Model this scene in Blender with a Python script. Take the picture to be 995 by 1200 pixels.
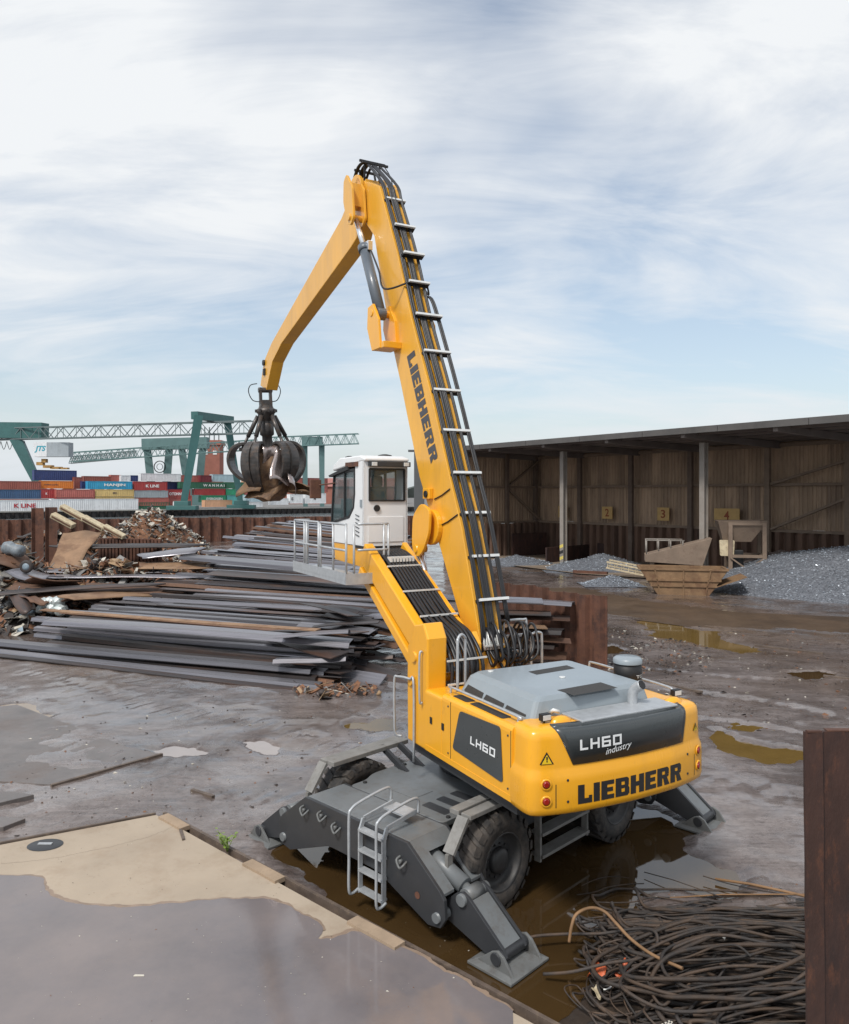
import bpy, bmesh, math, random
import numpy as np
from mathutils import Vector, Matrix, noise
R = math.radians
random.seed(7)
for o in list(bpy.data.objects): bpy.data.objects.remove(o)
SC = bpy.context.scene
COL = SC.collection
# ------------------------------------------------------------------ camera
CAMH, FPX, HOR, CX = 6.25, 902.0, 580.0, 497.5
cd = bpy.data.cameras.new('camera'); cam = bpy.data.objects.new('camera', cd); COL.objects.link(cam)
cam.location = (0, 0, CAMH); cam.rotation_euler = (R(90), 0, 0)
cd.sensor_fit = 'VERTICAL'; cd.sensor_height = 36.0
cd.lens = 36.0 * FPX / 1200.0
cd.shift_y = -(600.0 - HOR) / 1200.0
cd.clip_start = 0.1; cd.clip_end = 9000
SC.camera = cam
SC.render.resolution_x, SC.render.resolution_y = 849, 1024
# ------------------------------------------------------------------ sky
SUN_EL, SUN_AZ = 52, 212      # azimuth clockwise from +Y (behind the camera, to its left)
wd = bpy.data.worlds.new('World'); SC.world = wd; wd.use_nodes = True
nt = wd.node_tree; N = nt.nodes; Lk = nt.links
bg = N['Background']; bg.inputs['Strength'].default_value = 0.088
sky = N.new('ShaderNodeTexSky'); sky.sky_type = 'NISHITA'; sky.sun_disc = False
sky.sun_elevation = R(SUN_EL); sky.sun_rotation = R(SUN_AZ)
sky.air_density = 1.0; sky.dust_density = 1.6; sky.ozone_density = 1.0
tc = N.new('ShaderNodeTexCoord'); sep = N.new('ShaderNodeSeparateXYZ'); Lk.new(tc.outputs['Generated'], sep.inputs[0])
def wmath(op, a, b=None):
    m = N.new('ShaderNodeMath'); m.operation = op
    for i, v in enumerate((a, b)):
        if v is None: continue
        if isinstance(v, (int, float)): m.inputs[i].default_value = v
        else: Lk.new(v, m.inputs[i])
    return m.outputs[0]
den = wmath('ADD', wmath('MAXIMUM', sep.outputs['Z'], 0.0), 0.30)
cx_ = wmath('DIVIDE', sep.outputs['X'], den); cy_ = wmath('DIVIDE', sep.outputs['Y'], den)
def cloud(sx, sy, rot, sc, det, rough, dist, seed):
    cb = N.new('ShaderNodeCombineXYZ'); Lk.new(cx_, cb.inputs[0]); Lk.new(cy_, cb.inputs[1]); cb.inputs[2].default_value = seed
    mp = N.new('ShaderNodeMapping'); Lk.new(cb.outputs[0], mp.inputs[0])
    mp.inputs['Rotation'].default_value = (0, 0, R(rot)); mp.inputs['Scale'].default_value = (sx, sy, 1)
    nz = N.new('ShaderNodeTexNoise'); Lk.new(mp.outputs[0], nz.inputs['Vector'])
    nz.inputs['Scale'].default_value = sc; nz.inputs['Detail'].default_value = det
    nz.inputs['Roughness'].default_value = rough; nz.inputs['Distortion'].default_value = dist
    return nz.outputs['Fac']
c1 = cloud(0.75, 1.25, -38, 1.0, 5, 0.50, 0.5, 5.3)
c2 = cloud(0.7, 1.8, -34, 2.1, 9, 0.60, 0.8, 2.4)
mixc = wmath('ADD', wmath('MULTIPLY', c1, 0.62), wmath('MULTIPLY', c2, 0.38))
rmp = N.new('ShaderNodeValToRGB'); Lk.new(mixc, rmp.inputs[0])
rmp.color_ramp.elements[0].position = 0.39; rmp.color_ramp.elements[0].color = (0.24, 0.24, 0.24, 1)
rmp.color_ramp.elements[1].position = 0.56; rmp.color_ramp.elements[1].color = (1, 1, 1, 1)
mx = N.new('ShaderNodeMixRGB'); Lk.new(rmp.outputs[0], mx.inputs[0])
gain = N.new('ShaderNodeMixRGB'); gain.blend_type = 'MULTIPLY'; gain.inputs[0].default_value = 1
Lk.new(sky.outputs[0], gain.inputs[1]); gain.inputs[2].default_value = (1.7, 1.72, 1.64, 1)
Lk.new(gain.outputs[0], mx.inputs[1]); 
mx.inputs[2].default_value = (9.5, 9.75, 10.0, 1)
hz = wmath('POWER', 2.718, wmath('MULTIPLY', wmath('MAXIMUM', sep.outputs['Z'], 0.0), -9.0))     # pale haze towards the horizon
mh_ = N.new('ShaderNodeMixRGB'); Lk.new(wmath('MULTIPLY', hz, .85), mh_.inputs[0]); Lk.new(mx.outputs[0], mh_.inputs[1]); mh_.inputs[2].default_value = (7.0, 7.6, 8.1, 1)
Lk.new(mh_.outputs[0], bg.inputs['Color'])
# ------------------------------------------------------------------ sun (thin cloud in front of it)
sd = bpy.data.lights.new('sun', 'SUN'); sd.energy = 2.9; sd.angle = R(10); sd.color = (1.0, 0.96, 0.9)
so = bpy.data.objects.new('sun', sd); COL.objects.link(so)
dirv = Vector((math.sin(R(SUN_AZ)) * math.cos(R(SUN_EL)), math.cos(R(SUN_AZ)) * math.cos(R(SUN_EL)), math.sin(R(SUN_EL))))
so.rotation_euler = dirv.to_track_quat('Z', 'Y').to_euler(); so.location = dirv * 60
SC.view_settings.view_transform = 'Standard'; SC.view_settings.look = 'None'
SC.view_settings.exposure = 0.10; SC.view_settings.gamma = 1.0; SC.view_settings.use_curve_mapping = False
SC.render.engine = 'CYCLES'
# ------------------------------------------------------------------ helpers
def W(x, y, z=0.0):
    """photo pixel -> world point at height z"""
    t = (z - CAMH) / (-(y - HOR) / FPX)
    return Vector(((x - CX) / FPX * t, t, z))
def WD(x, y, Z):
    """photo pixel -> world point at depth Z"""
    return Vector(((x - CX) / FPX * Z, Z, CAMH - (y - HOR) / FPX * Z))
class Frame:
    def __init__(s, ox, oy, ang):
        a = R(ang); s.o = Vector((ox, oy, 0)); s.ang = a
        s.X = Vector((math.cos(a), math.sin(a), 0)); s.Y = Vector((-math.sin(a), math.cos(a), 0)); s.Z = Vector((0, 0, 1))
    def loc(s, p):
        d = Vector(p) - s.o; return Vector((d.dot(s.X), d.dot(s.Y), d.z))
    def wor(s, l): return s.o + s.X * l[0] + s.Y * l[1] + s.Z * l[2]
    def un(s, x, y, ax, val):
        d = Vector(((x - CX) / FPX, 1, -(y - HOR) / FPX)); n = (s.X, s.Y, s.Z)[ax]
        c = Vector((0, 0, CAMH)) - s.o
        return s.loc(Vector((0, 0, CAMH)) + d * ((val - c.dot(n)) / d.dot(n)))
UP = Frame(1.25, 14.2, 28.0)      # upper carriage: x right, y forward (away), z up
UN = Frame(1.26, 14.28, -44.4)    # undercarriage
def un2up(v): return UP.loc(UN.wor(v))
class MB:
    def __init__(s): s.v = []; s.f = []; s.m = []; s.sm = []; s.mi = 0; s.c = None
    def add(s, vs, fs, smooth=False):
        b = len(s.v); s.v += [tuple(v) for v in vs]
        for f in fs: s.f.append([b + i for i in f]); s.m.append(s.mi); s.sm.append(smooth)
        return s
    def quad(s, *p): return s.add(p, [list(range(len(p)))])
    def box(s, lo, hi, M=None):
        x0, y0, z0 = lo; x1, y1, z1 = hi
        vs = [Vector(p) for p in ((x0,y0,z0),(x1,y0,z0),(x1,y1,z0),(x0,y1,z0),(x0,y0,z1),(x1,y0,z1),(x1,y1,z1),(x0,y1,z1))]
        if M is not None: vs = [M @ v for v in vs]
        return s.add(vs, [(3,2,1,0),(4,5,6,7),(0,1,5,4),(1,2,6,5),(2,3,7,6),(3,0,4,7)])
    def bar(s, a, b, w, h, up=(0,0,1)):
        a = Vector(a); b = Vector(b); d = (b - a).normalized(); u = Vector(up)
        if abs(d.dot(u)) > .99: u = Vector((0, 1, 0))
        x = d.cross(u).normalized(); u = x.cross(d)
        vs = [p + x*sx*w/2 + u*sy*h/2 for p in (a, b) for sx, sy in ((-1,-1),(1,-1),(1,1),(-1,1))]
        return s.add(vs, [(3,2,1,0),(4,5,6,7),(0,1,5,4),(1,2,6,5),(2,3,7,6),(3,0,4,7)])
    def prism(s, poly, fn, a, b, smooth=False):
        n = len(poly); vs = [fn(u, v, a) for u, v in poly] + [fn(u, v, b) for u, v in poly]
        s.add(vs, [list(range(n))[::-1], list(range(n, 2*n))])
        b0 = len(s.v) - 2*n
        for i in range(n):
            j = (i + 1) % n; s.f.append([b0+i, b0+j, b0+n+j, b0+n+i]); s.m.append(s.mi); s.sm.append(smooth)
        return s
    def tube(s, pts, r, n=8, caps=True, smooth=True):
        pts = [Vector(p) for p in pts]; k = len(pts)
        rr = r if isinstance(r, (list, tuple)) else [r] * k
        vs = []; prev = None
        for i, p in enumerate(pts):
            t = (pts[min(i+1, k-1)] - pts[max(i-1, 0)])
            t = t.normalized() if t.length > 1e-9 else Vector((0, 0, 1))
            if prev is None:
                u = Vector((0, 0, 1)) if abs(t.z) < .9 else Vector((1, 0, 0))
            else: u = prev
            x = (u - t * u.dot(t)).normalized(); y = t.cross(x); prev = x
            vs += [p + (x * math.cos(2*math.pi*j/n) + y * math.sin(2*math.pi*j/n)) * rr[i] for j in range(n)]
        fs = [(i*n+j, i*n+(j+1) % n, (i+1)*n+(j+1) % n, (i+1)*n+j) for i in range(k-1) for j in range(n)]
        s.add(vs, fs, smooth)
        if caps:
            b = len(s.v) - len(vs)
            s.f.append([b+j for j in range(n)][::-1]); s.m.append(s.mi); s.sm.append(False)
            s.f.append([b+(k-1)*n+j for j in range(n)]); s.m.append(s.mi); s.sm.append(False)
        return s
    def lathe(s, prof, fn, n=24, smooth=True):
        """prof: (radius, along); fn(along, cos, sin * radius) -> point"""
        k = len(prof); vs = []
        for (r, a) in prof:
            for j in range(n):
                t = 2*math.pi*j/n; vs.append(fn(a, r*math.cos(t), r*math.sin(t)))
        fs = [(i*n+j, i*n+(j+1) % n, (i+1)*n+(j+1) % n, (i+1)*n+j) for i in range(k-1) for j in range(n)]
        return s.add(vs, fs, smooth)
    def mesh(s, name, mats, xf=None):
        me = bpy.data.meshes.new(name)
        vs = [tuple(xf(Vector(v))) for v in s.v] if xf else s.v
        me.from_pydata(vs, [], s.f)
        for m in (mats if isinstance(mats, (list, tuple)) else [mats]): me.materials.append(m)
        me.polygons.foreach_set('material_index', s.m); me.polygons.foreach_set('use_smooth', s.sm)
        me.validate(); me.update()
        bm = bmesh.new(); bm.from_mesh(me); bmesh.ops.recalc_face_normals(bm, faces=bm.faces); bm.to_mesh(me); bm.free()
        return me
    def build(s, name, mats, parent=None, xf=None, bevel=0, loc=None, rot=None, fixn=True):
        me = s.mesh(name, mats, xf); o = bpy.data.objects.new(name, me); COL.objects.link(o)
        if parent: o.parent = parent
        if loc is not None: o.location = loc
        if rot is not None: o.rotation_euler = rot
        if bevel:
            b = o.modifiers.new('bevel', 'BEVEL'); b.width = bevel; b.segments = 2; b.limit_method = 'ANGLE'; b.angle_limit = R(35); b.harden_normals = False
        return o
def smooth_path(pts, k=6):
    """Catmull-Rom through pts"""
    P = [Vector(p) for p in pts]; out = []
    for i in range(len(P) - 1):
        p0, p1, p2, p3 = P[max(i-1, 0)], P[i], P[i+1], P[min(i+2, len(P)-1)]
        for j in range(k):
            t = j / k
            out.append(.5 * ((2*p1) + (p2-p0)*t + (2*p0-5*p1+4*p2-p3)*t*t + (3*p1-p0-3*p2+p3)*t**3))
    out.append(P[-1]); return out
def round_poly(pts, r, k=4):
    """round the corners of a 2-D polygon"""
    out = []; n = len(pts)
    for i in range(n):
        a, b, c = Vector(pts[i-1]), Vector(pts[i]), Vector(pts[(i+1) % n])
        d1 = (a-b); d2 = (c-b); q = min(r, d1.length*.45, d2.length*.45)
        p1 = b + d1.normalized()*q; p2 = b + d2.normalized()*q
        for j in range(k+1):
            t = j/k; out.append(tuple((1-t)**2*p1 + 2*t*(1-t)*b + t*t*p2))
    return out
def empty(name, loc=(0,0,0), rz=0.0, parent=None):
    o = bpy.data.objects.new(name, None); COL.objects.link(o); o.location = loc; o.rotation_euler = (0, 0, rz)
    o.empty_display_size = .2
    if parent: o.parent = parent
    return o
def tag(o, label=None, cat=None, group=None, kind=None):
    if label: o['label'] = label
    if cat: o['category'] = cat
    if group: o['group'] = group
    if kind: o['kind'] = kind
    return o
def dup(o, parent=None):
    c = o.copy(); COL.objects.link(c); c.parent = parent
    for ch in list(o.children): dup(ch, c)
    return c
def text_geo(body, size=1.0, shear=0.0, bold=0.0, space=1.0):
    cu = bpy.data.curves.new('t', 'FONT'); cu.body = body; cu.size = size; cu.shear = shear; cu.offset = bold; cu.space_character = space
    cu.fill_mode = 'BOTH' if hasattr(cu, 'fill_mode') else cu.fill_mode
    cu.resolution_u = 3
    o = bpy.data.objects.new('t', cu); COL.objects.link(o)
    dg = bpy.context.evaluated_depsgraph_get(); dg.update()
    me = o.evaluated_get(dg).to_mesh()
    vs = [(v.co.x, v.co.y) for v in me.vertices]; fs = [list(p.vertices) for p in me.polygons]
    o.evaluated_get(dg).to_mesh_clear(); bpy.data.objects.remove(o); bpy.data.curves.remove(cu)
    xs = [v[0] for v in vs]; ys = [v[1] for v in vs]
    x0, x1, y0, y1 = min(xs), max(xs), min(ys), max(ys)
    return [((x-x0)/(x1-x0), (y-y0)/(y1-y0)) for x, y in vs], fs     # normalised 0..1
# heavy slab lettering built from strokes: (letter width, list of polygons)
def rc(a, b, c, d): return [(a,b),(c,b),(c,d),(a,d)]
HEAVY = {
 'L': (.92, [rc(0,0,.42,1), rc(.42,0,.92,.27), rc(.70,.27,.92,.40)]),
 'I': (.42, [rc(0,0,.42,1)]),
 'E': (.90, [rc(0,0,.42,1), rc(.42,0,.90,.24), rc(.42,.39,.82,.62), rc(.42,.77,.90,1)]),
 'B': (1.0, [rc(0,0,.42,1), [(.42,0),(.86,0),(1,.12),(1,.22),(.42,.22)], [(.66,.22),(1,.22),(1,.40),(.92,.5),(.66,.5)], rc(.42,.42,.66,.60), [(.66,.5),(.92,.5),(.96,.6),(.96,.78),(.66,.78)], [(.42,.78),(.96,.78),(.96,.9),(.83,1),(.42,1)]]),
 'H': (1.04, [rc(0,0,.40,1), rc(.40,.38,.64,.63), rc(.64,0,1.04,1)]),
 'R': (1.04, [rc(0,0,.42,1), rc(.42,.40,.62,.60), [(.62,.40),(.94,.46),(1,.58),(.62,.60)], rc(.66,.60,1,.78), [(.42,.78),(1,.78),(1,.88),(.86,1),(.42,1)], [(.50,.40),(.84,.43),(1.06,0),(.62,0)]]),
}
TECH = {
 'L': (.75, [rc(0,0,.2,1), rc(.2,0,.75,.2)]),
 'H': (.9, [rc(0,0,.2,1), rc(.2,.4,.7,.6), rc(.7,0,.9,1)]),
 '6': (.9, [rc(0,0,.2,1), rc(.2,0,.9,.2), rc(.2,.8,.85,1), rc(.2,.42,.9,.6), rc(.7,.2,.9,.42)]),
 '0': (.9, [rc(0,0,.2,1), rc(.2,0,.9,.2), rc(.2,.8,.9,1), rc(.7,.2,.9,.8)]),
}
def stroke_text(word, font, gap=.12):
    """-> list of polygons normalised to 0..1 in both directions, each cut into strips so that it can follow a curved face"""
    x = 0; out = []
    for ch in word:
        w, polys = font[ch]
        for p in polys: out.append([(px+x, py) for px, py in p])
        x += w + gap
    tot = x - gap
    return [[(px/tot, py) for px, py in p] for p in out]
# ------------------------------------------------------------------ materials
def mat(name, col, rough=.5, metal=0.0, var=.15, scale=3.0, col2=None, amt2=.5, scale2=1.2, edge2=(.5,.62), bump=0.0, bscale=40.0,
        rnd=0.0, spec=.5, coat=0.0, rvar=.12, stretch=None, dirt=None, alpha=1.0, trans=0.0, emit=None):
    m = bpy.data.materials.new(name); m.use_nodes = True; nt = m.node_tree; N = nt.nodes; L = nt.links
    b = N['Principled BSDF']
    tc = N.new('ShaderNodeTexCoord'); vec = tc.outputs['Object']
    if stretch:
        mp = N.new('ShaderNodeMapping'); mp.inputs['Scale'].default_value = stretch; L.new(vec, mp.inputs[0]); vec = mp.outputs[0]
    oi = N.new('ShaderNodeObjectInfo')
    ofs = N.new('ShaderNodeVectorMath'); ofs.operation = 'ADD'; L.new(vec, ofs.inputs[0])
    sc_ = N.new('ShaderNodeMath'); sc_.operation = 'MULTIPLY'; sc_.inputs[1].default_value = 57.0 if rnd else 0.0
    L.new(oi.outputs['Random'], sc_.inputs[0]); L.new(sc_.outputs[0], ofs.inputs[1]); vec = ofs.outputs[0]
    def nz(s, det=5, ro=.6):
        n = N.new('ShaderNodeTexNoise'); n.inputs['Scale'].default_value = s; n.inputs['Detail'].default_value = det; n.inputs['Roughness'].default_value = ro
        L.new(vec, n.inputs['Vector']); return n.outputs['Fac']
    def ramp(fac, a, bb, ca, cb):
        r = N.new('ShaderNodeValToRGB'); r.color_ramp.elements[0].position = a; r.color_ramp.elements[1].position = bb
        r.color_ramp.elements[0].color = (*ca, 1); r.color_ramp.elements[1].color = (*cb, 1); L.new(fac, r.inputs[0]); return r.outputs[0]
    def mixc(fac, a, bb, mode='MIX'):
        x = N.new('ShaderNodeMixRGB'); x.blend_type = mode
        for i, v in enumerate((fac, a, bb)):
            if isinstance(v, (int, float)): x.inputs[i].default_value = v
            elif isinstance(v, (tuple, list)): x.inputs[i].default_value = (*v[:3], 1)
            else: L.new(v, x.inputs[i])
        return x.outputs[0]
    n1 = nz(scale)
    lo = tuple(c*(1-var) for c in col); hi = tuple(min(1, c*(1+var)) for c in col)
    c = ramp(n1, .3, .7, lo, hi)
    if col2:
        n2 = nz(scale2, 8, .68); f2 = ramp(n2, edge2[0], edge2[1], (0,0,0), (amt2,)*3)
        c = mixc(f2, c, col2)
    if dirt:                                            # fine speckle of grime
        n3 = nz(dirt[1], 6, .75); f3 = ramp(n3, dirt[2], dirt[3], (0,0,0), (dirt[4],)*3)
        c = mixc(f3, c, dirt[0])
    if rnd:
        mr = N.new('ShaderNodeMapRange'); mr.inputs['To Min'].default_value = 1-rnd; mr.inputs['To Max'].default_value = 1+rnd
        L.new(oi.outputs['Random'], mr.inputs['Value']); c = mixc(1.0, c, mr.outputs[0], 'MULTIPLY')
    L.new(c, b.inputs['Base Color'])
    b.inputs['Metallic'].default_value = metal
    n4 = nz(scale*2.3)
    mr = N.new('ShaderNodeMapRange'); mr.inputs['To Min'].default_value = max(.02, rough-rvar); mr.inputs['To Max'].default_value = min(1, rough+rvar)
    L.new(n4, mr.inputs['Value']); L.new(mr.outputs[0], b.inputs['Roughness'])
    b.inputs['Specular IOR Level'].default_value = spec
    if coat: b.inputs['Coat Weight'].default_value = coat; b.inputs['Coat Roughness'].default_value = .12
    if bump:
        bp = N.new('ShaderNodeBump'); bp.inputs['Strength'].default_value = bump; bp.inputs['Distance'].default_value = .02
        L.new(nz(bscale, 6, .65), bp.inputs['Height']); L.new(bp.outputs[0], b.inputs['Normal'])
    if trans: b.inputs['Transmission Weight'].default_value = trans; b.inputs['IOR'].default_value = 1.1
    if alpha < 1: b.inputs['Alpha'].default_value = alpha
    if emit: b.inputs['Emission Color'].default_value = (*emit[0], 1); b.inputs['Emission Strength'].default_value = emit[1]
    return m
M = {}
M['yellow'] = mat('yellow_paint', (.80,.375,.016), .31, var=.07, scale=.8, coat=.35, col2=(.55,.27,.03), amt2=.45, scale2=1.6, edge2=(.50,.74), stretch=(1,1,.35), dirt=((.20,.12,.05), 7, .60, .78, .35), bump=.03, bscale=5)
M['boom'] = mat('boom_paint', (.75,.375,.032), .35, var=.08, scale=.7, coat=.3, col2=(.50,.26,.05), amt2=.5, scale2=1.3, edge2=(.50,.74), stretch=(1.5,1.5,.3), dirt=((.18,.11,.05), 6, .60, .78, .4))
M['grey'] = mat('hood_grey', (.25,.29,.32), .38, var=.06, scale=1.2, coat=.2, dirt=((.16,.15,.14), 5, .6, .8, .25))
M['ugrey_skylit'] = mat('undercarriage_grey_skylit', (.135,.146,.153), .42, var=.10, scale=1.5, col2=(.10,.085,.07), amt2=.5, scale2=1.1, edge2=(.5,.72), dirt=((.085,.07,.058), 5.0, .52, .72, .55), bump=.05)  # lighter copy of the charcoal paint, sky reflection put into its colour
M['charcoal'] = mat('charcoal_paint', (.032,.034,.038), .42, var=.12, scale=2, dirt=((.09,.075,.06), 4, .6, .8, .4), bump=.04)
M['panel'] = mat('panel_dark_grey', (.045,.052,.055), .30, var=.06, scale=2, coat=.3)
M['black'] = mat('black_rubber', (.012,.012,.013), .55, var=.2, scale=6, bump=.1)
M['hose'] = mat('hose_rubber', (.016,.016,.018), .42, var=.2, scale=8)
M['text'] = mat('lettering_black', (.02,.019,.02), .4, var=.05)
M['textgrey'] = mat('lettering_charcoal', (.055,.055,.065), .45, var=.05)
M['textwhite'] = mat('lettering_white', (.75,.77,.78), .4, var=.03)
M['white'] = mat('cab_white', (.74,.75,.76), .35, var=.03, scale=1.3, coat=.3, dirt=((.45,.42,.38), 3, .58, .8, .25))
M['galv'] = mat('galvanised_steel', (.42,.44,.46), .42, metal=.35, var=.12, scale=9, dirt=((.2,.19,.18), 6, .6, .8, .4))
M['alu'] = mat('clamp_aluminium', (.68,.69,.68), .4, metal=.2, var=.08, scale=6)
M['chrome'] = mat('chrome_rod', (.75,.77,.8), .16, metal=.9, var=.03, rvar=.04)
M['cyl'] = mat('cylinder_slate', (.105,.125,.15), .36, var=.08, coat=.2)
M['tyre'] = mat('tyre_rubber', (.021,.02,.02), .72, var=.2, scale=5, col2=(.10,.082,.068), amt2=.6, scale2=2.0, edge2=(.46,.66), dirt=((.085,.07,.058), 7, .45, .66, .7), bump=.3, bscale=60)
M['rim'] = mat('rim_dark', (.03,.03,.031), .55, var=.2, scale=5, dirt=((.08,.068,.058), 7, .5, .7, .5))
M['hub'] = mat('hub_dark', (.022,.022,.023), .5, var=.2, scale=8)
M['glass'] = mat('window_glass', (.10,.15,.16), .04, var=.05, rvar=.01, spec=1.0, alpha=.42)
M['grille'] = mat('mesh_grille', (.03,.027,.024), .6, var=.3, scale=30)
M['redlight'] = mat('red_lamp', (.28,.012,.008), .2, var=.1, coat=.5)
M['steelrust'] = mat('rusty_steel', (.105,.045,.028), .8, var=.3, scale=2.0, col2=(.045,.022,.018), amt2=.8, scale2=1.1, dirt=((.22,.10,.045), 7, .55, .75, .5), bump=.4, bscale=14, rnd=.18, rvar=.1)
M['pile_rust'] = mat('sheet_pile_rust', (.045,.020,.015), .78, var=.45, scale=1.4, col2=(.018,.010,.010), amt2=.9, scale2=1.3, edge2=(.45,.62), dirt=((.12,.045,.022), 11, .53, .70, .6), bump=.6, bscale=16, stretch=(1,1,.35))
M['plate'] = mat('rolled_steel', (.21,.205,.225), .30, metal=.55, var=.25, scale=1.3, col2=(.09,.05,.035), amt2=.6, scale2=.8, edge2=(.55,.75), dirt=((.06,.052,.055), 7, .52, .75, .5), stretch=(.10,4.5,4.5), rnd=.38, bump=.12, bscale=9, rvar=.12)
M['plate_dark'] = mat('rolled_steel_dark', (.045,.038,.038), .5, metal=.15, var=.3, scale=1.5, col2=(.12,.055,.03), amt2=.7, scale2=.9, edge2=(.48,.68), stretch=(.25,1.6,1.6), rnd=.3, bump=.15, bscale=9)
M['plate_rust'] = mat('rusted_plate', (.125,.066,.04), .75, var=.3, scale=1.6, col2=(.085,.042,.028), amt2=.85, scale2=.8, dirt=((.22,.13,.07), 6, .56, .75, .5), rnd=.3, bump=.3, bscale=12)
M['padgrey'] = mat('foot_pad_grey', (.13,.135,.135), .5, var=.12, scale=3, dirt=((.07,.058,.048), 5, .5, .72, .6), bump=.08)
M['ochre'] = mat('ochre_water', (.13,.082,.024), .04, var=.12, scale=.8, rvar=.02)
M['silt'] = mat('pale_water', (.30,.265,.25), .05, var=.08, scale=1.0, rvar=.02)  # pale, even water colour for the small left puddles
M['pale_puddle_b'] = mat('pale_water_brown', (.24,.18,.12), .05, var=.15, scale=1.0, rvar=.02)
M['tan'] = mat('tan_rust_sheet', (.25,.15,.085), .7, var=.22, scale=1.2, col2=(.13,.065,.035), amt2=.7, scale2=.7, dirt=((.10,.07,.05), 6, .55, .75, .5), rnd=.15, bump=.25)
M['cream'] = mat('cream_paint_worn', (.52,.44,.30), .6, var=.15, scale=3, dirt=((.18,.10,.05), 4, .5, .7, .6), rnd=.15)
M['mast'] = mat('mast_grey', (.09,.095,.10), .5, var=.1)
M['water'] = mat('murky_water', (.050,.029,.011), .03, var=.15, scale=.6, rvar=.015, spec=1.0, bump=.012, bscale=6)
M['canal'] = mat('canal_water', (.20,.23,.24), .12, var=.1, scale=.05, rvar=.03, bump=.25, bscale=1.2)
M['leaf'] = mat('weed_leaf', (.16,.24,.04), .6, var=.3, scale=30)
# ================================================================== SETTING
def sdf_poly(P, X, Y):
    """signed distance (negative inside) of points to polygon P (numpy)"""
    d = np.full(X.shape, 1e9); inside = np.zeros(X.shape, bool); n = len(P)
    for i in range(n):
        ax, ay = P[i]; bx, by = P[(i+1) % n]; ex, ey = bx-ax, by-ay
        t = np.clip(((X-ax)*ex + (Y-ay)*ey) / (ex*ex+ey*ey+1e-12), 0, 1)
        d = np.minimum(d, np.hypot(X-ax-t*ex, Y-ay-t*ey))
        c = ((ay > Y) != (by > Y)) & (X < (bx-ax)*(Y-ay)/(by-ay+1e-12)+ax); inside ^= c
    return np.where(inside, -d, d)
rng = np.random.RandomState(3)
def vnoise(X, Y, s, seed=0):
    """smooth value noise, period-free, on numpy arrays"""
    x = X*s; y = Y*s; xi = np.floor(x).astype(np.int64); yi = np.floor(y).astype(np.int64); fx = x-xi; fy = y-yi
    def h(a, b):
        v = (a*374761393 + b*668265263 + seed*982451653) & 0x7fffffff
        v = ((v ^ (v >> 13)) * 1274126177) & 0x7fffffff
        return ((v ^ (v >> 16)) & 0xffff) / 65535.0
    u = fx*fx*(3-2*fx); w = fy*fy*(3-2*fy)
    return (h(xi,yi)*(1-u)+h(xi+1,yi)*u)*(1-w) + (h(xi,yi+1)*(1-u)+h(xi+1,yi+1)*u)*w - .5
def fbm(X, Y, s, o=4, seed=0):
    return sum(vnoise(X, Y, s*2**k, seed+k*7) * .55**k for k in range(o))
PUD = {   # photo outlines of standing water in the yard
 'machine': [(318,1000),(400,955),(520,925),(640,915),(740,938),(800,955),(842,972),(826,1000),(846,1028),(838,1048),(770,1062),(715,1085),(672,1120),(640,1180),(610,1200),(560,1165),(450,1090)],
 'right': [(832,866),(846,858),(866,868),(905,874),(960,880),(960,896),(900,893),(858,886),(838,878)],
 'right_small': [(856,853),(880,851),(894,853),(880,858),(862,858)],
 'track': [(742,744),(790,738),(838,743),(866,752),(905,760),(880,770),(838,764),(792,753)],
 'track_b': [(756,730),(790,729),(800,736),(770,738)],
 'left_a': [(178,879),(205,873),(238,876),(244,883),(205,889),(186,886)],
 'left_b': [(275,868),(310,869),(332,876),(322,885),(298,882)],
 'left_c': [(338,860),(365,857),(372,864),(350,868)],
 'left_d': [(405,850),(450,838),(476,842),(470,856),(430,862)],
 'far_left': [(0,828),(30,824),(60,838),(40,846),(0,842)],
 'mid_small': [(925,789),(960,787),(980,792),(945,797)],
 'mid_b': [(690,760),(720,757),(735,763),(710,768)],
}
PUDW = {k: [tuple(W(x, y, 0).xy) for x, y in v] for k, v in PUD.items()}
# yard ground: fine wedge-shaped sheet (denser near the camera)
nr, nc = 520, 600
zz = 4.0 * (118/4.0) ** (np.arange(nr)/(nr-1)); uu = np.linspace(-1.25, 1.25, nc)
uu = np.sign(uu) * (np.abs(uu)*.55 + np.abs(uu)**3*.288)
GX = zz[:,None]*uu[None,:]; GY = np.repeat(zz[:,None], nc, 1)
gh = .055 + .05*fbm(GX, GY, .35, 4, 1) + .03*fbm(GX, GY, 1.7, 4, 5)*np.clip(1-GY/90, 0, 1)
# tyre ruts running across the yard
ca, sa = math.cos(R(62)), math.sin(R(62))
rut = np.abs(np.sin((GX*ca + GY*sa + .9*fbm(GX, GY, .12, 2, 40)*4)*1.15)); gh -= .055*np.clip(1-rut*2.4, 0, 1)*np.clip(fbm(GX,GY,.13,2,9)*4+.6, 0, 1)
lug = np.sin((GX*sa - GY*ca)*14); gh += .016*lug*np.clip(1-rut*2.2, 0, 1)
for k, P in PUDW.items():
    sd_ = sdf_poly(P, GX, GY); depth = .09
    far = 2.2 if k in ('track', 'track_b') else 1.0 if k == 'machine' else .55
    m_ = np.clip(.42 - (sd_ + .75*far*fbm(GX, GY, .8/far, 5, 21))/(.6*far), 0, 1); m_ = m_*m_*(3-2*m_)
    gh = gh*(1-m_) + (-.05)*m_
TRK = [tuple(W(x, y, 0).xy) for x, y in [(585,690),(680,688),(760,703),(850,714),(1080,724),(1080,742),(900,738),(800,731),(700,718),(600,704)]]
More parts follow.
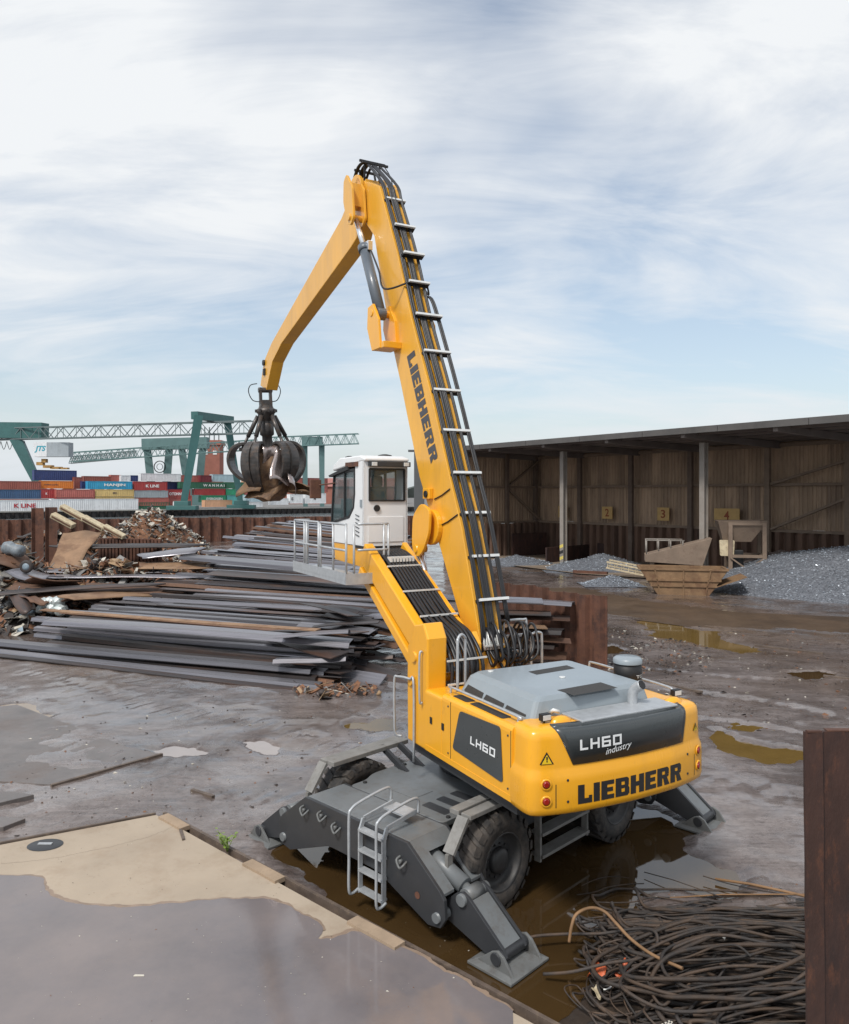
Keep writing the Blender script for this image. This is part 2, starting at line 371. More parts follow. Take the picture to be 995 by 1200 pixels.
sd_ = sdf_poly(TRK, GX, GY); m_ = np.clip(.5 - (sd_ + 1.2*fbm(GX, GY, .4, 4, 33))/1.2, 0, 1); gh = gh*(1-m_) + .0*m_
OIL = [tuple(W(x, y, 0).xy) for x, y in [(612,1175),(660,1108),(705,1084),(770,1066),(850,1060),(1010,1058),(1010,1260),(600,1260)]]
sd_ = sdf_poly(OIL, GX, GY); m_ = np.clip(.5 - (sd_ + .5*fbm(GX, GY, 1.3, 4, 51))/.4, 0, 1); gh = gh*(1-m_) + (-.035)*m_
gh = np.maximum(gh, -.07)
verts = np.stack([GX, GY, gh], -1).reshape(-1, 3)
idx = np.arange(nr*nc).reshape(nr, nc)
fq = np.stack([idx[:-1,:-1], idx[:-1,1:], idx[1:,1:], idx[1:,:-1]], -1).reshape(-1, 4)
def np_mesh(name, verts, quads, m, smooth=True):
    me = bpy.data.meshes.new(name); me.vertices.add(len(verts)); me.vertices.foreach_set('co', np.asarray(verts, np.float32).ravel())
    k = quads.shape[1]
    me.loops.add(quads.size); me.loops.foreach_set('vertex_index', quads.astype(np.int32).ravel())
    me.polygons.add(len(quads)); me.polygons.foreach_set('loop_start', np.arange(0, quads.size, k, dtype=np.int32))
    me.polygons.foreach_set('use_smooth', np.full(len(quads), smooth)); me.materials.append(m); me.update(calc_edges=True); me.validate()
    return me
def mud_material():
    m = bpy.data.materials.new('wet_mud'); m.use_nodes = True; nt = m.node_tree; N = nt.nodes; L = nt.links; b = N['Principled BSDF']
    tc = N.new('ShaderNodeTexCoord'); V = tc.outputs['Object']
    def nz(s, det=6, ro=.62, dist=0, sc=None):
        v = V
        if sc: mp = N.new('ShaderNodeMapping'); mp.inputs['Scale'].default_value = sc; mp.inputs['Rotation'].default_value = (0,0,R(24)); L.new(V, mp.inputs[0]); v = mp.outputs[0]
        n = N.new('ShaderNodeTexNoise'); n.inputs['Scale'].default_value = s; n.inputs['Detail'].default_value = det; n.inputs['Roughness'].default_value = ro; n.inputs['Distortion'].default_value = dist
        L.new(v, n.inputs['Vector']); return n.outputs['Fac']
    def ramp(f, els):
        r = N.new('ShaderNodeValToRGB'); L.new(f, r.inputs[0])
        while len(r.color_ramp.elements) < len(els): r.color_ramp.elements.new(.5)
        for e, (p, c) in zip(r.color_ramp.elements, els): e.position = p; e.color = (*c, 1)
        return r.outputs[0]
    def mix(f, a, bb, mode='MIX'):
        x = N.new('ShaderNodeMixRGB'); x.blend_type = mode
        for i, v in enumerate((f, a, bb)):
            if isinstance(v, float): x.inputs[i].default_value = v
            elif isinstance(v, tuple): x.inputs[i].default_value = (*v, 1)
            else: L.new(v, x.inputs[i])
        return x.outputs[0]
    base = ramp(nz(.22, 8, .66, .6), [(.30,(.070,.052,.044)), (.44,(.125,.100,.092)), (.55,(.205,.174,.166)), (.72,(.29,.26,.252))])
    streak = ramp(nz(1.4, 7, .7, 0, (.35, 2.2, 1)), [(.36,(0,0,0)), (.66,(1,1,1))])
    c = mix(streak, mix(1.0, base, (.66,.61,.58), 'MULTIPLY'), base)
    clod = ramp(nz(9, 6, .78), [(.38,(.26,.22,.20)), (.52,(1,1,1))]); c = mix(.38, c, clod, 'MULTIPLY')
    mark = ramp(nz(2.6, 9, .8, .4, (.6, 1.6, 1)), [(.53,(1,1,1)), (.60,(.34,.30,.28))]); c = mix(.5, c, mark, 'MULTIPLY')
    fine = ramp(nz(26, 4, .75), [(.40,(.5,.47,.45)), (.55,(1,1,1))]); c = mix(.25, c, fine, 'MULTIPLY')
    brown = ramp(nz(.09, 4, .6, .3), [(.50,(0,0,0)), (.68,(.8,.8,.8))]); c = mix(brown, c, (.115,.075,.048))
    grit = ramp(nz(38, 3, .6), [(.68,(0,0,0)), (.76,(.5,.5,.5))]); c = mix(grit, c, (.30,.27,.25))
    L.new(c, b.inputs['Base Color'])
    # damp film: roughness drops where water has soaked up
    rf = ramp(nz(.30, 7, .66, .8), [(.38,(.12,.12,.12)), (.50,(.26,.26,.26)), (.60,(.46,.46,.46)), (.74,(.72,.72,.72))]); L.new(rf, b.inputs['Roughness'])
    b.inputs['Specular IOR Level'].default_value = .5
    wet = ramp(nz(.42, 7, .66, .9), [(.44,(1,1,1)), (.56,(.25,.25,.25)), (.66,(0,0,0))]); L.new(wet, b.inputs['Coat Weight']); b.inputs['Coat Roughness'].default_value = .10; b.inputs['Coat IOR'].default_value = 1.38
    bp = N.new('ShaderNodeBump'); bp.inputs['Strength'].default_value = .42; bp.inputs['Distance'].default_value = .03
    ad = N.new('ShaderNodeMath'); ad.operation = 'ADD'; L.new(nz(6, 8, .72), ad.inputs[0]); L.new(streak, ad.inputs[1]); ad.inputs[1].default_value = 0
    L.new(ad.outputs[0], bp.inputs['Height']); L.new(bp.outputs[0], b.inputs['Normal'])
    return m
M['mud'] = mud_material()
g = bpy.data.objects.new('yard_ground', np_mesh('yard_ground', verts, fq, M['mud'])); COL.objects.link(g); tag(g, kind='structure', label='wet grey brown mud of the scrap yard with ruts')
def gz(x, y):
    """ground height near a point (coarse lookup)"""
    if y < 4 or y > 117: return 0
    i = int(round(math.log(y/4.0)/math.log(118/4.0)*(nr-1))); j = int(np.argmin(np.abs(uu - x/y)))
    return float(gh[i, j])
for k, P in PUDW.items():
    c = Vector((sum(p[0] for p in P)/len(P), sum(p[1] for p in P)/len(P)))
    mb = MB(); far = 2.2 if k in ('track', 'track_b') else 1.0
    Q = [(p[0], p[1]) for p in P]
    # grow the sheet a little so that the ground relief draws the shoreline
    out = []; ar = sum(Q[i-1][0]*Q[i][1]-Q[i][0]*Q[i-1][1] for i in range(len(Q))); sg_ = 1 if ar > 0 else -1
    for i in range(len(Q)):
        a = Vector(Q[i-1]); b_ = Vector(Q[i]); c_ = Vector(Q[(i+1) % len(Q)])
        t = (c_ - a).normalized(); out.append(b_ + Vector((t.y, -t.x)) * sg_ * .35 * far)
    zw = .004*(list(PUDW).index(k) % 4)
    fineo = []
    for i in range(len(out)):
        a = out[i]; b_ = out[(i+1) % len(out)]; n_ = max(1, int((b_-a).length/.12))
        for j in range(n_): q = a.lerp(b_, j/n_); v3 = Vector((q.x, q.y, 0)); fineo.append((q.x + .10*noise.noise(v3*1.7) + .05*noise.noise(v3*5.1), q.y + .10*noise.noise(v3*1.9+Vector((3,0,0))) + .05*noise.noise(v3*4.7+Vector((3,0,0)))))
    mb.add([(p[0], p[1], zw) for p in fineo], [list(range(len(fineo)))])
    o = mb.build('puddle', M['silt'] if k in ('left_a','left_b') else M['pale_puddle_b'] if k in ('left_c','left_e','far_left') else M['ochre'] if k in ('right','right_small','track','track_b','left_d') else M['water']); tag(o, kind='structure', label='brown standing water on the yard')
M['track'] = mat('wet_haul_track', (.085,.055,.034), .42, var=.25, scale=.6, col2=(.055,.035,.022), amt2=.7, scale2=.25, rvar=.2, bump=.3, bscale=5, dirt=((.16,.12,.085), 3, .58, .75, .5))
mb = MB(); C_ = Vector((sum(p[0] for p in TRK)/len(TRK), sum(p[1] for p in TRK)/len(TRK)))
mb.add([(p[0], p[1] + (1.0 if p[1] > C_.y else -1.0), .018) for p in TRK], [list(range(len(TRK)))]); tag(mb.build('haul_track', M['track']), kind='structure', label='dark brown wet track in front of the shed')
M['oily'] = mat('oily_mud', (.048,.036,.028), .45, var=.35, scale=3, col2=(.022,.018,.016), amt2=.8, scale2=1.5, rvar=.25, bump=.6, bscale=16, dirt=((.11,.09,.075), 12, .6, .75, .5))
mb = MB(); mb.add([(p[0] + (-.25 if i in (0,1,7) else 0), p[1] + (.25 if i in (2,3,4,5) else 0), -.005) for i, p in enumerate(OIL)], [list(range(len(OIL)))]); tag(mb.build('oily_mud', M['oily']), kind='structure', label='black oily mud under the cable heap')
# wide base terrain to the horizon, below yard and water
mb = MB(); mb.quad((-6000,-300,-3.2),(6000,-300,-3.2),(6000,7000,-3.2),(-6000,7000,-3.2))
M['earth'] = mat('far_earth', (.12,.11,.10), .9, var=.2, scale=.02)
tag(mb.build('terrain', M['earth']), kind='structure')
mb = MB()
for (a, b_) in (((-160,-60),(-5.2,118)), ((5.2,-60),(160,118)),): mb.box((a[0],a[1],-3),(b_[0] if a[0]<0 else b_[0], 4.0, -.03))
mb.box((-5.2,-60,-3),(5.2,3.95,-.03)); 
tag(mb.build('yard_margin', M['mud']), kind='structure')
# canal and far quay -------------------------------------------------
TA = Vector((-116.0, 240.0)); TE = Vector((.75,.66)).normalized(); TN = Vector((-TE.y, TE.x))
def T(t, d, z): p = TA + TE*t + TN*d; return Vector((p.x, p.y, z))
mb = MB(); mb.quad(T(-500,-420,-1.0), T(900,-420,-1.0), T(900,2,-1.0), T(-500,2,-1.0)); tag(mb.build('canal_water', M['canal']), kind='structure')
M['asph'] = mat('terminal_paving', (.16,.155,.15), .85, var=.2, scale=.1)
mb = MB(); mb.quad(T(-500,.6,1.2), T(900,.6,1.2), T(900,3000,1.2), T(-500,3000,1.2)); tag(mb.build('quay_ground', M['asph']), kind='structure')
M['quay'] = mat('quay_piles', (.045,.04,.04), .8, var=.3, scale=.6, col2=(.08,.05,.04), amt2=.5, scale2=.3)
qw = empty('quay_wall', T(0,0,0)); tag(qw, 'dark sheet piled quay wall across the canal', 'quay wall')
inv = qw.matrix_world.inverted() if False else Matrix.Translation(-T(0,0,0))
t = -60.0
wallm = None
while t < 190:
    mb = MB(); w = 2.5
    pr = [(0,0),(.5,0),(.8,.7),(1.7,.7),(2.0,0),(2.5,0),(2.5,1.2),(0,1.2)]
    mb.prism(pr, lambda u, v, q: (TE.x*u + TN.x*v, TE.y*u + TN.y*v, q), -3.0, 1.05)
    if wallm is None: o = mb.build('sheet_pile', M['quay'], qw); wallm = o.data
    else: o = bpy.data.objects.new('sheet_pile', wallm); COL.objects.link(o); o.parent = qw
    o.location = T(t, 0, 0) - T(0,0,0); t += w
mb = MB(); a = T(-60,-.3,0)-T(0,0,0); b_ = T(192,-.3,0)-T(0,0,0); mb.bar((a.x,a.y,1.2),(b_.x,b_.y,1.2),1.4,.4)
mb.build('coping', mat('quay_coping', (.30,.29,.27), .8), qw)
for x in (138, 166, 236, 262, 290):     # yellow ladders on the quay wall
    pass
# near bulkhead: rusty sheet piles at the edge of the yard
bw = empty('bulkhead_wall', (0,0,0)); tag(bw, 'rusty brown sheet pile wall along the yard edge by the canal', 'wall')
pm = None; p0 = WD(-40, 612, 92); p1 = WD(490, 606, 112); d_ = (p1-p0); d_.z = 0; Ln = d_.length; d_.normalize(); nn = Vector((-d_.y, d_.x, 0))
k = 0
while k*1.4 < Ln:
    if pm is None:
        mb = MB(); pr = [(0,0),(.25,0),(.45,.4),(.95,.4),(1.15,0),(1.4,0),(1.4,.5),(0,.5)]
        mb.prism(pr, lambda u, v, q: d_*u + nn*v + Vector((0,0,q)), -.5, 3.25); o = mb.build('sheet_pile', M['steelrust'], bw); pm = o.data
    else: o = bpy.data.objects.new('sheet_pile', pm); COL.objects.link(o); o.parent = bw
    o.location = (p0 + d_*1.4*k).xy.to_3d(); o.location.z = random.uniform(-.06,.06); k += 1
# raised concrete slab in the near left ----------------------------------
SZ = .16
e0 = W(-260, 1040, SZ); e1 = W(183, 955, SZ); e2 = W(640, 1208, SZ)
dl = (e0-e1).normalized(); dr = (e2-e1).normalized()
e0 = e1 + dl*26; e2 = e1 + dr*12
M['conc'] = mat('dry_concrete', (.37,.305,.235), .85, var=.10, scale=.7, col2=(.27,.20,.14), amt2=.6, scale2=.9, edge2=(.5,.68), dirt=((.19,.14,.10), 3, .6, .78, .5), bump=.12, bscale=30)
mb = MB(); fr = Vector((e1.x-8, -3, SZ))
sl = [e1, e2, Vector((e2.x+.2, -3, SZ)), Vector((-24, -3, SZ)), e0]
mb.add([(p.x,p.y,SZ) for p in sl]+[(p.x,p.y,-.4) for p in sl], [[0,1,2,3,4],[0,5,6,1],[4,9,5,0],[1,6,7,2]])
slab = mb.build('concrete_slab', M['conc']); tag(slab, kind='structure', label='raised beige concrete slab in the near left corner')
# wet film on the slab
wl = [(-60,1026),(40,1027),(56,1040),(66,1053),(100,1060),(150,1062),(210,1058),(260,1054),(300,1053),(335,1060),(358,1073),(376,1086),(374,1101),(392,1097),(418,1091),(452,1102),(480,1113),(520,1137),(560,1160),(600,1184)]
film = [W(x, y, SZ+.004) for x, y in wl]
film = [Vector((*p.xy, SZ+.004)) for p in smooth_path(film, 14)]
edge = []
for i, p in enumerate(film): edge.append(p + Vector((.05*noise.noise(p*2.1)+.025*noise.noise(p*7.3), .06*noise.noise(p*2.7+Vector((5,0,0)))+.03*noise.noise(p*8.1)+.012*noise.noise(p*21), 0)))
mb = MB(); mb.add([tuple(p) for p in edge] + [(edge[-1].x-.5, 3.5, SZ+.004), (-14, 3.5, SZ+.004), (-14, edge[0].y, SZ+.004)], [list(range(len(edge)+3))])
M['film'] = mat('wet_concrete', (.150,.136,.142), .07, var=.16, scale=.45, col2=(.235,.195,.182), amt2=.6, scale2=.35, edge2=(.42,.66), rvar=.04, dirt=((.24,.23,.22), 14, .68, .78, .35), bump=.03, bscale=14)
wf = mb.build('wet_film', M['film']); tag(wf, kind='structure', label='grey rain water standing on the concrete slab')
M['tide'] = mat('tide_mark', (.24,.175,.13), .45, var=.2, scale=5)
mb = MB(); vs = []
for i, p in enumerate(edge):
    q = edge[min(i+1, len(edge)-1)] - edge[max(i-1, 0)]; q = Vector((-q.y, q.x, 0)).normalized()
    if q.y < 0: q = -q
    w_ = .05 + .05*noise.noise(p*2.3) + .03*noise.noise(p*9)
    vs += [(p.x, p.y, SZ+.0025), tuple(Vector((p.x, p.y, SZ+.0025)) + q*w_)]
for i in range(len(edge)-1): mb.add([vs[2*i], vs[2*i+2], vs[2*i+3], vs[2*i+1]], [(0,1,2,3)])
tag(mb.build('tide_mark', M['tide']), kind='structure')
# hairline cracks and a joint in the slab
M['crack'] = mat('slab_crack', (.09,.07,.055), .9)
for kk, pts in enumerate(([(0,1012),(60,1006),(130,992),(175,980),(205,968)],)):
    P = smooth_path([W(x, y, SZ+.003) for x, y in pts], 6); mb = MB(); rr_ = random.Random(kk)
    P = [p + Vector((rr_.uniform(-.02,.02), rr_.uniform(-.02,.02), 0)) for p in P]
    for a, b_ in zip(P[:-1], P[1:]): s_ = Vector((-(b_-a).y, (b_-a).x, 0)).normalized()*.0018; mb.add([a-s_, b_-s_, b_+s_, a+s_], [(0,1,2,3)])
    tag(mb.build('slab_crack', M['crack']), kind='structure')
# ================================================================== MATERIAL HANDLER
mh = empty('material_handler', (UP.o.x, UP.o.y, 0), UP.ang)
tag(mh, 'yellow wheeled scrap handler with raised white cab and long boom', 'material handler')
U = UP.un
XZ = lambda y0: None
def px_poly(pts, ax, val): return [U(x, y, ax, val) for x, y in pts]
# ---------------------------------------------------------------- undercarriage (UN frame: +x near side, -y ladder end)
xf = un2up
mb = MB(); mb.box((-.80,-2.55,.62),(.80,2.55,1.18)); mb.box((-1.0,-.9,.55),(1.0,.9,1.18))
chassis = mb.build('chassis', M['charcoal'], mh, xf, bevel=.02)
mb = MB(); dk = round_poly([(-1.05,-2.555),(1.12,-2.555),(1.12,-2.2),(1.22,-1.9),(1.22,-.6),(1.05,.2),(1.22,1.0),(1.22,1.9),(1.12,2.2),(1.12,2.555),(-1.05,2.555),(-1.05,2.2),(-1.2,1.9),(-1.2,-1.9),(-1.05,-2.2)], .1, 3)
mb.prism(dk, lambda u, v, w: (u, v, w), 1.19, 1.275); deck = mb.build('deck_plate', M['ugrey_skylit'], mh, xf, bevel=.008)
for i in range(3):
    y = -2.30 + .33*i; mb = MB()
    mb.prism(round_poly([(.42,y),(.95,y-.02),(.95,y+.17),(.42,y+.19)], .03), lambda u, v, w: (u, v, w), 1.2755, 1.279); mb.build('deck_grip', M['charcoal'], deck, xf)
mb = MB(); mb.prism([(-.55,-2.2),(.15,-2.2),(.15,-1.75),(-.55,-1.75)], lambda u, v, w: (u, v, w), 1.2755, 1.281); mb.build('deck_hatch', M['ugrey_skylit'], deck, xf)
mb = MB()
for (x, y) in ((1.05,-2.35),(1.1,-1.2),(-.95,-2.3),(-1.1,-1.2)): mb.tube([(x,y,1.276),(x,y,1.30)], .035, 8)
mb.build('deck_bolt', M['black'], deck, xf)
# slewing ring
mb = MB(); mb.lathe([(0,1.28),(.98,1.28),(.98,1.42),(.86,1.44),(.86,1.62),(.95,1.64),(.95,1.9)], lambda a, x, y: (x, y, a), 40); mb.build('slewing_ring', M['charcoal'], mh)
YZ = lambda u, v, w: (u, w, v)                # (x, z) profile swept along y
def end_beam(s):
    par = MB()
    def xb(v): v = Vector(v); return un2up((v.x, v.y*s, v.z))
    prof = [(-1.2,1.27),(1.2,1.27),(1.2,.80),(.75,.70),(.5,.66),(-.5,.66),(-.75,.70),(-1.2,.80)]
    mb = MB(); mb.prism(prof, YZ, -3.33, -2.57); beam = mb.build('end_beam', M['ugrey_skylit'], mh, xb, bevel=.012)
    cheek = [(-1.2,1.268),(1.2,1.268),(1.84,.80),(1.93,.70),(1.95,.44),(1.86,.30),(1.62,.26),(.62,.64),(.48,.655),(-.48,.655),(-.62,.64),(-1.62,.26),(-1.86,.30),(-1.95,.44),(-1.93,.70),(-1.84,.80)]
    mb = MB(); mb.prism(cheek, YZ, -3.39, -3.33); mb.build('cheek_plate', M['charcoal'], beam, xb, bevel=.008)
    mb = MB(); mb.prism(cheek, YZ, -2.57, -2.52); mb.build('cheek_plate', M['charcoal'], beam, xb, bevel=.008)
    for q in (-1, 1):
        # sloping cover with a slot for the stabiliser cylinder
        mb = MB(); a = Vector((1.2*q, 0, 1.265)); b_ = Vector((1.88*q, 0, .76))
        for (y0, y1) in ((-3.33,-3.13), (-2.76,-2.57)):
            mb.add([(a.x,y0,a.z),(a.x,y1,a.z),(b_.x,y1,b_.z),(b_.x,y0,b_.z),(a.x,y0,a.z-.04),(a.x,y1,a.z-.04),(b_.x,y1,b_.z-.04),(b_.x,y0,b_.z-.04)],
                   [(0,1,2,3),(7,6,5,4),(0,3,7,4),(1,5,6,2),(2,6,7,3),(0,4,5,1)])
        m_ = a.lerp(b_, .28)
        mb.add([(a.x,-3.13,a.z),(a.x,-2.76,a.z),(m_.x,-2.76,m_.z),(m_.x,-3.13,m_.z)], [(0,1,2,3)])
        mb.build('slope_plate', M['ugrey_skylit'], beam, xb)
        # underside plate
        mb = MB(); mb.add([(.62*q,-3.33,.66),(.62*q,-2.57,.66),(1.62*q,-2.57,.28),(1.62*q,-3.33,.28)], [(0,1,2,3)]); mb.build('bottom_plate', M['charcoal'], beam, xb)
        mb = MB(); mb.tube([(1.80*q,-3.43,.43),(1.80*q,-2.48,.43)], .07, 14); mb.build('pivot_pin', M['ugrey_skylit'], beam, xb)
        # stabiliser leg
        leg = [(1.68,.42),(1.74,.56),(1.95,.74),(2.08,.80),(2.18,.76),(2.78,.30),(2.84,.20),(2.76,.12),(2.60,.10),(1.82,.32),(1.72,.33)]
        leg = [(x*q, z) for x, z in leg]
        mb = MB()
        tp = [(2.20,.71),(2.80,.25),(2.76,.20),(2.16,.66)]; mb.prism([(x*q,z) for x,z in tp], YZ, -3.128, -2.772)
        bt = [(1.80,.36),(2.62,.12),(2.60,.16),(1.80,.40)]; mb.prism([(x*q,z) for x,z in bt], YZ, -3.128, -2.772)
        lg = mb.build('stabilizer_leg', M['ugrey_skylit'], mh, xb, bevel=.01)
        for ya, yb in ((-3.18,-3.13),(-2.77,-2.72)): mb = MB(); mb.prism(leg, YZ, ya, yb); mb.build('leg_cheek', M['charcoal'], lg, xb, bevel=.006)
        mb = MB(); mb.tube([(2.08*q,-3.23,.70),(2.08*q,-2.67,.70)], .085, 16); mb.build('cylinder_pin', M['ugrey_skylit'], lg, xb, bevel=.008)
        mb = MB(); mb.tube([(2.74*q,-3.29,.20),(2.74*q,-2.61,.20)], .085, 16); mb.build('foot_pin', M['charcoal'], lg, xb, bevel=.008)
        # cylinder
        A = Vector((1.05*q,-2.95,1.05)); B = Vector((2.06*q,-2.95,.70)); mid = A.lerp(B, .86)
        mb = MB(); mb.tube([A, mid], .125, 18); cy = mb.build('stabilizer_cylinder', M['ugrey_skylit'], mh, xb)
        mb = MB(); mb.tube([mid, B], .07, 14); mb.tube([(2.06*q,-3.1,.70),(2.06*q,-2.8,.70)], .11, 16); mb.build('cylinder_rod', M['ugrey_skylit'], cy, xb)
        # foot pad
        mb = MB(); x0, x1 = (2.32, 3.06); P = [(x0,-3.36),(x1,-3.36),(x1,-2.54),(x0,-2.54)]; t_ = [(x0+.16,-3.16),(x1-.2,-3.16),(x1-.2,-2.74),(x0+.16,-2.74)]
        z0 = .012
        vs = [(x*q,y,z0) for x,y in P]+[(x*q,y,z0+.035) for x,y in P]+[(x*q,y,z0+.09) for x,y in t_]
        mb.add(vs, [(3,2,1,0),(0,1,5,4),(1,2,6,5),(2,3,7,6),(3,0,4,7),(4,5,9,8),(5,6,10,9),(6,7,11,10),(7,4,8,11),(8,9,10,11)])
        for y0, y1 in ((-3.27,-3.23),(-2.67,-2.63)):
            fl = [(2.42,z0+.06),(3.02,z0+.045),(2.86,.26),(2.76,.31),(2.66,.27)]; mb.prism([(x*q,z) for x,z in fl], YZ, y0, y1)
        mb.build('foot_pad', M['padgrey'], mh, xb, bevel=.006)
    # shackles on the cheek plate
    for (x, z) in ((-1.18,1.06),(-.72,1.10),(-.36,1.02),(1.12,.98)):
        mb = MB(); mb.tube(smooth_path([(x-.05,-3.39,z+.06),(x-.05,-3.47,z+.03),(x+.02,-3.48,z-.06),(x+.08,-3.47,z-.02),(x+.08,-3.39,z+.02)], 4), .018, 6)
        mb.tube([(x-.02,-3.39,z),(x-.02,-3.45,z)], .030, 8); mb.build('shackle', M['padgrey'], beam, xb)
    mb = MB(); mb.tube([(1.42,-3.392,.60),(1.42,-3.40,.60)], .05, 12); mb.build('reflector', M['steelrust'], beam, xb)
    return beam
end_beam(1); end_beam(-1)
# wheels: rim (part) > tyre, hub
def wheel_mesh():
    ty = MB(); ax = lambda a, c, s_: (a, c, s_)
    w = .29
    ty.lathe([(.40,-w+.06),(.44,-w),(.60,-w-.012),(.66,-w+.01),(.70,-w+.05),(.705,0),(.70,w-.05),(.66,w-.01),(.60,w+.012),(.44,w),(.40,w-.06)], ax, 40)
    n = 22
    for sgn in (-1, 1):
        for i in range(n):
            a = 2*math.pi*(i + (.5 if sgn > 0 else 0))/n
            def P(r, th, x): return (x, r*math.cos(th), r*math.sin(th))
            d0, d1 = .10, .085; sk = .16
            vs = [P(.69,a-d0,sgn*.0),P(.69,a+d0,sgn*.0),P(.69,a+d0+sk,sgn*(w+.0)),P(.69,a-d0+sk,sgn*(w+.0)),
                  P(.745,a-d1,sgn*.01),P(.745,a+d1,sgn*.01),P(.742,a+d1+sk,sgn*(w-.015)),P(.742,a-d1+sk,sgn*(w-.015)),
                  P(.64,a+d1+sk,sgn*(w+.018)),P(.64,a-d1+sk,sgn*(w+.018))]
            ty.add(vs, [(4,5,6,7),(0,1,5,4),(0,4,7,3),(1,2,6,5),(7,6,8,9),(3,7,9),(2,8,6)])
    rm = MB()
    rm.lathe([(.445,.20),(.445,.285),(.425,.295),(.405,.27),(.385,.16),(.30,.13),(.27,.16),(.19,.165)], ax, 36)
    rm.lathe([(.445,-.20),(.445,-.285),(.405,-.27),(.385,-.16),(.30,-.13),(.0,-.13)], ax, 36)
    hb = MB(); hb.lathe([(.20,.10),(.20,.21),(.17,.245),(.10,.26),(0,.262)], ax, 24)
    for i in range(12):
        a = 2*math.pi*i/12; hb.tube([(.155,.245*math.cos(a),.245*math.sin(a)),(.19,.245*math.cos(a),.245*math.sin(a))], .018, 6)
    return ty, rm, hb
ty, rm, hb = wheel_mesh()
mt, mr, mhb = ty.mesh('tyre', M['tyre']), rm.mesh('wheel', M['rim']), hb.mesh('hub', M['hub'])
for (sx, y) in ((1,-2.0),(1,1.3),(-1,-2.0),(-1,1.3)):
    o = bpy.data.objects.new('wheel', mr); COL.objects.link(o); o.parent = mh; o.location = un2up((1.57*sx, y, .735))
    o.rotation_euler = (R(7*y), 0, UN.ang - UP.ang + (0 if sx > 0 else math.pi))
    for nm, me in (('tyre', mt), ('hub', mhb)):
        c = bpy.data.objects.new(nm, me); COL.objects.link(c); c.parent = o
for y in (-2.0, 1.3):
    mb = MB(); mb.tube([(-1.4,y,.735),(-.5,y,.735),(-.3,y,.735),(.3,y,.735),(.5,y,.735),(1.4,y,.735)], [.13,.15,.26,.26,.15,.13], 14); mb.build('axle', M['charcoal'], mh, xf)
# hydraulic lines along the chassis and to the stabilisers
for s_ in (-1, 1):
    for q in (-1, 1):
        mb = MB(); mb.tube(smooth_path([(q*.85,s_*1.6,1.05),(q*1.0,s_*2.2,1.0),(q*1.02,s_*2.6,.95),(q*1.3,s_*2.85,.98)], 5), .022, 7); mb.build('hydraulic_line', M['hose'], mh, xf)
        mb = MB(); mb.tube(smooth_path([(q*.85,s_*1.5,.95),(q*1.05,s_*2.1,.85),(q*1.1,s_*2.6,.88),(q*1.4,s_*2.9,.9)], 5), .018, 7); mb.build('hydraulic_line', M['hose'], mh, xf)
# fenders: channel beams over the wheels
M['fend'] = mat('fender_grey', (.20,.195,.185), .6, var=.15, scale=4, dirt=((.10,.085,.07), 6, .5, .7, .6))
for sx in (1, -1):
    mb = MB(); 
    mb.box((sx*1.36,-2.66,1.53),(sx*1.54,-.85,1.61)); mb.box((sx*1.57,-2.64,1.52),(sx*1.76,-.85,1.59))
    fd = mb.build('fender', M['fend'], mh, xf, bevel=.01)
    mb = MB(); mb.bar((sx*1.64,-2.66,1.55),(sx*1.64,-2.98,1.12),.20,.05,(0,1,0)); mb.bar((sx*1.64,-2.98,1.12),(sx*1.64,-2.98,.8),.06,.10); mb.build('fender_flap', M['fend'], fd, xf)
    mb = MB(); mb.bar((sx*.8,-1.4,1.22),(sx*1.5,-1.4,1.57),.07,.10); mb.bar((sx*.8,-1.0,1.22),(sx*1.35,-1.1,1.57),.07,.10); mb.build('fender_bracket', M['charcoal'], fd, xf)
    # steps between the wheels
    mb = MB()
    for y in (-.86, .52): mb.bar((sx*1.66,y,.30),(sx*1.66,y,1.20),.12,.05); mb.bar((sx*1.0,y,1.15),(sx*1.66,y,1.15),.05,.06)
    for z in (.36,.72): mb.box((sx*1.52,-.86,z),(sx*1.76,.52,z+.05))
    st = mb.build('side_steps', M['fend'], mh, xf, bevel=.006)
mb = MB(); mb.box((-.5,-.9,.35),(.5,.9,.7)); mb.box((.8,-1.2,.7),(1.3,.6,1.15)); mb.box((-1.3,-1.2,.7),(-.8,.6,1.15)); mb.build('drive_housing', M['charcoal'], mh, xf, bevel=.02)
# ladder on the end beam
lx0, lx1 = .28, .80
mb = MB()
for x in (lx0, lx1):
    mb.bar((x,-3.47,.27),(x,-3.47,1.20),.03,.07,(0,1,0)); mb.bar((x,-3.47,1.20),(x,-3.40,1.36),.03,.07,(0,1,0)); mb.bar((x,-3.40,1.36),(x,-2.80,1.44),.03,.06)
lad = mb.build('ladder', M['galv'], mh, xf)
for z in (.30,.60,.90,1.20):
    mb = MB(); mb.box((lx0,-3.52,z),(lx1,-3.40,z+.035)); mb.build('rung', M['galv'], lad, xf)
for x in (lx0-.05, lx1+.04):
    mb = MB(); mb.tube(smooth_path([(x,-3.46,.30),(x,-3.58,.27),(x,-3.65,.34),(x,-3.65,.8),(x,-3.65,1.42),(x,-3.60,1.54),(x,-3.42,1.60),(x,-2.95,1.66),(x,-2.80,1.62),(x,-2.80,1.42)], 5), .022, 8); mb.build('handrail', M['galv'], lad, xf)
mb = MB(); mb.box((lx0,-3.0,1.38),(lx1,-2.72,1.41)); mb.build('top_step', M['galv'], lad, xf)
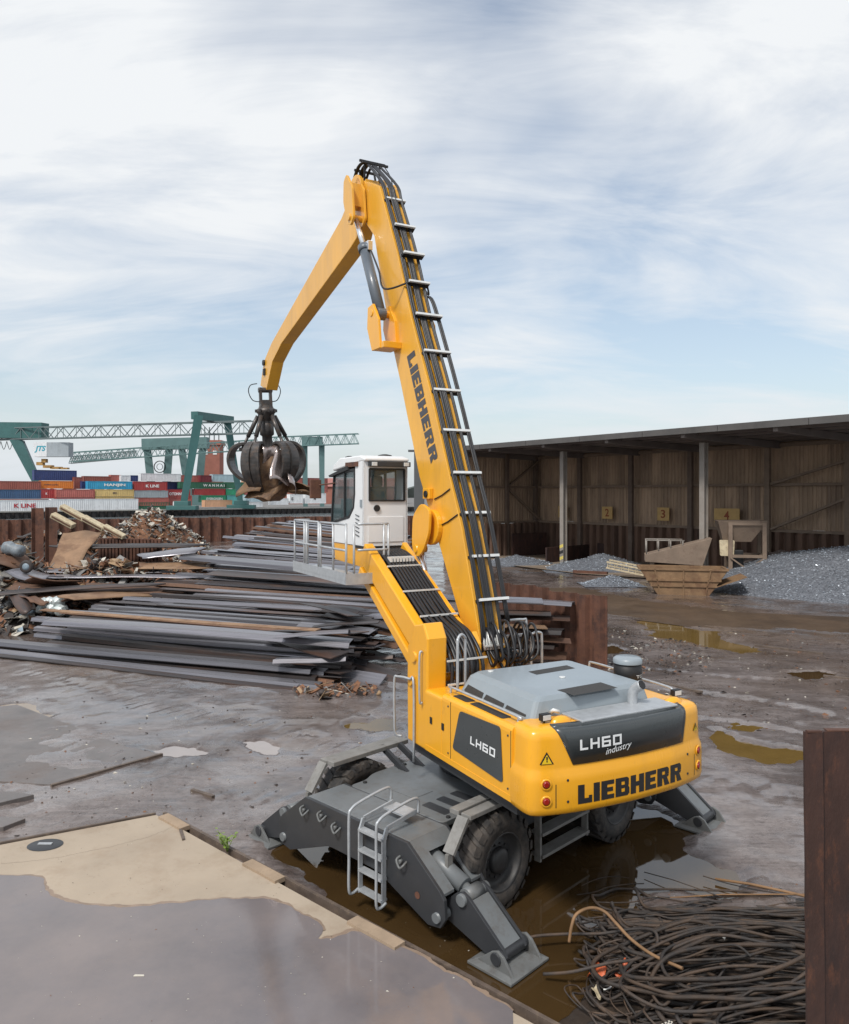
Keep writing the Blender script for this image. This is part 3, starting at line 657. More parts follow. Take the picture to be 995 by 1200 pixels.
# ---------------------------------------------------------------- upper carriage
FZ = lambda u, v, w: (u, w, v)       # (r,z) profile swept along f
PF = lambda u, v, w: (w, u, v)       # (f,z) profile swept along r
HW = 1.62
prof = round_poly([(-HW,1.9),(HW,1.9),(HW,3.0),(-HW,3.0)], .10, 4)
mb = MB(); mb.prism(prof, FZ, -2.99, -.98); up = mb.build('body_shell', M['yellow'], mh, bevel=.01)
prof2 = round_poly([(-HW,1.9),(-.55,1.9),(-.55,2.95),(-HW,2.95)], .07, 4); mb = MB(); mb.prism(prof2, FZ, -.975, -.40); mb.build('service_door', M['yellow'], mh, bevel=.01)
mb = MB(); mb.box((-.5,-.97,1.9),(HW-.02,.35,2.35)); mb.build('front_deck', M['yellow'], mh, bevel=.03)
mb = MB(); mb.box((.62,-.97,2.35),(HW-.05,.2,2.95)); mb.build('tank_box', M['yellow'], mh, bevel=.05)
mb = MB(); mb.box((-1.5,-2.95,1.72),(1.5,.3,1.898)); mb.build('base_frame', M['charcoal'], mh)
# panel seams, bolts and scuffs
for f_ in (-2.0,):
    pass
mb = MB(); mb.box((-HW-.003,-2.975,1.95),(-HW+.01,-2.963,2.93)); mb.build('panel_seam', M['black'], mh)
for f_ in (-1.2,-2.9):
    for z in (2.1,2.85):
        mb = MB(); mb.tube([(-HW-.010,f_,z),(-HW+.01,f_,z)], .016, 8); mb.build('panel_bolt', M['charcoal'], mh)
# seams, latches, lower sill on the left side
mb = MB(); mb.box((-HW-.006,-2.98,1.93),(-HW+.002,-.42,2.02)); mb.build('sill_strip', M['yellow'], mh)
for f_ in (-1.02, -.62):
    mb = MB(); mb.box((-HW-.012,f_-.04,2.42),(-HW+.01,f_+.03,2.53)); mb.build('door_latch', M['black'], mh)
mb = MB(); mb.box((-HW-.004,-1.28,2.03),(-HW+.01,-1.27,2.93)); mb.build('door_seam', M['black'], mh)
# side panel with model lettering
cor = px_poly([(538.5,833),(586,852),(589,918),(530,877)], 0, -HW-.012)
pp = round_poly([(c.y, c.z) for c in cor], .07, 4)
mb = MB(); mb.prism(pp, PF, -HW-.012, -HW+.01); sp = mb.build('side_panel', M['panel'], mh)
def map_text(polys, p00, p10, p01, p11, off):
    """bilinear map of normalised letter polygons on to a planar patch"""
    mb = MB(); p00, p10, p01, p11 = map(Vector, (p00,p10,p01,p11)); o = Vector(off)
    for p in polys: mb.add([p00*(1-x)*(1-y)+p10*x*(1-y)+p01*(1-x)*y+p11*x*y + o for x, y in p], [list(range(len(p)))])
    return mb
def on_plane(pts, ax, v): return [U(x, y, ax, v) for x, y in pts]
t4 = on_plane([(551,871.5),(580,888),(551.5,862.5),(580.5,878)], 0, -HW-.014)
map_text(stroke_text('LH60', TECH, .22), t4[0], t4[1], t4[2], t4[3], (-.002,0,0)).build('lettering', M['textwhite'], sp)
# counterweight: plan outline lofted over height
plan = [(-1.63,-2.965),(-1.655,-3.20),(-1.65,-3.37),(-1.60,-3.455),(-1.48,-3.515),(-1.22,-3.585),(-.85,-3.65),(-.4,-3.685),(0,-3.70),(.4,-3.685),(.85,-3.65),(1.22,-3.585),(1.48,-3.515),(1.60,-3.455),(1.65,-3.37),(1.655,-3.20),(1.63,-2.965)]
plan = [tuple(p.xy) for p in smooth_path([(a,b,0) for a,b in plan], 3)]
rings = [(1.88,.10),(1.89,.045),(1.92,.012),(1.99,0),(2.33,0),(2.42,.008),(2.49,.035),(2.54,.042),(2.90,.05),(2.985,.065),(3.03,.10),(3.055,.16),(3.06,.26)]
def cw_pt(x, y, ins):
    k = 1 - ins/1.66; return (x*k, -2.965 + (y+2.965)*(1 - ins/.73))
vs = []; n = len(plan)
for z, ins in rings: vs += [(*cw_pt(x, y, ins), z) for x, y in plan]
fs = [(i*n+j, i*n+j+1, (i+1)*n+j+1, (i+1)*n+j) for i in range(len(rings)-1) for j in range(n-1)]
fs += [list(range(n))[::-1], [(len(rings)-1)*n+j for j in range(n)]]
mb = MB(); mb.add(vs, fs[:-2], True); mb.add(vs, fs[-2:]); cw = mb.build('counterweight', M['yellow'], mh)
def rear(x, z, off=0.0):
    """point on the rear face at lateral x, height z"""
    ins = np.interp(z, [q[0] for q in rings], [q[1] for q in rings]); k = 1 - ins/1.66
    y = np.interp(x/k, [p[0] for p in plan[6:-6]], [p[1] for p in plan[6:-6]])
    return Vector((x, -2.965+(y+2.965)*(1-ins/.73) - off, z))
def rear_text(polys, x0, x1, z0, z1, off, slant=0.0):
    mb = MB()
    for p in polys:
        xs = sorted({q[0] for q in p}); mb.add([rear(x0+(x1-x0)*a, z0+(z1-z0)*b, off) for a, b in p], [list(range(len(p)))])
    return mb
def cut_strips(polys, w=.03):
    """cut convex-ish polygons into narrow vertical strips so that they follow the curved rear"""
    out = []
    for p in polys:
        xs = [q[0] for q in p]; a, b = min(xs), max(xs); k = max(1, int(math.ceil((b-a)/w)))
        for i in range(k):
            q = p
            for lim, keep in ((a+(b-a)*i/k, 1), (a+(b-a)*(i+1)/k, -1)):
                r_ = []
                for j in range(len(q)):
                    c, d = q[j], q[(j+1) % len(q)]; ic = (c[0]-lim)*keep >= -1e-9; id_ = (d[0]-lim)*keep >= -1e-9
                    if ic: r_.append(c)
                    if ic != id_: t = (lim-c[0])/(d[0]-c[0]); r_.append((lim, c[1]+(d[1]-c[1])*t))
                q = r_
                if len(q) < 3: break
            if len(q) >= 3: out.append(q)
    return out
rear_text(cut_strips(stroke_text('LIEBHERR', HEAVY, .10)), -.97, .98, 2.015, 2.275, .004).build('lettering', M['text'], cw)
# dark rear panel
def rear_patch(x0b, x1b, x0t, x1t, z0, z1, off, nx=24, nz=6, fold=0.0):
    vs = []
    nz = len([q for q in rings if z0 < q[0] < z1])+1
    for j in range(nz+1):
        zs_ = [z0] + [q[0] for q in rings if z0 < q[0] < z1] + [z1]; nz = len(zs_)-1; z = zs_[min(j,nz)]; t = (z-z0)/(z1-z0)
        for i in range(nx+1):
            s = i/nx; x = (x0b+(x1b-x0b)*s)*(1-t)+(x0t+(x1t-x0t)*s)*t; vs.append(rear(x, z, off))
    fs = [(j*(nx+1)+i, j*(nx+1)+i+1, (j+1)*(nx+1)+i+1, (j+1)*(nx+1)+i) for j in range(nz) for i in range(nx)]
    return vs, fs
vs, fs = rear_patch(-1.02,1.06,-1.25,1.18,2.55,3.052,.012,24,12)
mb = MB(); mb.add(vs, fs, True)
top = vs[-25:]; mb.add([*top, *[Vector((v.x*.99, v.y+.08, 3.082)) for v in top]], [(i, i+1, 26+i, 25+i) for i in range(24)], True)
rp = mb.build('rear_panel', M['panel'], mh)
so_ = rp.modifiers.new('solid', 'SOLIDIFY'); so_.thickness = .012; so_.offset = -1
rear_text(cut_strips(stroke_text('LH60', TECH, .22)), -.92, -.22, 2.74, 2.885, .0285).build('lettering', M['textwhite'], rp)
tv, tf = text_geo('industry', 1, .35); mb = MB(); mb.add([rear(-.50+.46*x, 2.60+.115*y+.05*x, .0285) for x, y in tv], tf); mb.build('lettering', M['textwhite'], rp)
mb = MB(); mb.box((.02,-3.60,2.885),(.14,-3.52,2.92)); mb.build('panel_latch', M['black'], rp)
# tail lights (each in a shallow pocket) and warning triangles
for (x, z) in ((-1.43,2.33),(-1.43,2.10),(1.44,2.35),(1.44,2.12)):
    p = rear(x, z, .004); nx_ = -.35 if x < 0 else .35; d = Vector((nx_, -1, 0)).normalized()
    mb = MB(); mb.tube([p - d*.03, p + d*.012], .055, 18); mb.tube([p + d*.012, p + d*.022], [.055,.03], 18); tl = mb.build('tail_light', M['redlight'], cw)
    mb = MB(); mb.lathe([(.056,0),(.075,.006),(.08,-.01)], lambda a, c, s_: p + d*(a+.008) + Vector((-d.y, d.x, 0))*c + Vector((0,0,s_)), 18); mb.build('lamp_bezel', M['yellow'], tl)
M['sign'] = mat('warning_yellow', (.75,.5,.02), .4, var=.03)
for (x, z, s_) in ((-1.40,2.66,.10),(1.42,2.70,.07)):
    tri = [(-1,-.7),(1,-.7),(0,1)]; mb = MB(); mb.add([rear(x, z, .010)+Vector((a*s_*.985,-a*s_*.28*(1 if x>0 else -1)*-1,b*s_)) for a, b in tri], [(0,1,2)]); wt = mb.build('warning_sign', M['text'], cw)
    mb = MB(); mb.add([rear(x, z-.012, .014)+Vector((a*s_*.74*.985,a*s_*.74*.28*(1 if x>0 else -1),b*s_*.74)) for a, b in tri], [(0,1,2)]); mb.build('sign_face', M['sign'], wt)
    mb = MB(); mb.add([rear(x, z, .018)+Vector((a*s_,a*s_*.28*(1 if x>0 else -1),b*s_)) for a, b in ((-.09,-.12),(.09,-.12),(.11,.35),(-.11,.35))], [(0,1,2,3)]); mb.add([rear(x, z, .018)+Vector((a*s_,a*s_*.28*(1 if x>0 else -1),b*s_)) for a, b in ((-.09,-.38),(.09,-.38),(.09,-.2),(-.09,-.2))], [(0,1,2,3)]); mb.build('sign_mark', M['text'], wt)
# moulding seam and lifting-eye plugs on the counterweight
for x in (-1.30, 1.32):
    mb = MB(); mb.add([rear(x+dx, z, .003) for dx, z in ((0,2.0),(.012,2.0),(.012,2.32),(0,2.32))], [(0,1,2,3)]); mb.build('panel_seam', M['text'], cw)
for x in (-1.12, 1.14):
    for z in (2.07, 2.36):
        p = rear(x, z, .0); mb = MB(); mb.tube([p, p+Vector((0,-.008,0))], .018, 10); mb.build('plug', M['charcoal'], cw)
# top surface behind the hood: aluminium tread cover
mb = MB(); mb.box((-.78,-3.50,3.062),(1.05,-3.03,3.095)); mb.build('tread_cover', M['galv'], mh, bevel=.01)
for x in (-.98, 1.18):
    mb = MB(); mb.lathe([(.17,-.05),(.15,.05),(.07,.09),(0,.1)], lambda a, c, s_: (x+c*1.1, -3.27+s_*.6, 3.04+a), 16); mb.build('lifting_lug', M['yellow'], mh)
# hood
HB, HT = 3.0, 3.33
low = [(-1.30,-3.02),(.98,-3.02),(1.0,-1.02),(-1.28,-.98)]; hi = [(-1.08,-2.90),(.86,-2.92),(.86,-1.12),(-1.05,-1.10)]
mb = MB(); lo_ = round_poly(low, .12, 4); hi_ = round_poly(hi, .12, 4); nn_ = len(lo_)
md_ = [(a[0]*.35+b_[0]*.65+(a[0]-b_[0])*.12, a[1]*.35+b_[1]*.65+(a[1]-b_[1])*.12) for a, b_ in zip(lo_, hi_)]
vs = [(x,y,HB) for x,y in lo_]+[(x,y,HB+.04) for x,y in lo_]+[(x,y,HT-.06) for x,y in md_]+[(x,y,HT) for x,y in hi_]
fs = [(k*nn_+i, k*nn_+(i+1)%nn_, (k+1)*nn_+(i+1)%nn_, (k+1)*nn_+i) for k in range(3) for i in range(nn_)]
mb.add(vs, fs); mb.add([(x,y,HT) for x,y in hi_], [list(range(nn_))]); hood = mb.build('engine_hood', M['grey'], mh, bevel=.015)
def hood_left(f_, t):                 # point on the sloping left side of the hood
    xl, xh = -1.30, -1.115; return Vector((xl+(xh-xl)*t - .012, f_, HB+.04+(HT-.06-HB-.04)*t))
for (f0, f1) in ((-1.68,-1.15),(-2.28,-1.74),(-2.86,-2.34)):
    mb = MB(); mb.quad(hood_left(f1,.08), hood_left(f0,.08), hood_left(f0+.02,.9), hood_left(f1-.02,.9)); mb.build('hood_grille', M['grille'], hood)
for q in ([(653,808.5),(704,799.5),(724,806),(672.5,815)], [(619,787),(664,779.5),(674,783),(629,790.5)]):
    P = [U(x, y, 2, HT+.003) for x, y in q]; mb = MB(); mb.quad(*P); mb.build('hood_vent', M['grille'], hood)
mb = MB()
for (x, y) in ((575,787),(659,794)):
    p = U(x, y, 2, HT); mb.tube([p, p+Vector((0,0,.015))], .05, 10)
mb.build('hood_cap', M['alu'], hood)
mb = MB(); mb.tube([(-.95,-3.0,3.12),(-.95,-3.06,3.16),(-.86,-3.08,3.13)], .03, 6); mb.build('hood_catch', M['alu'], hood)
# top grilles along the left edge
for (f0, f1) in ((-1.62,-1.18),(-2.62,-1.70)):
    mb = MB(); mb.prism(round_poly([(-1.53,f0),(-1.53,f1),(-1.36,f1),(-1.36,f0)], .04), lambda u, v, w: (u, v, w), 3.001, 3.006); mb.build('deck_grille', M['grille'], mh)
def rail(pts, r=.02, name='handrail', m='galv', parent=None):
    mb = MB(); mb.tube(smooth_path(pts, 4), r, 8); return mb.build(name, M[m], parent or mh)
rail([(-1.46,-2.92,3.0),(-1.46,-2.92,3.06),(-1.46,-2.86,3.10),(-1.46,-1.1,3.10),(-1.46,-1.02,3.08),(-1.46,-1.0,3.0)])
rail([(1.45,-1.0,3.0),(1.45,-1.0,3.18),(1.45,-1.1,3.22),(1.45,-1.8,3.22),(1.45,-1.88,3.18),(1.45,-1.88,3.0)])
rail([(1.45,-2.0,3.0),(1.45,-2.0,3.14),(1.45,-2.08,3.18),(1.45,-2.9,3.18),(1.45,-3.0,3.12),(1.45,-3.0,3.0)])
# tall hoop rails by the riser
p = U(532,812,2,3.0)
for k in (0,): rail([(-1.30,-.95,2.95),(-1.30,-.95,3.75),(-1.28,-.93,3.86),(-1.20,-.90,3.92),(-1.11,-.87,3.86),(-1.10,-.86,3.75),(-1.10,-.86,2.95)], .025)
rail([(1.2,.1,2.9),(1.2,.1,3.5),(1.15,.1,3.6),(1.0,.1,3.6),(.95,.1,3.5),(.95,.1,2.9)], .025)
rail([(.45,.3,3.0),(.45,.3,3.75),(.5,.3,3.84),(.9,.3,3.84),(.98,.3,3.76),(.98,.3,3.0)], .025)
# air filter, exhaust, work lamps
c0 = U(740,802,2,3.02); cx0, cy0 = 1.30, -2.15
mb = MB(); mb.lathe([(.16,2.98),(.16,3.1),(.23,3.13),(.23,3.40),(.20,3.42),(.235,3.44),(.235,3.50),(.20,3.53),(0,3.535)], lambda a, x, y: (cx0+x, cy0+y, a), 24); af = mb.build('air_filter', M['black'], mh)
mb = MB(); mb.lathe([(.24,3.44),(.24,3.505),(.205,3.535),(0,3.541)], lambda a, x, y: (cx0+x, cy0+y, a), 24); mb.build('filter_lid', M['grey'], af)
tv, tf = text_geo('TOP', 1, 0); mb = MB()
mb.add([(cx0+.233*math.sin(a_), cy0-.233*math.cos(a_), 3.22+.05*y) for x, y in tv for a_ in (-.1+x*1.0,)], tf); mb.build('filter_marking', M['textwhite'], af)
ex = U(736,832,2,3.1); mb = MB()
pts = [(.50,-3.12,3.05),(.50,-3.12,3.22),(.52,-3.16,3.32),(.54,-3.28,3.40)]
mb.tube(smooth_path(pts, 4), .075, 16, caps=False); ep = mb.build('exhaust_pipe', M['galv'], mh)
s2 = ep.modifiers.new('solid', 'SOLIDIFY'); s2.thickness = .006
mb = MB(); p_ = Vector((.535,-3.262,3.39)); mb.tube([p_, p_+Vector((.003,-.02,.013))], .07, 14); mb.build('exhaust_mouth', M['black'], ep)
for (x, f_) in ((-1.22,-3.22),(1.42,-3.1)):
    mb = MB(); mb.box((x-.08,f_-.05,3.09),(x+.08,f_+.04,3.19)); mb.bar((x,f_+.02,3.02),(x,f_+.02,3.1),.03,.03); wl_ = mb.build('work_lamp', M['black'], mh, bevel=.01)
    mb = MB(); mb.box((x-.065,f_-.056,3.105),(x+.065,f_-.049,3.175)); mb.build('lamp_glass', M['alu'], wl_)
# riser for the cab
rprof = [(.30,1.9),(.32,3.0),(.30,3.55),(.02,3.98),(-.30,4.05),(-.46,3.8),(-.44,3.0),(-.40,1.9)]
mb = MB(); mb.prism(rprof, PF, -1.60, -1.22); ris = mb.build('cab_riser', M['yellow'], mh, bevel=.03)
rprof2 = [(.30,2.3),(.30,3.2),(.16,3.66),(-.14,3.80),(-.30,3.6),(-.30,2.3)]
mb = MB(); mb.prism(rprof2, PF, -.52, -.42); mb.build('riser_plate', M['yellow'], ris, bevel=.015)
mb = MB(); mb.tube([(-1.64,.02,3.42),(-.38,.02,3.42)], .09, 16); mb.tube([(-1.64,.14,2.97),(-.38,.14,2.97)], .08, 16); mb.build('riser_pin', M['yellow'], ris)
for i in range(9):
    x = -1.14 + .075*i; f0 = -.30 - .04*math.sin(i*1.7)
    mb = MB(); mb.tube(smooth_path([(x,f0-.16,2.3),(x,f0-.18,2.9),(x+.01,f0-.16,3.35),(x,-.10,3.76),(x,.5,3.98+.03*math.sin(i*2.1)),(x+.01,1.2,4.36),(x,2.2,4.96),(x,2.85,5.10)], 5), .034, 7); mb.build('cab_hose', M['hose'], mh)
for (f_, z_) in ((-.53,3.0),(-.50,3.4),(.5,4.03),(1.2,4.41),(1.9,4.83)):
    mb = MB(); mb.bar((-1.24,f_,z_),(-.44,f_,z_),.03,.03); mb.build('hose_clamp', M['alu'], mh)
mb = MB()
for i in range(8): mb.box((-1.12+.07*i,2.0,4.90),(-1.075+.07*i,2.16,5.0))
mb.build('hose_coupling', M['alu'], mh)
# elevator arms: two yellow beams up to the cab
def arm(r0, r1, f0, z0, f1, z1, h, name):
    d = Vector((f1-f0, z1-z0)).normalized(); nrm = Vector((-d.y, d.x))
    a, b_ = Vector((f0,z0)), Vector((f1,z1))
    pr = [a+nrm*h*.5-d*.15, b_+nrm*h*.5+d*.1, b_-nrm*h*.5+d*.1, a-nrm*h*.5-d*.15]
    mb = MB(); mb.prism([tuple(q) for q in pr], PF, r0, r1); return mb.build(name, M['yellow'], mh, bevel=.025)
arm(-1.40,-1.20,.0,3.40,2.72,5.00,.46,'elevator_arm'); arm(-.52,-.40,.0,3.42,2.72,5.02,.42,'elevator_arm')
mb = MB(); d0, d1 = Vector((-1.2,.0,3.40)), Vector((-1.2,2.75,5.0)); mb.add([d0, d1, d1+Vector((.68,0,0)), d0+Vector((.68,0,0))], [(0,1,2,3)]); mb.build('arm_tray', M['charcoal'], mh)
arm(-1.42,-1.24,.12,2.95,2.85,4.62,.20,'lower_arm'); arm(-.54,-.42,.12,2.95,2.85,4.62,.20,'lower_arm')
# ---------------------------------------------------------------- cab
CB, CF, CL, CR_, C0, C1 = 2.90, 4.75, -1.32, -.29, 5.17, 7.02
side = [(CB,C0),(CF-.05,C0),(CF+.02,C0+.5),(CF-.12,C1-.28),(CF-.40,C1-.02),(CB+.25,C1+.03),(CB,C1-.04)]
mb = MB(); wz = []
# shell as a frame: rear wall with window opening, left wall with cut-out, roof, floor, right wall
def wall_with_hole(outer, hole, fn, a, b_):
    """ring of quads between outer and hole (same count) as a slab"""
    n = len(outer); m_ = MB()
    for w_, flip in ((a, 1), (b_, 0)):
        vs = [fn(u, v, w_) for u, v in outer] + [fn(u, v, w_) for u, v in hole]
        m_.add(vs, [(i, (i+1)%n, n+(i+1)%n, n+i) for i in range(n)])
    for ring in (outer, hole):
        vs = [fn(u, v, a) for u, v in ring] + [fn(u, v, b_) for u, v in ring]; m_.add(vs, [(i, (i+1)%n, n+(i+1)%n, n+i) for i in range(n)])
    return m_
outer = [(CL,C0),(CR_,C0),(CR_,C1-.03),(CL,C1-.03)]; hole = [(CL+.13,C0+.96),(CR_-.08,C0+.96),(CR_-.08,C1-.22),(CL+.13,C1-.22)]
cab = wall_with_hole(outer, hole, FZ, CB, CB+.06).build('cab', M['white'], mh, bevel=.02)
# left wall: white below and behind, big glazed door in front
lw = [(CB,C0),(CF-.05,C0),(CF+.0,C0+.42),(CB+.78,C0+.58),(CB+.52,C0+.80),(CB+.46,C0+1.1),(CB+.46,C1-.2),(CB+.46,C1-.03),(CB,C1-.03)]
mb = MB(); mb.prism(lw, PF, CL, CL+.05); mb.build('side_wall', M['white'], cab, bevel=.01)
mb = MB(); mb.prism(lw, PF, CR_-.05, CR_); mb.build('side_wall', M['white'], cab, bevel=.01)
gl = [(CF+.0,C0+.44),(CB+.79,C0+.60),(CB+.54,C0+.82),(CB+.48,C0+1.1),(CB+.48,C1-.22),(CF-.16,C1-.30)]
for r0 in (CL+.015, CR_-.035):
    mb = MB(); mb.prism(gl, PF, r0, r0+.02); dw = mb.build('door_window', M['glass'], cab)
    mb = MB(); fr_ = [Vector((0,a,b_)) for a, b_ in gl]
    for i in range(len(gl)): mb.bar((r0-.005,*gl[i]), (r0-.005,*gl[(i+1)%len(gl)]), .05, .05, (1,0,0))
    mb.bar((r0-.005,CB+1.05,C0+.55),(r0-.005,CB+1.05,C1-.24),.05,.05,(1,0,0)); mb.build('window_frame', M['black'], dw)
mb = MB(); mb.quad((CL+.05,CF,C0+.45),(CR_-.05,CF,C0+.45),(CR_-.05,CF-.14,C1-.28),(CL+.05,CF-.14,C1-.28)); mb.build('front_window', M['glass'], cab)
mb = MB(); mb.quad((CL+.13,CB+.03,C0+.96),(CR_-.08,CB+.03,C0+.96),(CR_-.08,CB+.03,C1-.22),(CL+.13,CB+.03,C1-.22)); rw = mb.build('rear_window', M['glass'], cab)
mb = MB()
for i in range(4): mb.bar((hole[i][0],CB-.005,hole[i][1]),(hole[(i+1)%4][0],CB-.005,hole[(i+1)%4][1]),.035,.05,(0,1,0))
mb.build('window_seal', M['black'], rw)
rf = [(CB-.06,C1-.06),(CB-.06,C1+.01),(CB+.2,C1+.07),(CF-.5,C1+.06),(CF-.12,C1-.1),(CF-.08,C1-.22),(CF-.3,C1-.2),(CB+.1,C1-.06)]
mb = MB(); mb.prism(rf, PF, CL-.01, CR_+.01); rfo = mb.build('cab_roof', M['white'], cab, bevel=.03)
mb = MB(); mb.box((CL+.1,CB-.10,C1-.17),(CR_+.03,CB-.005,C1-.065)); mb.build('roof_visor', M['charcoal'], rfo, bevel=.01)
for x in (CL+.2, CR_-.08):
    mb = MB(); mb.box((x-.06,CB-.13,C1-.16),(x+.06,CB-.10,C1-.08)); mb.build('cab_lamp', M['alu'], rfo, bevel=.006)
mb = MB(); mb.box((CL-.03,CB+.28,C1-.16),(CL+.0,CB+.95,C1-.06)); mb.build('side_lamp_bar', M['steelrust'], rfo)
mb = MB(); mb.prism([(CB+.75,C1-.22),(CF+.02,C1-.36),(CF+.08,C1-.32),(CB+.8,C1-.14)], PF, CL-.05, CR_+.05); mb.build('sun_visor', M['black'], rfo)
mb = MB(); mb.lathe([(.16,0),(.15,.03),(.05,.05),(0,.052)], lambda a, x, y: (-.62+x, CB+.45+y, C1+.07+a), 14); mb.build('roof_dome', M['black'], rfo)
mb = MB(); mb.lathe([(.11,0),(.1,.03),(.04,.05),(0,.052)], lambda a, x, y: (-1.1+x, CF-.55+y, C1+.06+a), 14); mb.build('roof_dome', M['black'], rfo)
mb = MB(); mb.box((CL+.05,CB+.06,C0),(CR_-.05,CF-.06,C0+.06)); mb.build('cab_floor', M['charcoal'], cab)
mb = MB(); mb.box((CL+.1,CB-.015,C0+.08),(CR_-.1,CB-.002,C0+.62)); mb.build('rear_hatch', M['white'], cab, bevel=.012)
mb = MB(); mb.tube([(CL+.30,CB-.03,C0+.80),(CL+.30,CB+.0,C0+.80)], .07, 14); mb.build('fuel_port', M['black'], cab)
for i in range(6):
    mb = MB(); z = C0+.2+.085*i; mb.bar((CL-.004,CB+.22,z),(CL-.004,CB+.42,z+.035),.012,.028,(1,0,0)); mb.build('vent_slot', M['charcoal'], cab)
mb = MB(); mb.box((CL-.02,CB+.08,C0+.82),(CL+.0,CB+.16,C0+.98)); mb.build('door_handle', M['grey'], cab)
# seat inside
mb = MB(); mb.box((-1.02,3.45,C0+.06),(-.55,3.95,C0+.55)); mb.box((-1.0,3.35,C0+.55),(-.57,3.5,C0+1.25)); mb.box((-.92,3.36,C0+1.25),(-.65,3.46,C0+1.5)); mb.build('seat', M['black'], cab, bevel=.05)
mb = MB(); mb.box((-1.2,4.2,C0+.06),(-1.02,4.5,C0+1.0)); mb.build('console', M['charcoal'], cab, bevel=.03)
# yellow cab base
mb = MB(); mb.prism([(CB+.0,C0-.005),(CF-.1,C0-.005),(CF-.15,C0-.40),(CB+.02,C0-.46)], PF, CL+.02, CR_-.25); mb.build('cab_base', M['yellow'], cab, bevel=.02)
mb = MB(); mb.box((CL-.02,CB-.02,C0-.05),(CR_+.02,CB+.5,C0+.0)); mb.build('base_rim', M['black'], cab)
# mirror
mb = MB(); mb.tube([(CL,CF-.2,C1-.5),(CL-.3,CF+.2,C1-.55)], .02, 6); mb.box((CL-.46,CF+.13,C1-.85),(CL-.20,CF+.22,C1-.42)); mb.build('mirror', M['steelrust'], cab, bevel=.02)
# platform with railings round the left and rear of the cab
pl_o, pl_i, pb, pf, pz = -1.98, -1.34, 2.28, 5.55, 4.56
mb = MB(); mb.box((pl_o,pb,pz-.10),(pl_i,pf,pz+.02)); mb.box((pl_i-.02,pb,pz-.10),(-.98,CB-.05,pz+.02)); plat = mb.build('platform', M['galv'], mh)
def post(x, y, z0=pz, z1=pz+1.10): 
    mb = MB(); mb.tube([(x,y,z0-.06),(x,y,z1)], .026, 8); mb.build('rail_post', M['galv'], plat)
for y in (pb+.04, pb+.75, pb+1.5, pb+1.62, pb+2.4, pb+2.55, pf-.04): post(pl_o+.03, y)
for x in (-1.02,): post(x, pb+.04); 
post(-1.12, pb+.04); post(pl_o+.2, pb+.04); post(pl_o+.35, pf-.04)
def rl(pts): 
    mb = MB(); mb.tube(smooth_path(pts, 4), .024, 8); mb.build('platform_rail', M['galv'], plat)
for z in (pz+1.10, pz+.58):
    rl([(pl_o+.03,pb+.04,z),(pl_o+.03,pb+1.5,z)]); rl([(pl_o+.03,pb+1.62,z),(pl_o+.03,pf-.04,z)]); rl([(-1.70,pb+.04,z),(-1.02,pb+.04,z)]); rl([(pl_o+.03,pf-.04,z),(pl_o+.4,pf-.04,z)])
mb = MB(); mb.box((pl_o-.005,pb-.005,pz-.02),(pl_o+.01,pf,pz+.14)); mb.box((pl_o,pb-.01,pz-.10),(-.98,pb+.005,pz+.12)); mb.build('toe_board', M['galv'], plat)
# front left corner grab rail on riser / steps
rail([(-1.68,.36,1.95),(-1.78,.42,2.0),(-1.80,.42,2.3),(-1.80,.42,2.95),(-1.76,.36,3.02),(-1.66,.1,3.02),(-1.64,-.02,2.95),(-1.64,-.02,1.6)], .022)
rail([(-1.62,-.30,2.7),(-1.67,-.30,2.75),(-1.67,-.30,3.5),(-1.62,-.30,3.56)], .02)
# ---------------------------------------------------------------- boom
BL, BRt = -.27, .27
back_px = [(569,800),(559.5,732.6),(541.4,622),(527,559.5),(504.4,460),(482,373),(466,299),(449.8,238)]
front_px = [(552,771),(531,696),(513,632.6),(491.6,559.5),(469,447),(456.2,389),(438.5,276.5)]
bk = [U(x, y, 0, BL) for x, y in back_px]; fn_ = [U(x, y, 0, BL) for x, y in front_px]
bk2 = [(p.y, p.z) for p in bk]; fr2 = [(p.y, p.z) for p in fn_]
pin_t = U(432,226,0,0.0)
pt = (pin_t.y, pin_t.z)
d_up = (Vector(bk2[-1]) - Vector(bk2[-2])).normalized()
nose = [(bk2[-1][0]+d_up.x*.55, bk2[-1][1]+d_up.y*.55), (pt[0]+.05, pt[1]+.32), (pt[0]+.32, pt[1]+.05), (pt[0]+.2, pt[1]-.35)]
bprof = bk2 + nose + fr2[::-1] + [(.22,2.75),(.0,2.72)]
mb = MB(); mb.prism(bprof, PF, BL, BRt); boom = mb.build('boom', M['boom'], mh, bevel=.015)
t4 = on_plane([(476.8,418),(505,543.5),(485.6,410),(513.4,537)], 0, BL-.004)
map_text(stroke_text('LIEBHERR', HEAVY, .10), t4[0], t4[1], t4[2], t4[3], (-.002,0,0)).build('lettering', M['textgrey'], boom)
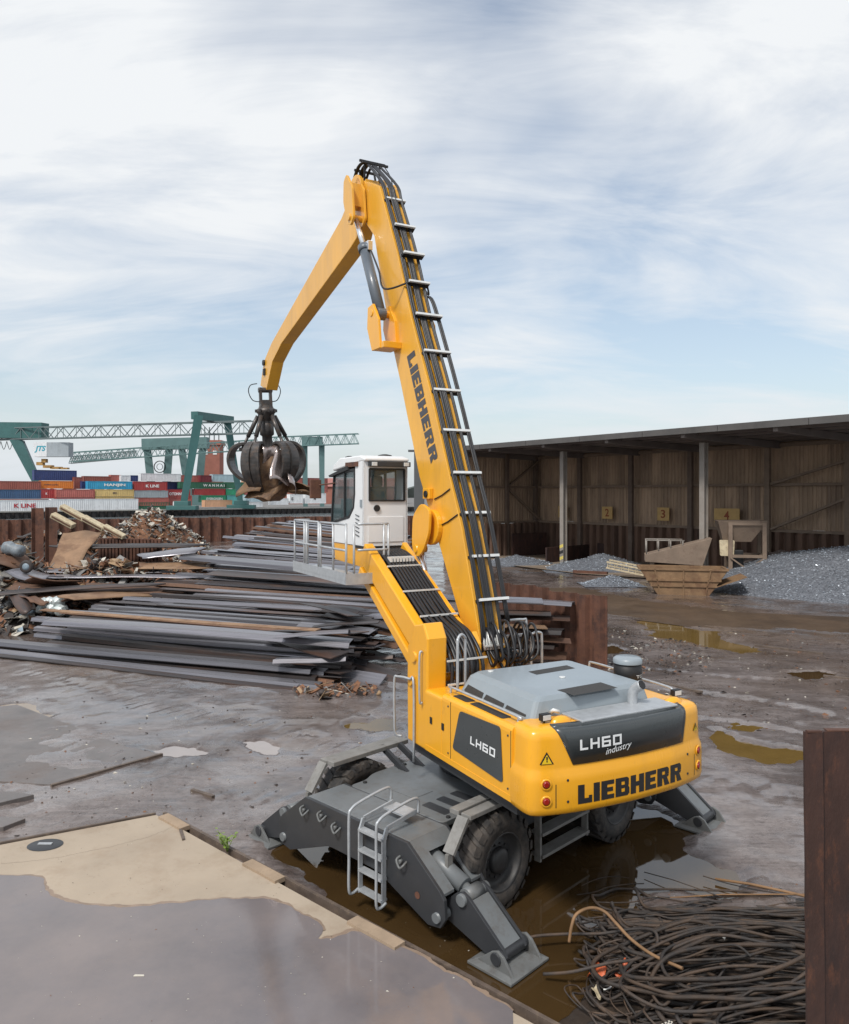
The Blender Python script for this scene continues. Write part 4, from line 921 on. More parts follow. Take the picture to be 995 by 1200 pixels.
# stations along the hosed back face
path = [Vector((0, a, b_)) for a, b_ in bk2] + [Vector((0, *nose[0]))]
def along(px, py): q = U(px, py, 0, -.22); return q
def nrm_at(q):
    best = min(range(len(path)-1), key=lambda i: ((path[i]+path[i+1])*.5 - Vector((0,q.y,q.z))).length)
    d = (path[best+1]-path[best]).normalized(); return Vector((0,-d.z,d.y)), d
st_px = [(450,237.6),(460.8,268.4),(471,300.4),(477,334),(485,372),(494.5,415.5),(505.4,461),(516,508),(528,557.7),(538,604.7),(547.5,654.3),(558,705)]
for i, (x, y) in enumerate(st_px):
    q = along(x, y); nv, d = nrm_at(q); c = Vector((0,q.y,q.z)) + nv*.155
    x1 = .40 if 3 < i else .27
    mb = MB(); a = c + Vector((-.24,0,0)); b_ = c + Vector((x1,0,0)); mb.bar(a, b_, .05, .045, nv); cl = mb.build('hose_clamp', M['alu'], boom)
    mb = MB(); mb.bar(a - nv*.09 + Vector((.0,0,0)), b_ - nv*.09, .05, .12, nv); mb.build('clamp_base', M['black'], cl)
offp = []
for i, p in enumerate(path):
    d = (path[min(i+1,len(path)-1)]-path[max(i-1,0)]).normalized(); offp.append(p + Vector((0,-d.z,d.y))*.09)
start = [(-.4,3.25),(-.5,3.2)]
hx = [-.245,-.215,-.185,-.09,-.06,-.03,.0,.03,.145,.175]
for k, x in enumerate(hx):
    pts = [p + Vector((x + .006*math.sin(i*2.3+k), 0, .0)) for i, p in enumerate(offp[1:])]
    pts = [Vector((x, -.02, 3.30))] + pts
    e_ = Vector((x*.8, pt[0]-.42, pt[1]+.50)); pts += [e_, Vector((x*.8-.02, pt[0]-.30, pt[1]+.62)), Vector((x*.8-.1, pt[0]+.0, pt[1]+.58)), Vector((x*.8-.1, pt[0]+.42, pt[1]+.22))]
    mb = MB(); mb.tube(smooth_path(pts, 4), .019 + .006*(k % 3 == 0), 7); mb.build('boom_hose', M['hose'], boom)
for k, x in enumerate((.32,.345,.375)):
    pts = [p + Vector((x,0,0)) for p in offp[1:6]] + [offp[5]+Vector((x-.03,.28,.5)), offp[5]+Vector((x-.1,.45,.55))]; mb = MB(); mb.tube(smooth_path(pts, 4), .022, 7); mb.build('boom_hose', M['hose'], boom)
# pipe ends + fat hose loops from boom foot to the carriage
for k in range(7):
    x = -.22+.06*k; mb = MB(); mb.tube([(x,-.10,3.42),(x,.0,3.75)], .026, 8); mb.build('pipe_coupling', M['alu'], boom)
for k in range(11):
    x = -.16+.10*k; hz_ = 3.72+.12*math.sin(k*1.9)
    mb = MB(); mb.tube(smooth_path([(x*.55-.07,-.06,3.42),(x*.7-.04,-.24-.06*math.sin(k*2.7),3.16+.10*math.sin(k*1.3)),(x*.85,-.36-.08*math.sin(k*2.1),3.34),(x+.03*math.sin(k*3.1),-.22,hz_-.02),(x+.05,.04,hz_+.06),(x+.06,.24,hz_-.22),(x+.05,.28,3.1),(x+.05,.26,2.5)], 6), .025+.006*(k%3==0), 8); mb.build('hose_loop', M['hose'], mh)
for z in (3.55,3.25): 
    mb = MB(); mb.bar((-.1,.28,z),(.95,.28,z),.04,.05); mb.build('hose_frame', M['galv'], mh)
mb = MB(); mb.bar((-.22,-.12,3.5),(.18,-.12,3.5),.03,.03); mb.build('hose_frame', M['alu'], mh)
# hose arch at the boom head
for j, (dz, dy) in enumerate(((.56,-.40),(.66,-.22),(.54,.10))):
    mb = MB(); mb.bar((-.34,pt[0]+dy,pt[1]+dz),(.34,pt[0]+dy,pt[1]+dz),.05,.05); mb.build('hose_spreader', M['black'], boom)
mb = MB()
for x in (-.2,.2): mb.bar((x,pt[0]-.2,pt[1]+.1),(x,pt[0]-.22,pt[1]+.66),.04,.04); mb.bar((x,pt[0]-.0,pt[1]+.25),(x,pt[0]+.10,pt[1]+.54),.04,.04)
mb.build('spreader_post', M['black'], boom)
mb = MB(); mb.tube(smooth_path([(.3,pt[0]-.28,pt[1]+.60),(.42,pt[0]-.4,pt[1]+.3),(.46,pt[0]-.5,pt[1]-.2),(.36,pt[0]-.55,pt[1]-.5)], 5), .012, 6); mb.build('boom_hose', M['hose'], boom)
# head plates + pin
mb = MB(); mb.tube([(-.42,pt[0],pt[1]),(.42,pt[0],pt[1])], .13, 20); mb.build('boom_pin', M['black'], boom)
# lift cylinder bosses on both sides of the boom
bc = U(506,621,0,-.38)
def disc_poly(c, r, n=28, k=1.0): return [(c[0]+r*math.cos(2*math.pi*i/n), c[1]+k*r*math.sin(2*math.pi*i/n)) for i in range(n)]
for s_ in (-1, 1):
    x0 = s_*.27; c = (bc.y+.1, bc.z+.05)
    mb = MB(); mb.prism(disc_poly(c, .36), PF, s_*.265, s_*.38); bs = mb.build('lift_boss', M['yellow'], boom, bevel=.02)
    ear = [(c[0]-.28,c[1]+.36),(c[0]+.10,c[1]+.50),(c[0]+.46,c[1]+.22),(c[0]+.50,c[1]-.42),(c[0]+.28,c[1]-.64),(c[0]+.02,c[1]-.50),(c[0]-.24,c[1]-.12)]
    mb = MB(); mb.prism(round_poly(ear, .15, 4), PF, s_*.47, s_*.53); mb.build('lift_ear', M['yellow'], bs, bevel=.01)
    mb = MB(); mb.tube([(s_*.30,c[0]+.3,c[1]-.45),(s_*.56,c[0]+.3,c[1]-.45)], .08, 14); mb.build('lift_pin', M['yellow'], bs)
    # lift cylinder: rod up to the ear, barrel down to the front of the frame
    A = Vector((s_*.42,.75,1.95)); B = Vector((s_*.42,c[0]+.3,c[1]-.45)); mid = A.lerp(B, .60)
    mb = MB(); mb.tube([A, mid], .155, 20); mb.tube([mid, mid+(B-A).normalized()*.12], .175, 20); cy = mb.build('lift_cylinder', M['cyl'], mh)
    mb = MB(); mb.tube([mid, B], .06, 14); mb.build('cylinder_rod', M['chrome'], cy)
# little boxes on the boom side
q = U(503,579,0,-.30); mb = MB(); mb.box((-.37,q.y-.12,q.z-.1),(-.27,q.y+.16,q.z+.12)); bx_ = mb.build('boom_lamp', M['yellow'], boom, bevel=.015)
mb = MB(); mb.tube([(-.40,q.y,q.z),(-.365,q.y,q.z)], .07, 12); mb.build('lamp_glass', M['black'], bx_)
for a, b_ in (((509,585),(527,573)), ((514,617),(536,603))):
    A = U(*a,0,-.285); B = U(*b_,0,-.285); mb = MB(); mb.tube([A, A.lerp(B,.5)+Vector((0,0,-.02)), B], .014, 6); mb.build('grease_line', M['black'], boom)
# ---------------------------------------------------------------- stick cylinder (left side) with its brackets
cb = U(446,368,0,-.50); rod_e = U(417,256,0,-.50); mid_px = U(427,291,0,-.50)
for s_ in (-1, 1):
    X = s_*.50; A = Vector((X,cb.y,cb.z)); B = Vector((X,rod_e.y,rod_e.z)); mid = Vector((X,mid_px.y,mid_px.z))
    mb = MB(); mb.tube([A, mid], .125, 18); mb.tube([mid-(mid-A).normalized()*.1, mid+(mid-A).normalized()*.06], .15, 18); sc = mb.build('stick_cylinder', M['cyl'], mh)
    mb = MB(); mb.tube([mid, B], .065, 14); mb.build('cylinder_rod', M['chrome'], sc)
    mb = MB(); mb.tube([A+Vector((-.1,0,0)),A+Vector((.1,0,0))], .14, 16); mb.build('cylinder_eye', M['cyl'], sc, bevel=.01)
    mb = MB(); mb.box(tuple(mid+Vector((-.02,-.26,-.1))), tuple(mid+Vector((.1,-.08,.12)))); mb.build('hose_port', M['chrome'], sc, bevel=.01)
    mb = MB(); pth = [mid+Vector((.06,-.2,-.05)), mid.lerp(A,.4)+Vector((.05,-.34,0)), mid.lerp(A,.75)+Vector((.05*s_,-.55,.05)), Vector((-.0+s_*.2,A.y-.9,A.z+.55))]
    mb.tube(smooth_path(pth, 6), .022, 7); mb.build('cylinder_hose', M['hose'], sc)
    # lower bracket on the boom
    ear = [(A.y+.22,A.z+.16),(A.y+.26,A.z-.3),(A.y+.0,A.z-.85),(A.y-.45,A.z-.85),(A.y-.35,A.z-.2),(A.y-.05,A.z+.2)]
    mb = MB()
    for (x0, x1) in ((s_*.26,s_*.32),(s_*.66,s_*.72)): mb.prism(ear, PF, x0, x1)
    mb.prism([(A.y-.05,A.z-.72),(A.y-.05,A.z-.86),(A.y-.6,A.z-.86),(A.y-.6,A.z-.72)], PF, s_*.27, s_*.70)
    mb.tube([(s_*.28,A.y,A.z),(s_*.74,A.y,A.z)], .08, 12); mb.build('cylinder_bracket', M['yellow'], boom, bevel=.01)
# ---------------------------------------------------------------- stick
SL, SR = -.20, .20
up_px = [(400,255.6),(318,402),(309,424),(305,452)]
lo_px = [(411,290),(330,402),(319,424),(312,457)]
tip = U(315,456,0,0.0)
usp = [U(x, y, 0, SL) for x, y in up_px]; lsp = [U(x, y, 0, SL) for x, y in lo_px]
head = [(pt[0]-.30,pt[1]-.05),(pt[0]-.22,pt[1]+.24),(pt[0]+.05,pt[1]+.36),(pt[0]+.40,pt[1]+.34)]
sprof = [(p.y,p.z) for p in usp] + [(p.y,p.z) for p in lsp[::-1]] + [(pt[0]+.25,pt[1]-1.05),(pt[0]-.12,pt[1]-.45)] + head
mb = MB(); mb.prism(sprof, PF, SL, SR); stick = mb.build('stick', M['boom'], mh, bevel=.02)
for s_ in (-1, 1):
    ear = [(rod_e.y-.22,rod_e.z-.06),(rod_e.y-.05,rod_e.z-.20),(rod_e.y+.16,rod_e.z-.12),(rod_e.y+.42,rod_e.z+.5),(rod_e.y+.40,rod_e.z+1.0),(rod_e.y+.22,rod_e.z+1.12),(rod_e.y-.12,rod_e.z+.7)]
    mb = MB(); mb.prism(round_poly(ear, .06, 3), PF, s_*.60, s_*.66); mb.prism(round_poly(ear, .06, 3), PF, s_*.30, s_*.36); mb.tube([(s_*.28,rod_e.y,rod_e.z),(s_*.70,rod_e.y,rod_e.z)], .08, 12)
    mb.prism([(rod_e.y+.0,rod_e.z+.3),(rod_e.y+.3,rod_e.z+.3),(rod_e.y+.3,rod_e.z+.9),(rod_e.y+.1,rod_e.z+.9)], PF, s_*.25, s_*.62)
    mb.build('stick_ear', M['boom'], stick, bevel=.01)
    mb = MB(); mb.prism(disc_poly((pt[0]+.05,pt[1]-.02), .40), PF, s_*.275, s_*.36); mb.build('head_cheek', M['boom'], stick, bevel=.015)
STICK_TIP = UP.wor((0, tip.y, tip.z))
mb = MB(); mb.tube([(-.26,usp[2].y-.10,usp[2].z-.05),(-.195,usp[2].y-.10,usp[2].z-.05)], .10, 12); sl_ = mb.build('stick_lamp', M['black'], stick); mb = MB(); mb.box((-.25,usp[2].y-.25,usp[2].z-.48),(-.195,usp[2].y-.05,usp[2].z-.26)); mb.build('junction_box', M['black'], stick)
# ================================================================== GRAPPLE
gy = 0.0
G0 = U(316,458,0,0.0); gw = UP.wor((0, G0.y, G0.z))
bot = WD(318, 584, gw.y)
gr = empty('grapple', (gw.x, gw.y, bot.z)); gr.rotation_euler = (R(3),R(-3),R(24))
tag(gr, 'dark orange-peel grab hanging from the end of the yellow stick', 'grapple')
h0 = gw.z - bot.z               # height of the hang point above the origin
M['grab'] = mat('grab_steel', (.075,.07,.068), .40, metal=.4, var=.35, scale=3, col2=(.035,.030,.028), amt2=.7, scale2=2.2, dirt=((.16,.10,.065), 5, .5, .7, .6), bump=.15, bscale=12)
k_ = h0/3.3
def gz_(z): return h0 - z*k_
mb = MB()
for x in (-.17,.17): mb.bar((x,0,gz_(-.08)),(x,0,gz_(.42)),.09,.16,(0,1,0))
mb.tube([(-.24,0,gz_(.0)),(.24,0,gz_(.0))], .09, 12); mb.box((-.2,-.17,gz_(.52)),(.2,.17,gz_(.30))); mb.build('hanger', M['grab'], gr, bevel=.015)
mb = MB(); mb.lathe([(0,gz_(.46)),(.22,gz_(.46)),(.26,gz_(.55)),(.33,gz_(.58)),(.33,gz_(.68)),(.28,gz_(.72)),(.28,gz_(.86)),(.20,gz_(.9)),(.20,gz_(1.0)),(.24,gz_(1.02)),(.24,gz_(1.35)),(.17,gz_(1.4)),(.17,gz_(1.95)),(.30,gz_(1.97)),(.30,gz_(2.1)),(0,gz_(2.1))], lambda a, x, y: (x, y, a), 24); rot_ = mb.build('rotator', M['grab'], gr)
for i in range(8):
    a = 2*math.pi*i/8; mb = MB(); mb.box((-.05,-.03,-.05),(.05,.03,.05), Matrix.Translation((.33*math.cos(a),.33*math.sin(a),gz_(.63)))@Matrix.Rotation(a,4,'Z')); mb.build('rotator_lug', M['grab'], rot_)
nt_ = 5
for i in range(nt_):
    a = 2*math.pi*(i+.12)/nt_ ; ca_, sa_ = math.cos(a), math.sin(a); rad = Vector((ca_, sa_, 0)); tan = Vector((-sa_, ca_, 0))
    # curved tine: (radius out, depth below hang point, half width)
    T_ = [(.30,1.85,.14),(.58,1.62,.21),(.90,1.60,.28),(1.16,1.80,.35),(1.27,2.16,.39),(1.22,2.55,.38),(1.02,2.90,.31),(.74,3.14,.22),(.46,3.28,.12),(.30,3.32,.03)]
    op = (1.0,.82,1.08,.86,.94)[i]; dp_ = (.0,.10,-.12,.06,-.05)[i]; spn = smooth_path([Vector((.3+(r-.3)*op, 1.66+(z-1.66)*.86+dp_*(z-1.66), w)) for r, z, w in T_], 3); mb = MB(); vs = []
    for j, q in enumerate(spn):
        d = spn[min(j+1,len(spn)-1)] - spn[max(j-1,0)]; nn2 = Vector((d.y, -d.x)).normalized() if d.length else Vector((1,0))
        th = .045 if j < len(spn)-3 else .02
        for sgn, ww in ((1,1),(1,-1),(-1,-1),(-1,1)):
            r_ = q.x + nn2.x*th*sgn; z_ = q.y + nn2.y*th*sgn; vs.append(rad*r_*k_*.86 + tan*q.z*ww*.9 + Vector((0,0,gz_(z_))))
    m_ = len(spn); fs = [(j*4+c, j*4+(c+1)%4, (j+1)*4+(c+1)%4, (j+1)*4+c) for j in range(m_-1) for c in range(4)] + [(3,2,1,0),((m_-1)*4,(m_-1)*4+1,(m_-1)*4+2,(m_-1)*4+3)]
    mb.add(vs, fs); tn = mb.build('tine', M['grab'], gr, bevel=.012)
    mb = MB()                                             # stiffening rib on the outside
    rb = [spn[j] for j in range(3, m_-6)]
    for ww in (0.0,):
        pr_ = [(q.x, q.y) for q in rb] + [(q.x+(.10 if 2 < jj < len(rb)-3 else .03), q.y-.02) for jj, q in reversed(list(enumerate(rb)))]
        n_ = len(pr_); va = [rad*u*k_*.86 + tan*(ww-.015) + Vector((0,0,gz_(v))) for u, v in pr_] + [rad*u*k_*.86 + tan*(ww+.015) + Vector((0,0,gz_(v))) for u, v in pr_]
        h_ = n_//2
        mb.add(va, [(j, j+1, n_-2-j, n_-1-j) for j in range(h_-1)] + [(n_+j, n_+j+1, 2*n_-2-j, 2*n_-1-j) for j in range(h_-1)] + [(j, (j+1)%n_, n_+(j+1)%n_, n_+j) for j in range(n_)])
    mb.build('tine_rib', M['grab'], tn)
    # cylinder from the head to the tine
    A = rad*.26*k_ + Vector((0,0,gz_(.78))); B = rad*.80*k_ + Vector((0,0,gz_(1.78))); mid = A.lerp(B,.62)
    mb = MB(); mb.tube([A, mid], .075, 12); mb.tube([mid, B], .05, 10); mb.tube([B-tan*.13, B+tan*.13], .07, 10); mb.build('tine_cylinder', M['grab'], gr)
for s_ in (-1, 1):
    mb = MB(); mb.tube(smooth_path([(s_*.18,.05,gz_(.35)),(s_*.42,.1,gz_(.30)),(s_*.55,.1,gz_(.05)),(s_*.48,.1,gz_(-.15)),(s_*.25,.1,gz_(-.2))], 5), .016, 6); mb.build('grab_hose', M['hose'], gr)
# load of scrap gripped by the grab
def bent_sheet(w, l, amp, seed, nx=6, ny=6, crumple=.0):
    rs = random.Random(seed); a1, a2 = rs.uniform(0,6), rs.uniform(0,6); vs = []
    for j in range(ny+1):
        for i in range(nx+1):
            u, v = i/nx-.5, j/ny-.5
            vs.append((u*w*(1+.15*math.sin(a1+v*5)), v*l*(1+.1*math.sin(a2+u*6)), amp*math.sin(a1+u*3.1)+amp*.6*math.sin(a2+v*4.3)+crumple*rs.uniform(-1,1)))
    return vs, [(j*(nx+1)+i, j*(nx+1)+i+1, (j+1)*(nx+1)+i+1, (j+1)*(nx+1)+i) for j in range(ny) for i in range(nx)]
def solid(o, t=.02): s_ = o.modifiers.new('solid','SOLIDIFY'); s_.thickness = t; s_.offset = 0; return o
M['load'] = mat('rusty_load', (.17,.095,.048), .7, var=.35, scale=2.5, col2=(.06,.035,.025), amt2=.8, scale2=2, dirt=((.26,.18,.10), 7, .5, .7, .5), bump=.4, bscale=9)
M['shiny'] = mat('bare_sheet_metal', (.42,.36,.34), .22, metal=.8, var=.25, scale=2, dirt=((.22,.10,.07), 4, .5, .65, .6))
ld = empty('scrap_load', (gw.x, gw.y, bot.z)); tag(ld, 'rusty crumpled scrap gripped in the hanging grab', 'scrap')
mb = MB(); bmv = []
prof_ = [(.0,3.40),(.40,3.38),(.70,3.22),(.86,2.95),(1.0,2.62),(1.04,2.35),(.90,2.1),(.5,1.98),(0,1.95)]
mb.lathe([(r*.86, h0-z*k_) for r, z in prof_], lambda a, x, y: (x*(1+.16*noise.noise(Vector((x*2,y*2,a*2)))), y*(1+.2*noise.noise(Vector((x*2+7,y*2,a*2)))), a+.14*noise.noise(Vector((x*2.3,y*2.3,a+5)))), 26, smooth=False); mb.build('bundle', M['load'], ld)
for i, (x, y, z, w, l, rx, ry, rz, mm) in enumerate([(.55,-.75,2.35,.7,1.1,70,10,20,'shiny'),(.75,-.55,2.75,.6,1.0,40,30,60,'shiny'),(.2,-.8,2.1,.5,.8,85,0,0,'shiny'),(-.1,-.6,3.0,1.1,.9,60,15,-10,'load'),(-.5,-.5,2.9,.9,.9,55,-20,-30,'load'),(.95,-.4,3.0,.5,1.2,20,45,70,'load'),(1.25,-.5,3.05,.3,.9,15,20,80,'load'),(-.2,.5,2.9,1.2,1.0,-60,0,0,'load')]):
    vs, fs = bent_sheet(w, l, .14, 40+i); m2 = MB(); m2.add(vs, fs, True); o = m2.build('bent_sheet', M[mm], ld); o.location = (x, y, h0-z*k_); o.rotation_euler = (R(rx), R(ry), R(rz)); solid(o)
# ================================================================== OPEN SHED
SF = Frame(11.7, 64.8, -54.0)      # x along the open front towards the camera's right, y into the shed
sh = empty('open_shed', (SF.o.x, SF.o.y, 0), SF.ang); tag(sh, 'large brown corrugated open-fronted shed with storage bays', 'shed')
M['sheet'] = mat('old_sheeting', (.37,.265,.185), .8, var=.22, scale=.8, col2=(.20,.145,.11), amt2=.7, scale2=.35, stretch=(1,1,.18), rnd=.12, dirt=((.09,.065,.05), 3, .5, .75, .5))
M['shedsteel'] = mat('shed_steel', (.21,.155,.115), .75, var=.2, scale=1.5, dirt=((.09,.055,.04), 3, .5, .7, .6))
M['roofm'] = mat('roof_sheet', (.16,.135,.125), .8, var=.2, scale=.4)
M['fascia'] = mat('fascia_grey', (.085,.08,.078), .7, var=.2, scale=.5, stretch=(1,1,1), dirt=((.10,.09,.08), 2, .5, .7, .6))
M['post'] = mat('column_grey', (.25,.225,.20), .65, var=.15, scale=1.2, dirt=((.18,.13,.10), 3, .5, .75, .5))
M['board'] = mat('board_yellow', (.50,.33,.13), .7, var=.12, scale=2)
M['boardtxt'] = mat('board_number', (.24,.06,.025), .7)
X0, X1, YB = -13.2, 30.0, 10.2
def corr(w, h, n, d):
    mb = MB(); p = w/n; vs = []; pr = []
    for i in range(n): pr += [(i*p, 0), (i*p+.28*p, 0), (i*p+.42*p, d), (i*p+.86*p, d)]
    pr.append((w, 0))
    for (u, v) in pr: vs += [(u, -v, 0), (u, -v, h)]
    mb.add(vs, [(2*i, 2*i+2, 2*i+3, 2*i+1) for i in range(len(pr)-1)]); return mb
lo_m = corr(1.12, 3.62, 3, .06).mesh('wall_sheet', M['sheet']); hi_m = corr(1.12, 3.9, 3, .06).mesh('wall_sheet', M['sheet'])
x = X0-.42
while x < X1:
    for z, me in ((3.55, lo_m), (7.07, hi_m)):
        o = bpy.data.objects.new('wall_sheet', me); COL.objects.link(o); o.parent = sh; o.location = (x, YB + (.012 if int((x-X0)/1.05+.5) % 2 else 0) + (.09 if z > 5 else 0), z + random.uniform(-.05,.03))
    x += 1.05
y = YB
while y > -2.0:
    for z, me in ((3.55, lo_m), (7.07, hi_m)):
        o = bpy.data.objects.new('wall_sheet', me); COL.objects.link(o); o.parent = sh; o.location = (X0-.05 - (.012 if int((YB-y)/1.05+.5) % 2 else 0) - (.09 if z > 5 else 0), y-1.05, z); o.rotation_euler = (0,0,R(90))
    y -= 1.05
pr = [(0,0),(.12,0),(.28,-.35),(.62,-.35),(.78,0),(.9,0),(.9,.1),(0,.1)]
mb = MB(); mb.prism(pr, lambda u, v, w: (u, v, w), 0, 3.45); M['bay_rust'] = mat('bay_pile_rust', (.135,.08,.055), .8, var=.35, scale=1.0, col2=(.065,.038,.028), amt2=.8, scale2=.5, rnd=.25, stretch=(1,1,.3)); pm2 = mb.mesh('sheet_pile', M['bay_rust'])
x = X0
while x < X1:
    o = bpy.data.objects.new('sheet_pile', pm2); COL.objects.link(o); o.parent = sh; o.location = (x, YB-.25, random.uniform(-.1,.05)); x += .9
y = YB-.3
while y > -2.0:
    o = bpy.data.objects.new('sheet_pile', pm2); COL.objects.link(o); o.parent = sh; o.location = (X0+.25, y-.9, random.uniform(-.1,.05)); o.rotation_euler = (0,0,R(90)); y -= .9
for z, h, m in ((3.48,.22,'shedsteel'),(7.05,.20,'shedsteel'),(10.1,.25,'shedsteel')):
    mb = MB(); mb.box((X0,YB-.62,z-h/2),(X1,YB-.42,z+h/2)); mb.build('girt', M[m], sh)
    mb = MB(); mb.box((X0+.1,0.0,z-h/2),(X0+.28,YB-.63,z+h/2)); mb.build('girt', M[m], sh)
M['wallpost'] = mat('wall_post', (.13,.095,.075), .8, var=.2, scale=1.5)
for t_ in (.15, 6.38, 12.64, 18.95, 25.9, 32.0):
    mb = MB(); w = .42; mb.box((X0+t_-w/2,YB-.95,0),(X0+t_+w/2,YB-.64,10.4)); mb.build('wall_post', M['wallpost'] if t_ < 25 else M['shedsteel'], sh)
mb = MB(); mb.box((X0+.3,5.0,0),(X0+.6,5.35,10.4)); mb.build('wall_post', M['wallpost'], sh)
def brace(a, b_, w=.22): mb = MB(); mb.bar(a, b_, w, .18); mb.build('brace', M['shedsteel'], sh)
brace((X0+.4,5.2,7.0),(X0+.4,9.9,3.6)); brace((X0+.4,5.2,7.0),(X0+.4,9.9,10.0)); brace((X0+26.2,YB-.8,3.6),(X0+34,YB-.8,6.9),.28); brace((X0+26.2,YB-.8,7.1),(X0+36,YB-.8,9.9),.24)
# front columns with base plates; the first with yellow and black stripes
M['stripe'] = mat('stripe_yellow', (.62,.50,.12), .7, var=.2, scale=3, dirt=((.15,.12,.08), 4, .5, .7, .6))
for x in (0.0, 13.4, 26.8):
    mb = MB(); mb.box((x-.20,-.24,0),(x+.20,-.19,9.9)); mb.box((x-.20,.19,0),(x+.20,.24,9.9)); mb.box((x-.03,-.189,0),(x+.03,.189,9.9)); c = mb.build('column', M['post'], sh)
    mb = MB(); mb.box((x-.6,-.5,0),(x+.6,.5,.08)); mb.build('base_plate', M['shedsteel'], c)
    for k in range(4):
        mb = MB(); z = .25+.5*k; mb.add([(x-.195,-.246,z),(x+.195,-.246,z+.14),(x+.195,-.246,z+.40),(x-.195,-.246,z+.26)], [(0,1,2,3)]); mb.build('stripe', M['stripe'] if k % 2 else M['text'], c)
# roof: mono-pitch with fascia and rafters
mb = MB(); zf, zb = 10.72, 10.5
mb.add([(X0-.6,-2.5,zf),(X1+6,-2.5,zf),(X1+6,YB+.4,zb),(X0-.6,YB+.4,zb),(X0-.6,-2.5,zf-.12),(X1+6,-2.5,zf-.12),(X1+6,YB+.4,zb-.12),(X0-.6,YB+.4,zb-.12)], [(0,1,2,3),(7,6,5,4),(0,4,5,1),(1,5,6,2),(2,6,7,3),(3,7,4,0)]); rf_ = mb.build('roof', M['roofm'], sh)
x = X0-.6
while x < X1:
    mb = MB(); mb.box((x,-2.62,10.40),(x+5.96,-2.51,10.82)); mb.build('fascia_panel', M['fascia'], sh); x += 6.0
for x in [X0+.2, X0+6.5, 0, 6.7, 13.4, 20, 26.8]:
    mb = MB(); mb.add([(x-.15,-2.4,10.55),(x+.15,-2.4,10.55),(x+.15,YB-.4,10.35),(x-.15,YB-.4,10.35),(x-.15,-2.4,10.15),(x+.15,-2.4,10.15),(x+.15,YB-.4,9.85),(x-.15,YB-.4,9.85)], [(0,1,2,3),(7,6,5,4),(0,4,5,1),(1,5,6,2),(2,6,7,3),(3,7,4,0)]); mb.build('rafter', M['roofm'], sh)
for y in (-.9, 1.4, 3.8, 6.2, 8.6):
    mb = MB(); mb.box((X0,y,10.38),(X1+5,y+.12,10.52-.02*y)); mb.build('purlin', M['roofm'], sh)
for q, t_ in (('1',4.0),('2',9.75),('3',16.1),('4',22.3)):
    w = .62 if q != '4' else 1.15
    mb = MB(); mb.box((X0+t_-w,YB-.70,3.98),(X0+t_+w,YB-.64,5.14)); bd = mb.build('number_board', M['board'], sh)
    tv, tf = text_geo(q, 1, 0, .02); mb = MB(); mb.add([(X0+t_-.24+.48*a, YB-.706, 4.2+.74*b_) for a, b_ in tv], tf); mb.build('board_number', M['boardtxt'], bd)
# floor apron of the shed: dusty concrete
M['apron'] = mat('shed_floor', (.21,.165,.125), .75, var=.2, scale=.5, col2=(.12,.085,.06), amt2=.7, scale2=.25, dirt=((.30,.25,.2), 3, .6, .75, .4))
mb = MB(); a = [SF.wor(p) for p in ((X0,-1.6,.13),(4,-2.6,.13),(9,-1.0,.13),(30,-1.0,.13),(30,YB,.13),(X0,YB,.13))]; mb.add(a, [list(range(6))]); tag(mb.build('shed_floor', M['apron']), kind='structure')
# retaining plates inside the bays
def plate_wall(a, b_, h, label, m='pile_rust'):
    A = W(*a, .1); B = W(*b_, .1); mb = MB(); mb.bar((A.x,A.y,h/2),(B.x,B.y,h/2),.18,h); o = mb.build('retaining_plate', M[m], bevel=.02); tag(o, label, 'retaining plate', 'steel retaining plates of the shed bays'); return o
plate_wall((600,652),(640,650),2.4,'dark rusty retaining plate in the left end bay of the shed')
plate_wall((640,660),(690,655),1.5,'low brown retaining plate behind the striped shed column')
plate_wall((700,655),(765,657),1.6,'brown retaining plate under the number two board')
plate_wall((765,668),(785,660),1.7,'short dark retaining plate between bays two and three')
plate_wall((905,668),(1000,664),2.6,'long dark brown retaining plate behind the large gravel heap','steelrust')
mb = MB(); mb.bar(W(672,670,.2),W(712,672,.2),.3,.25); tag(mb.build('steel_kerb', M['steelrust']), 'rust red steel beam lying at the foot of the striped column', 'beam')
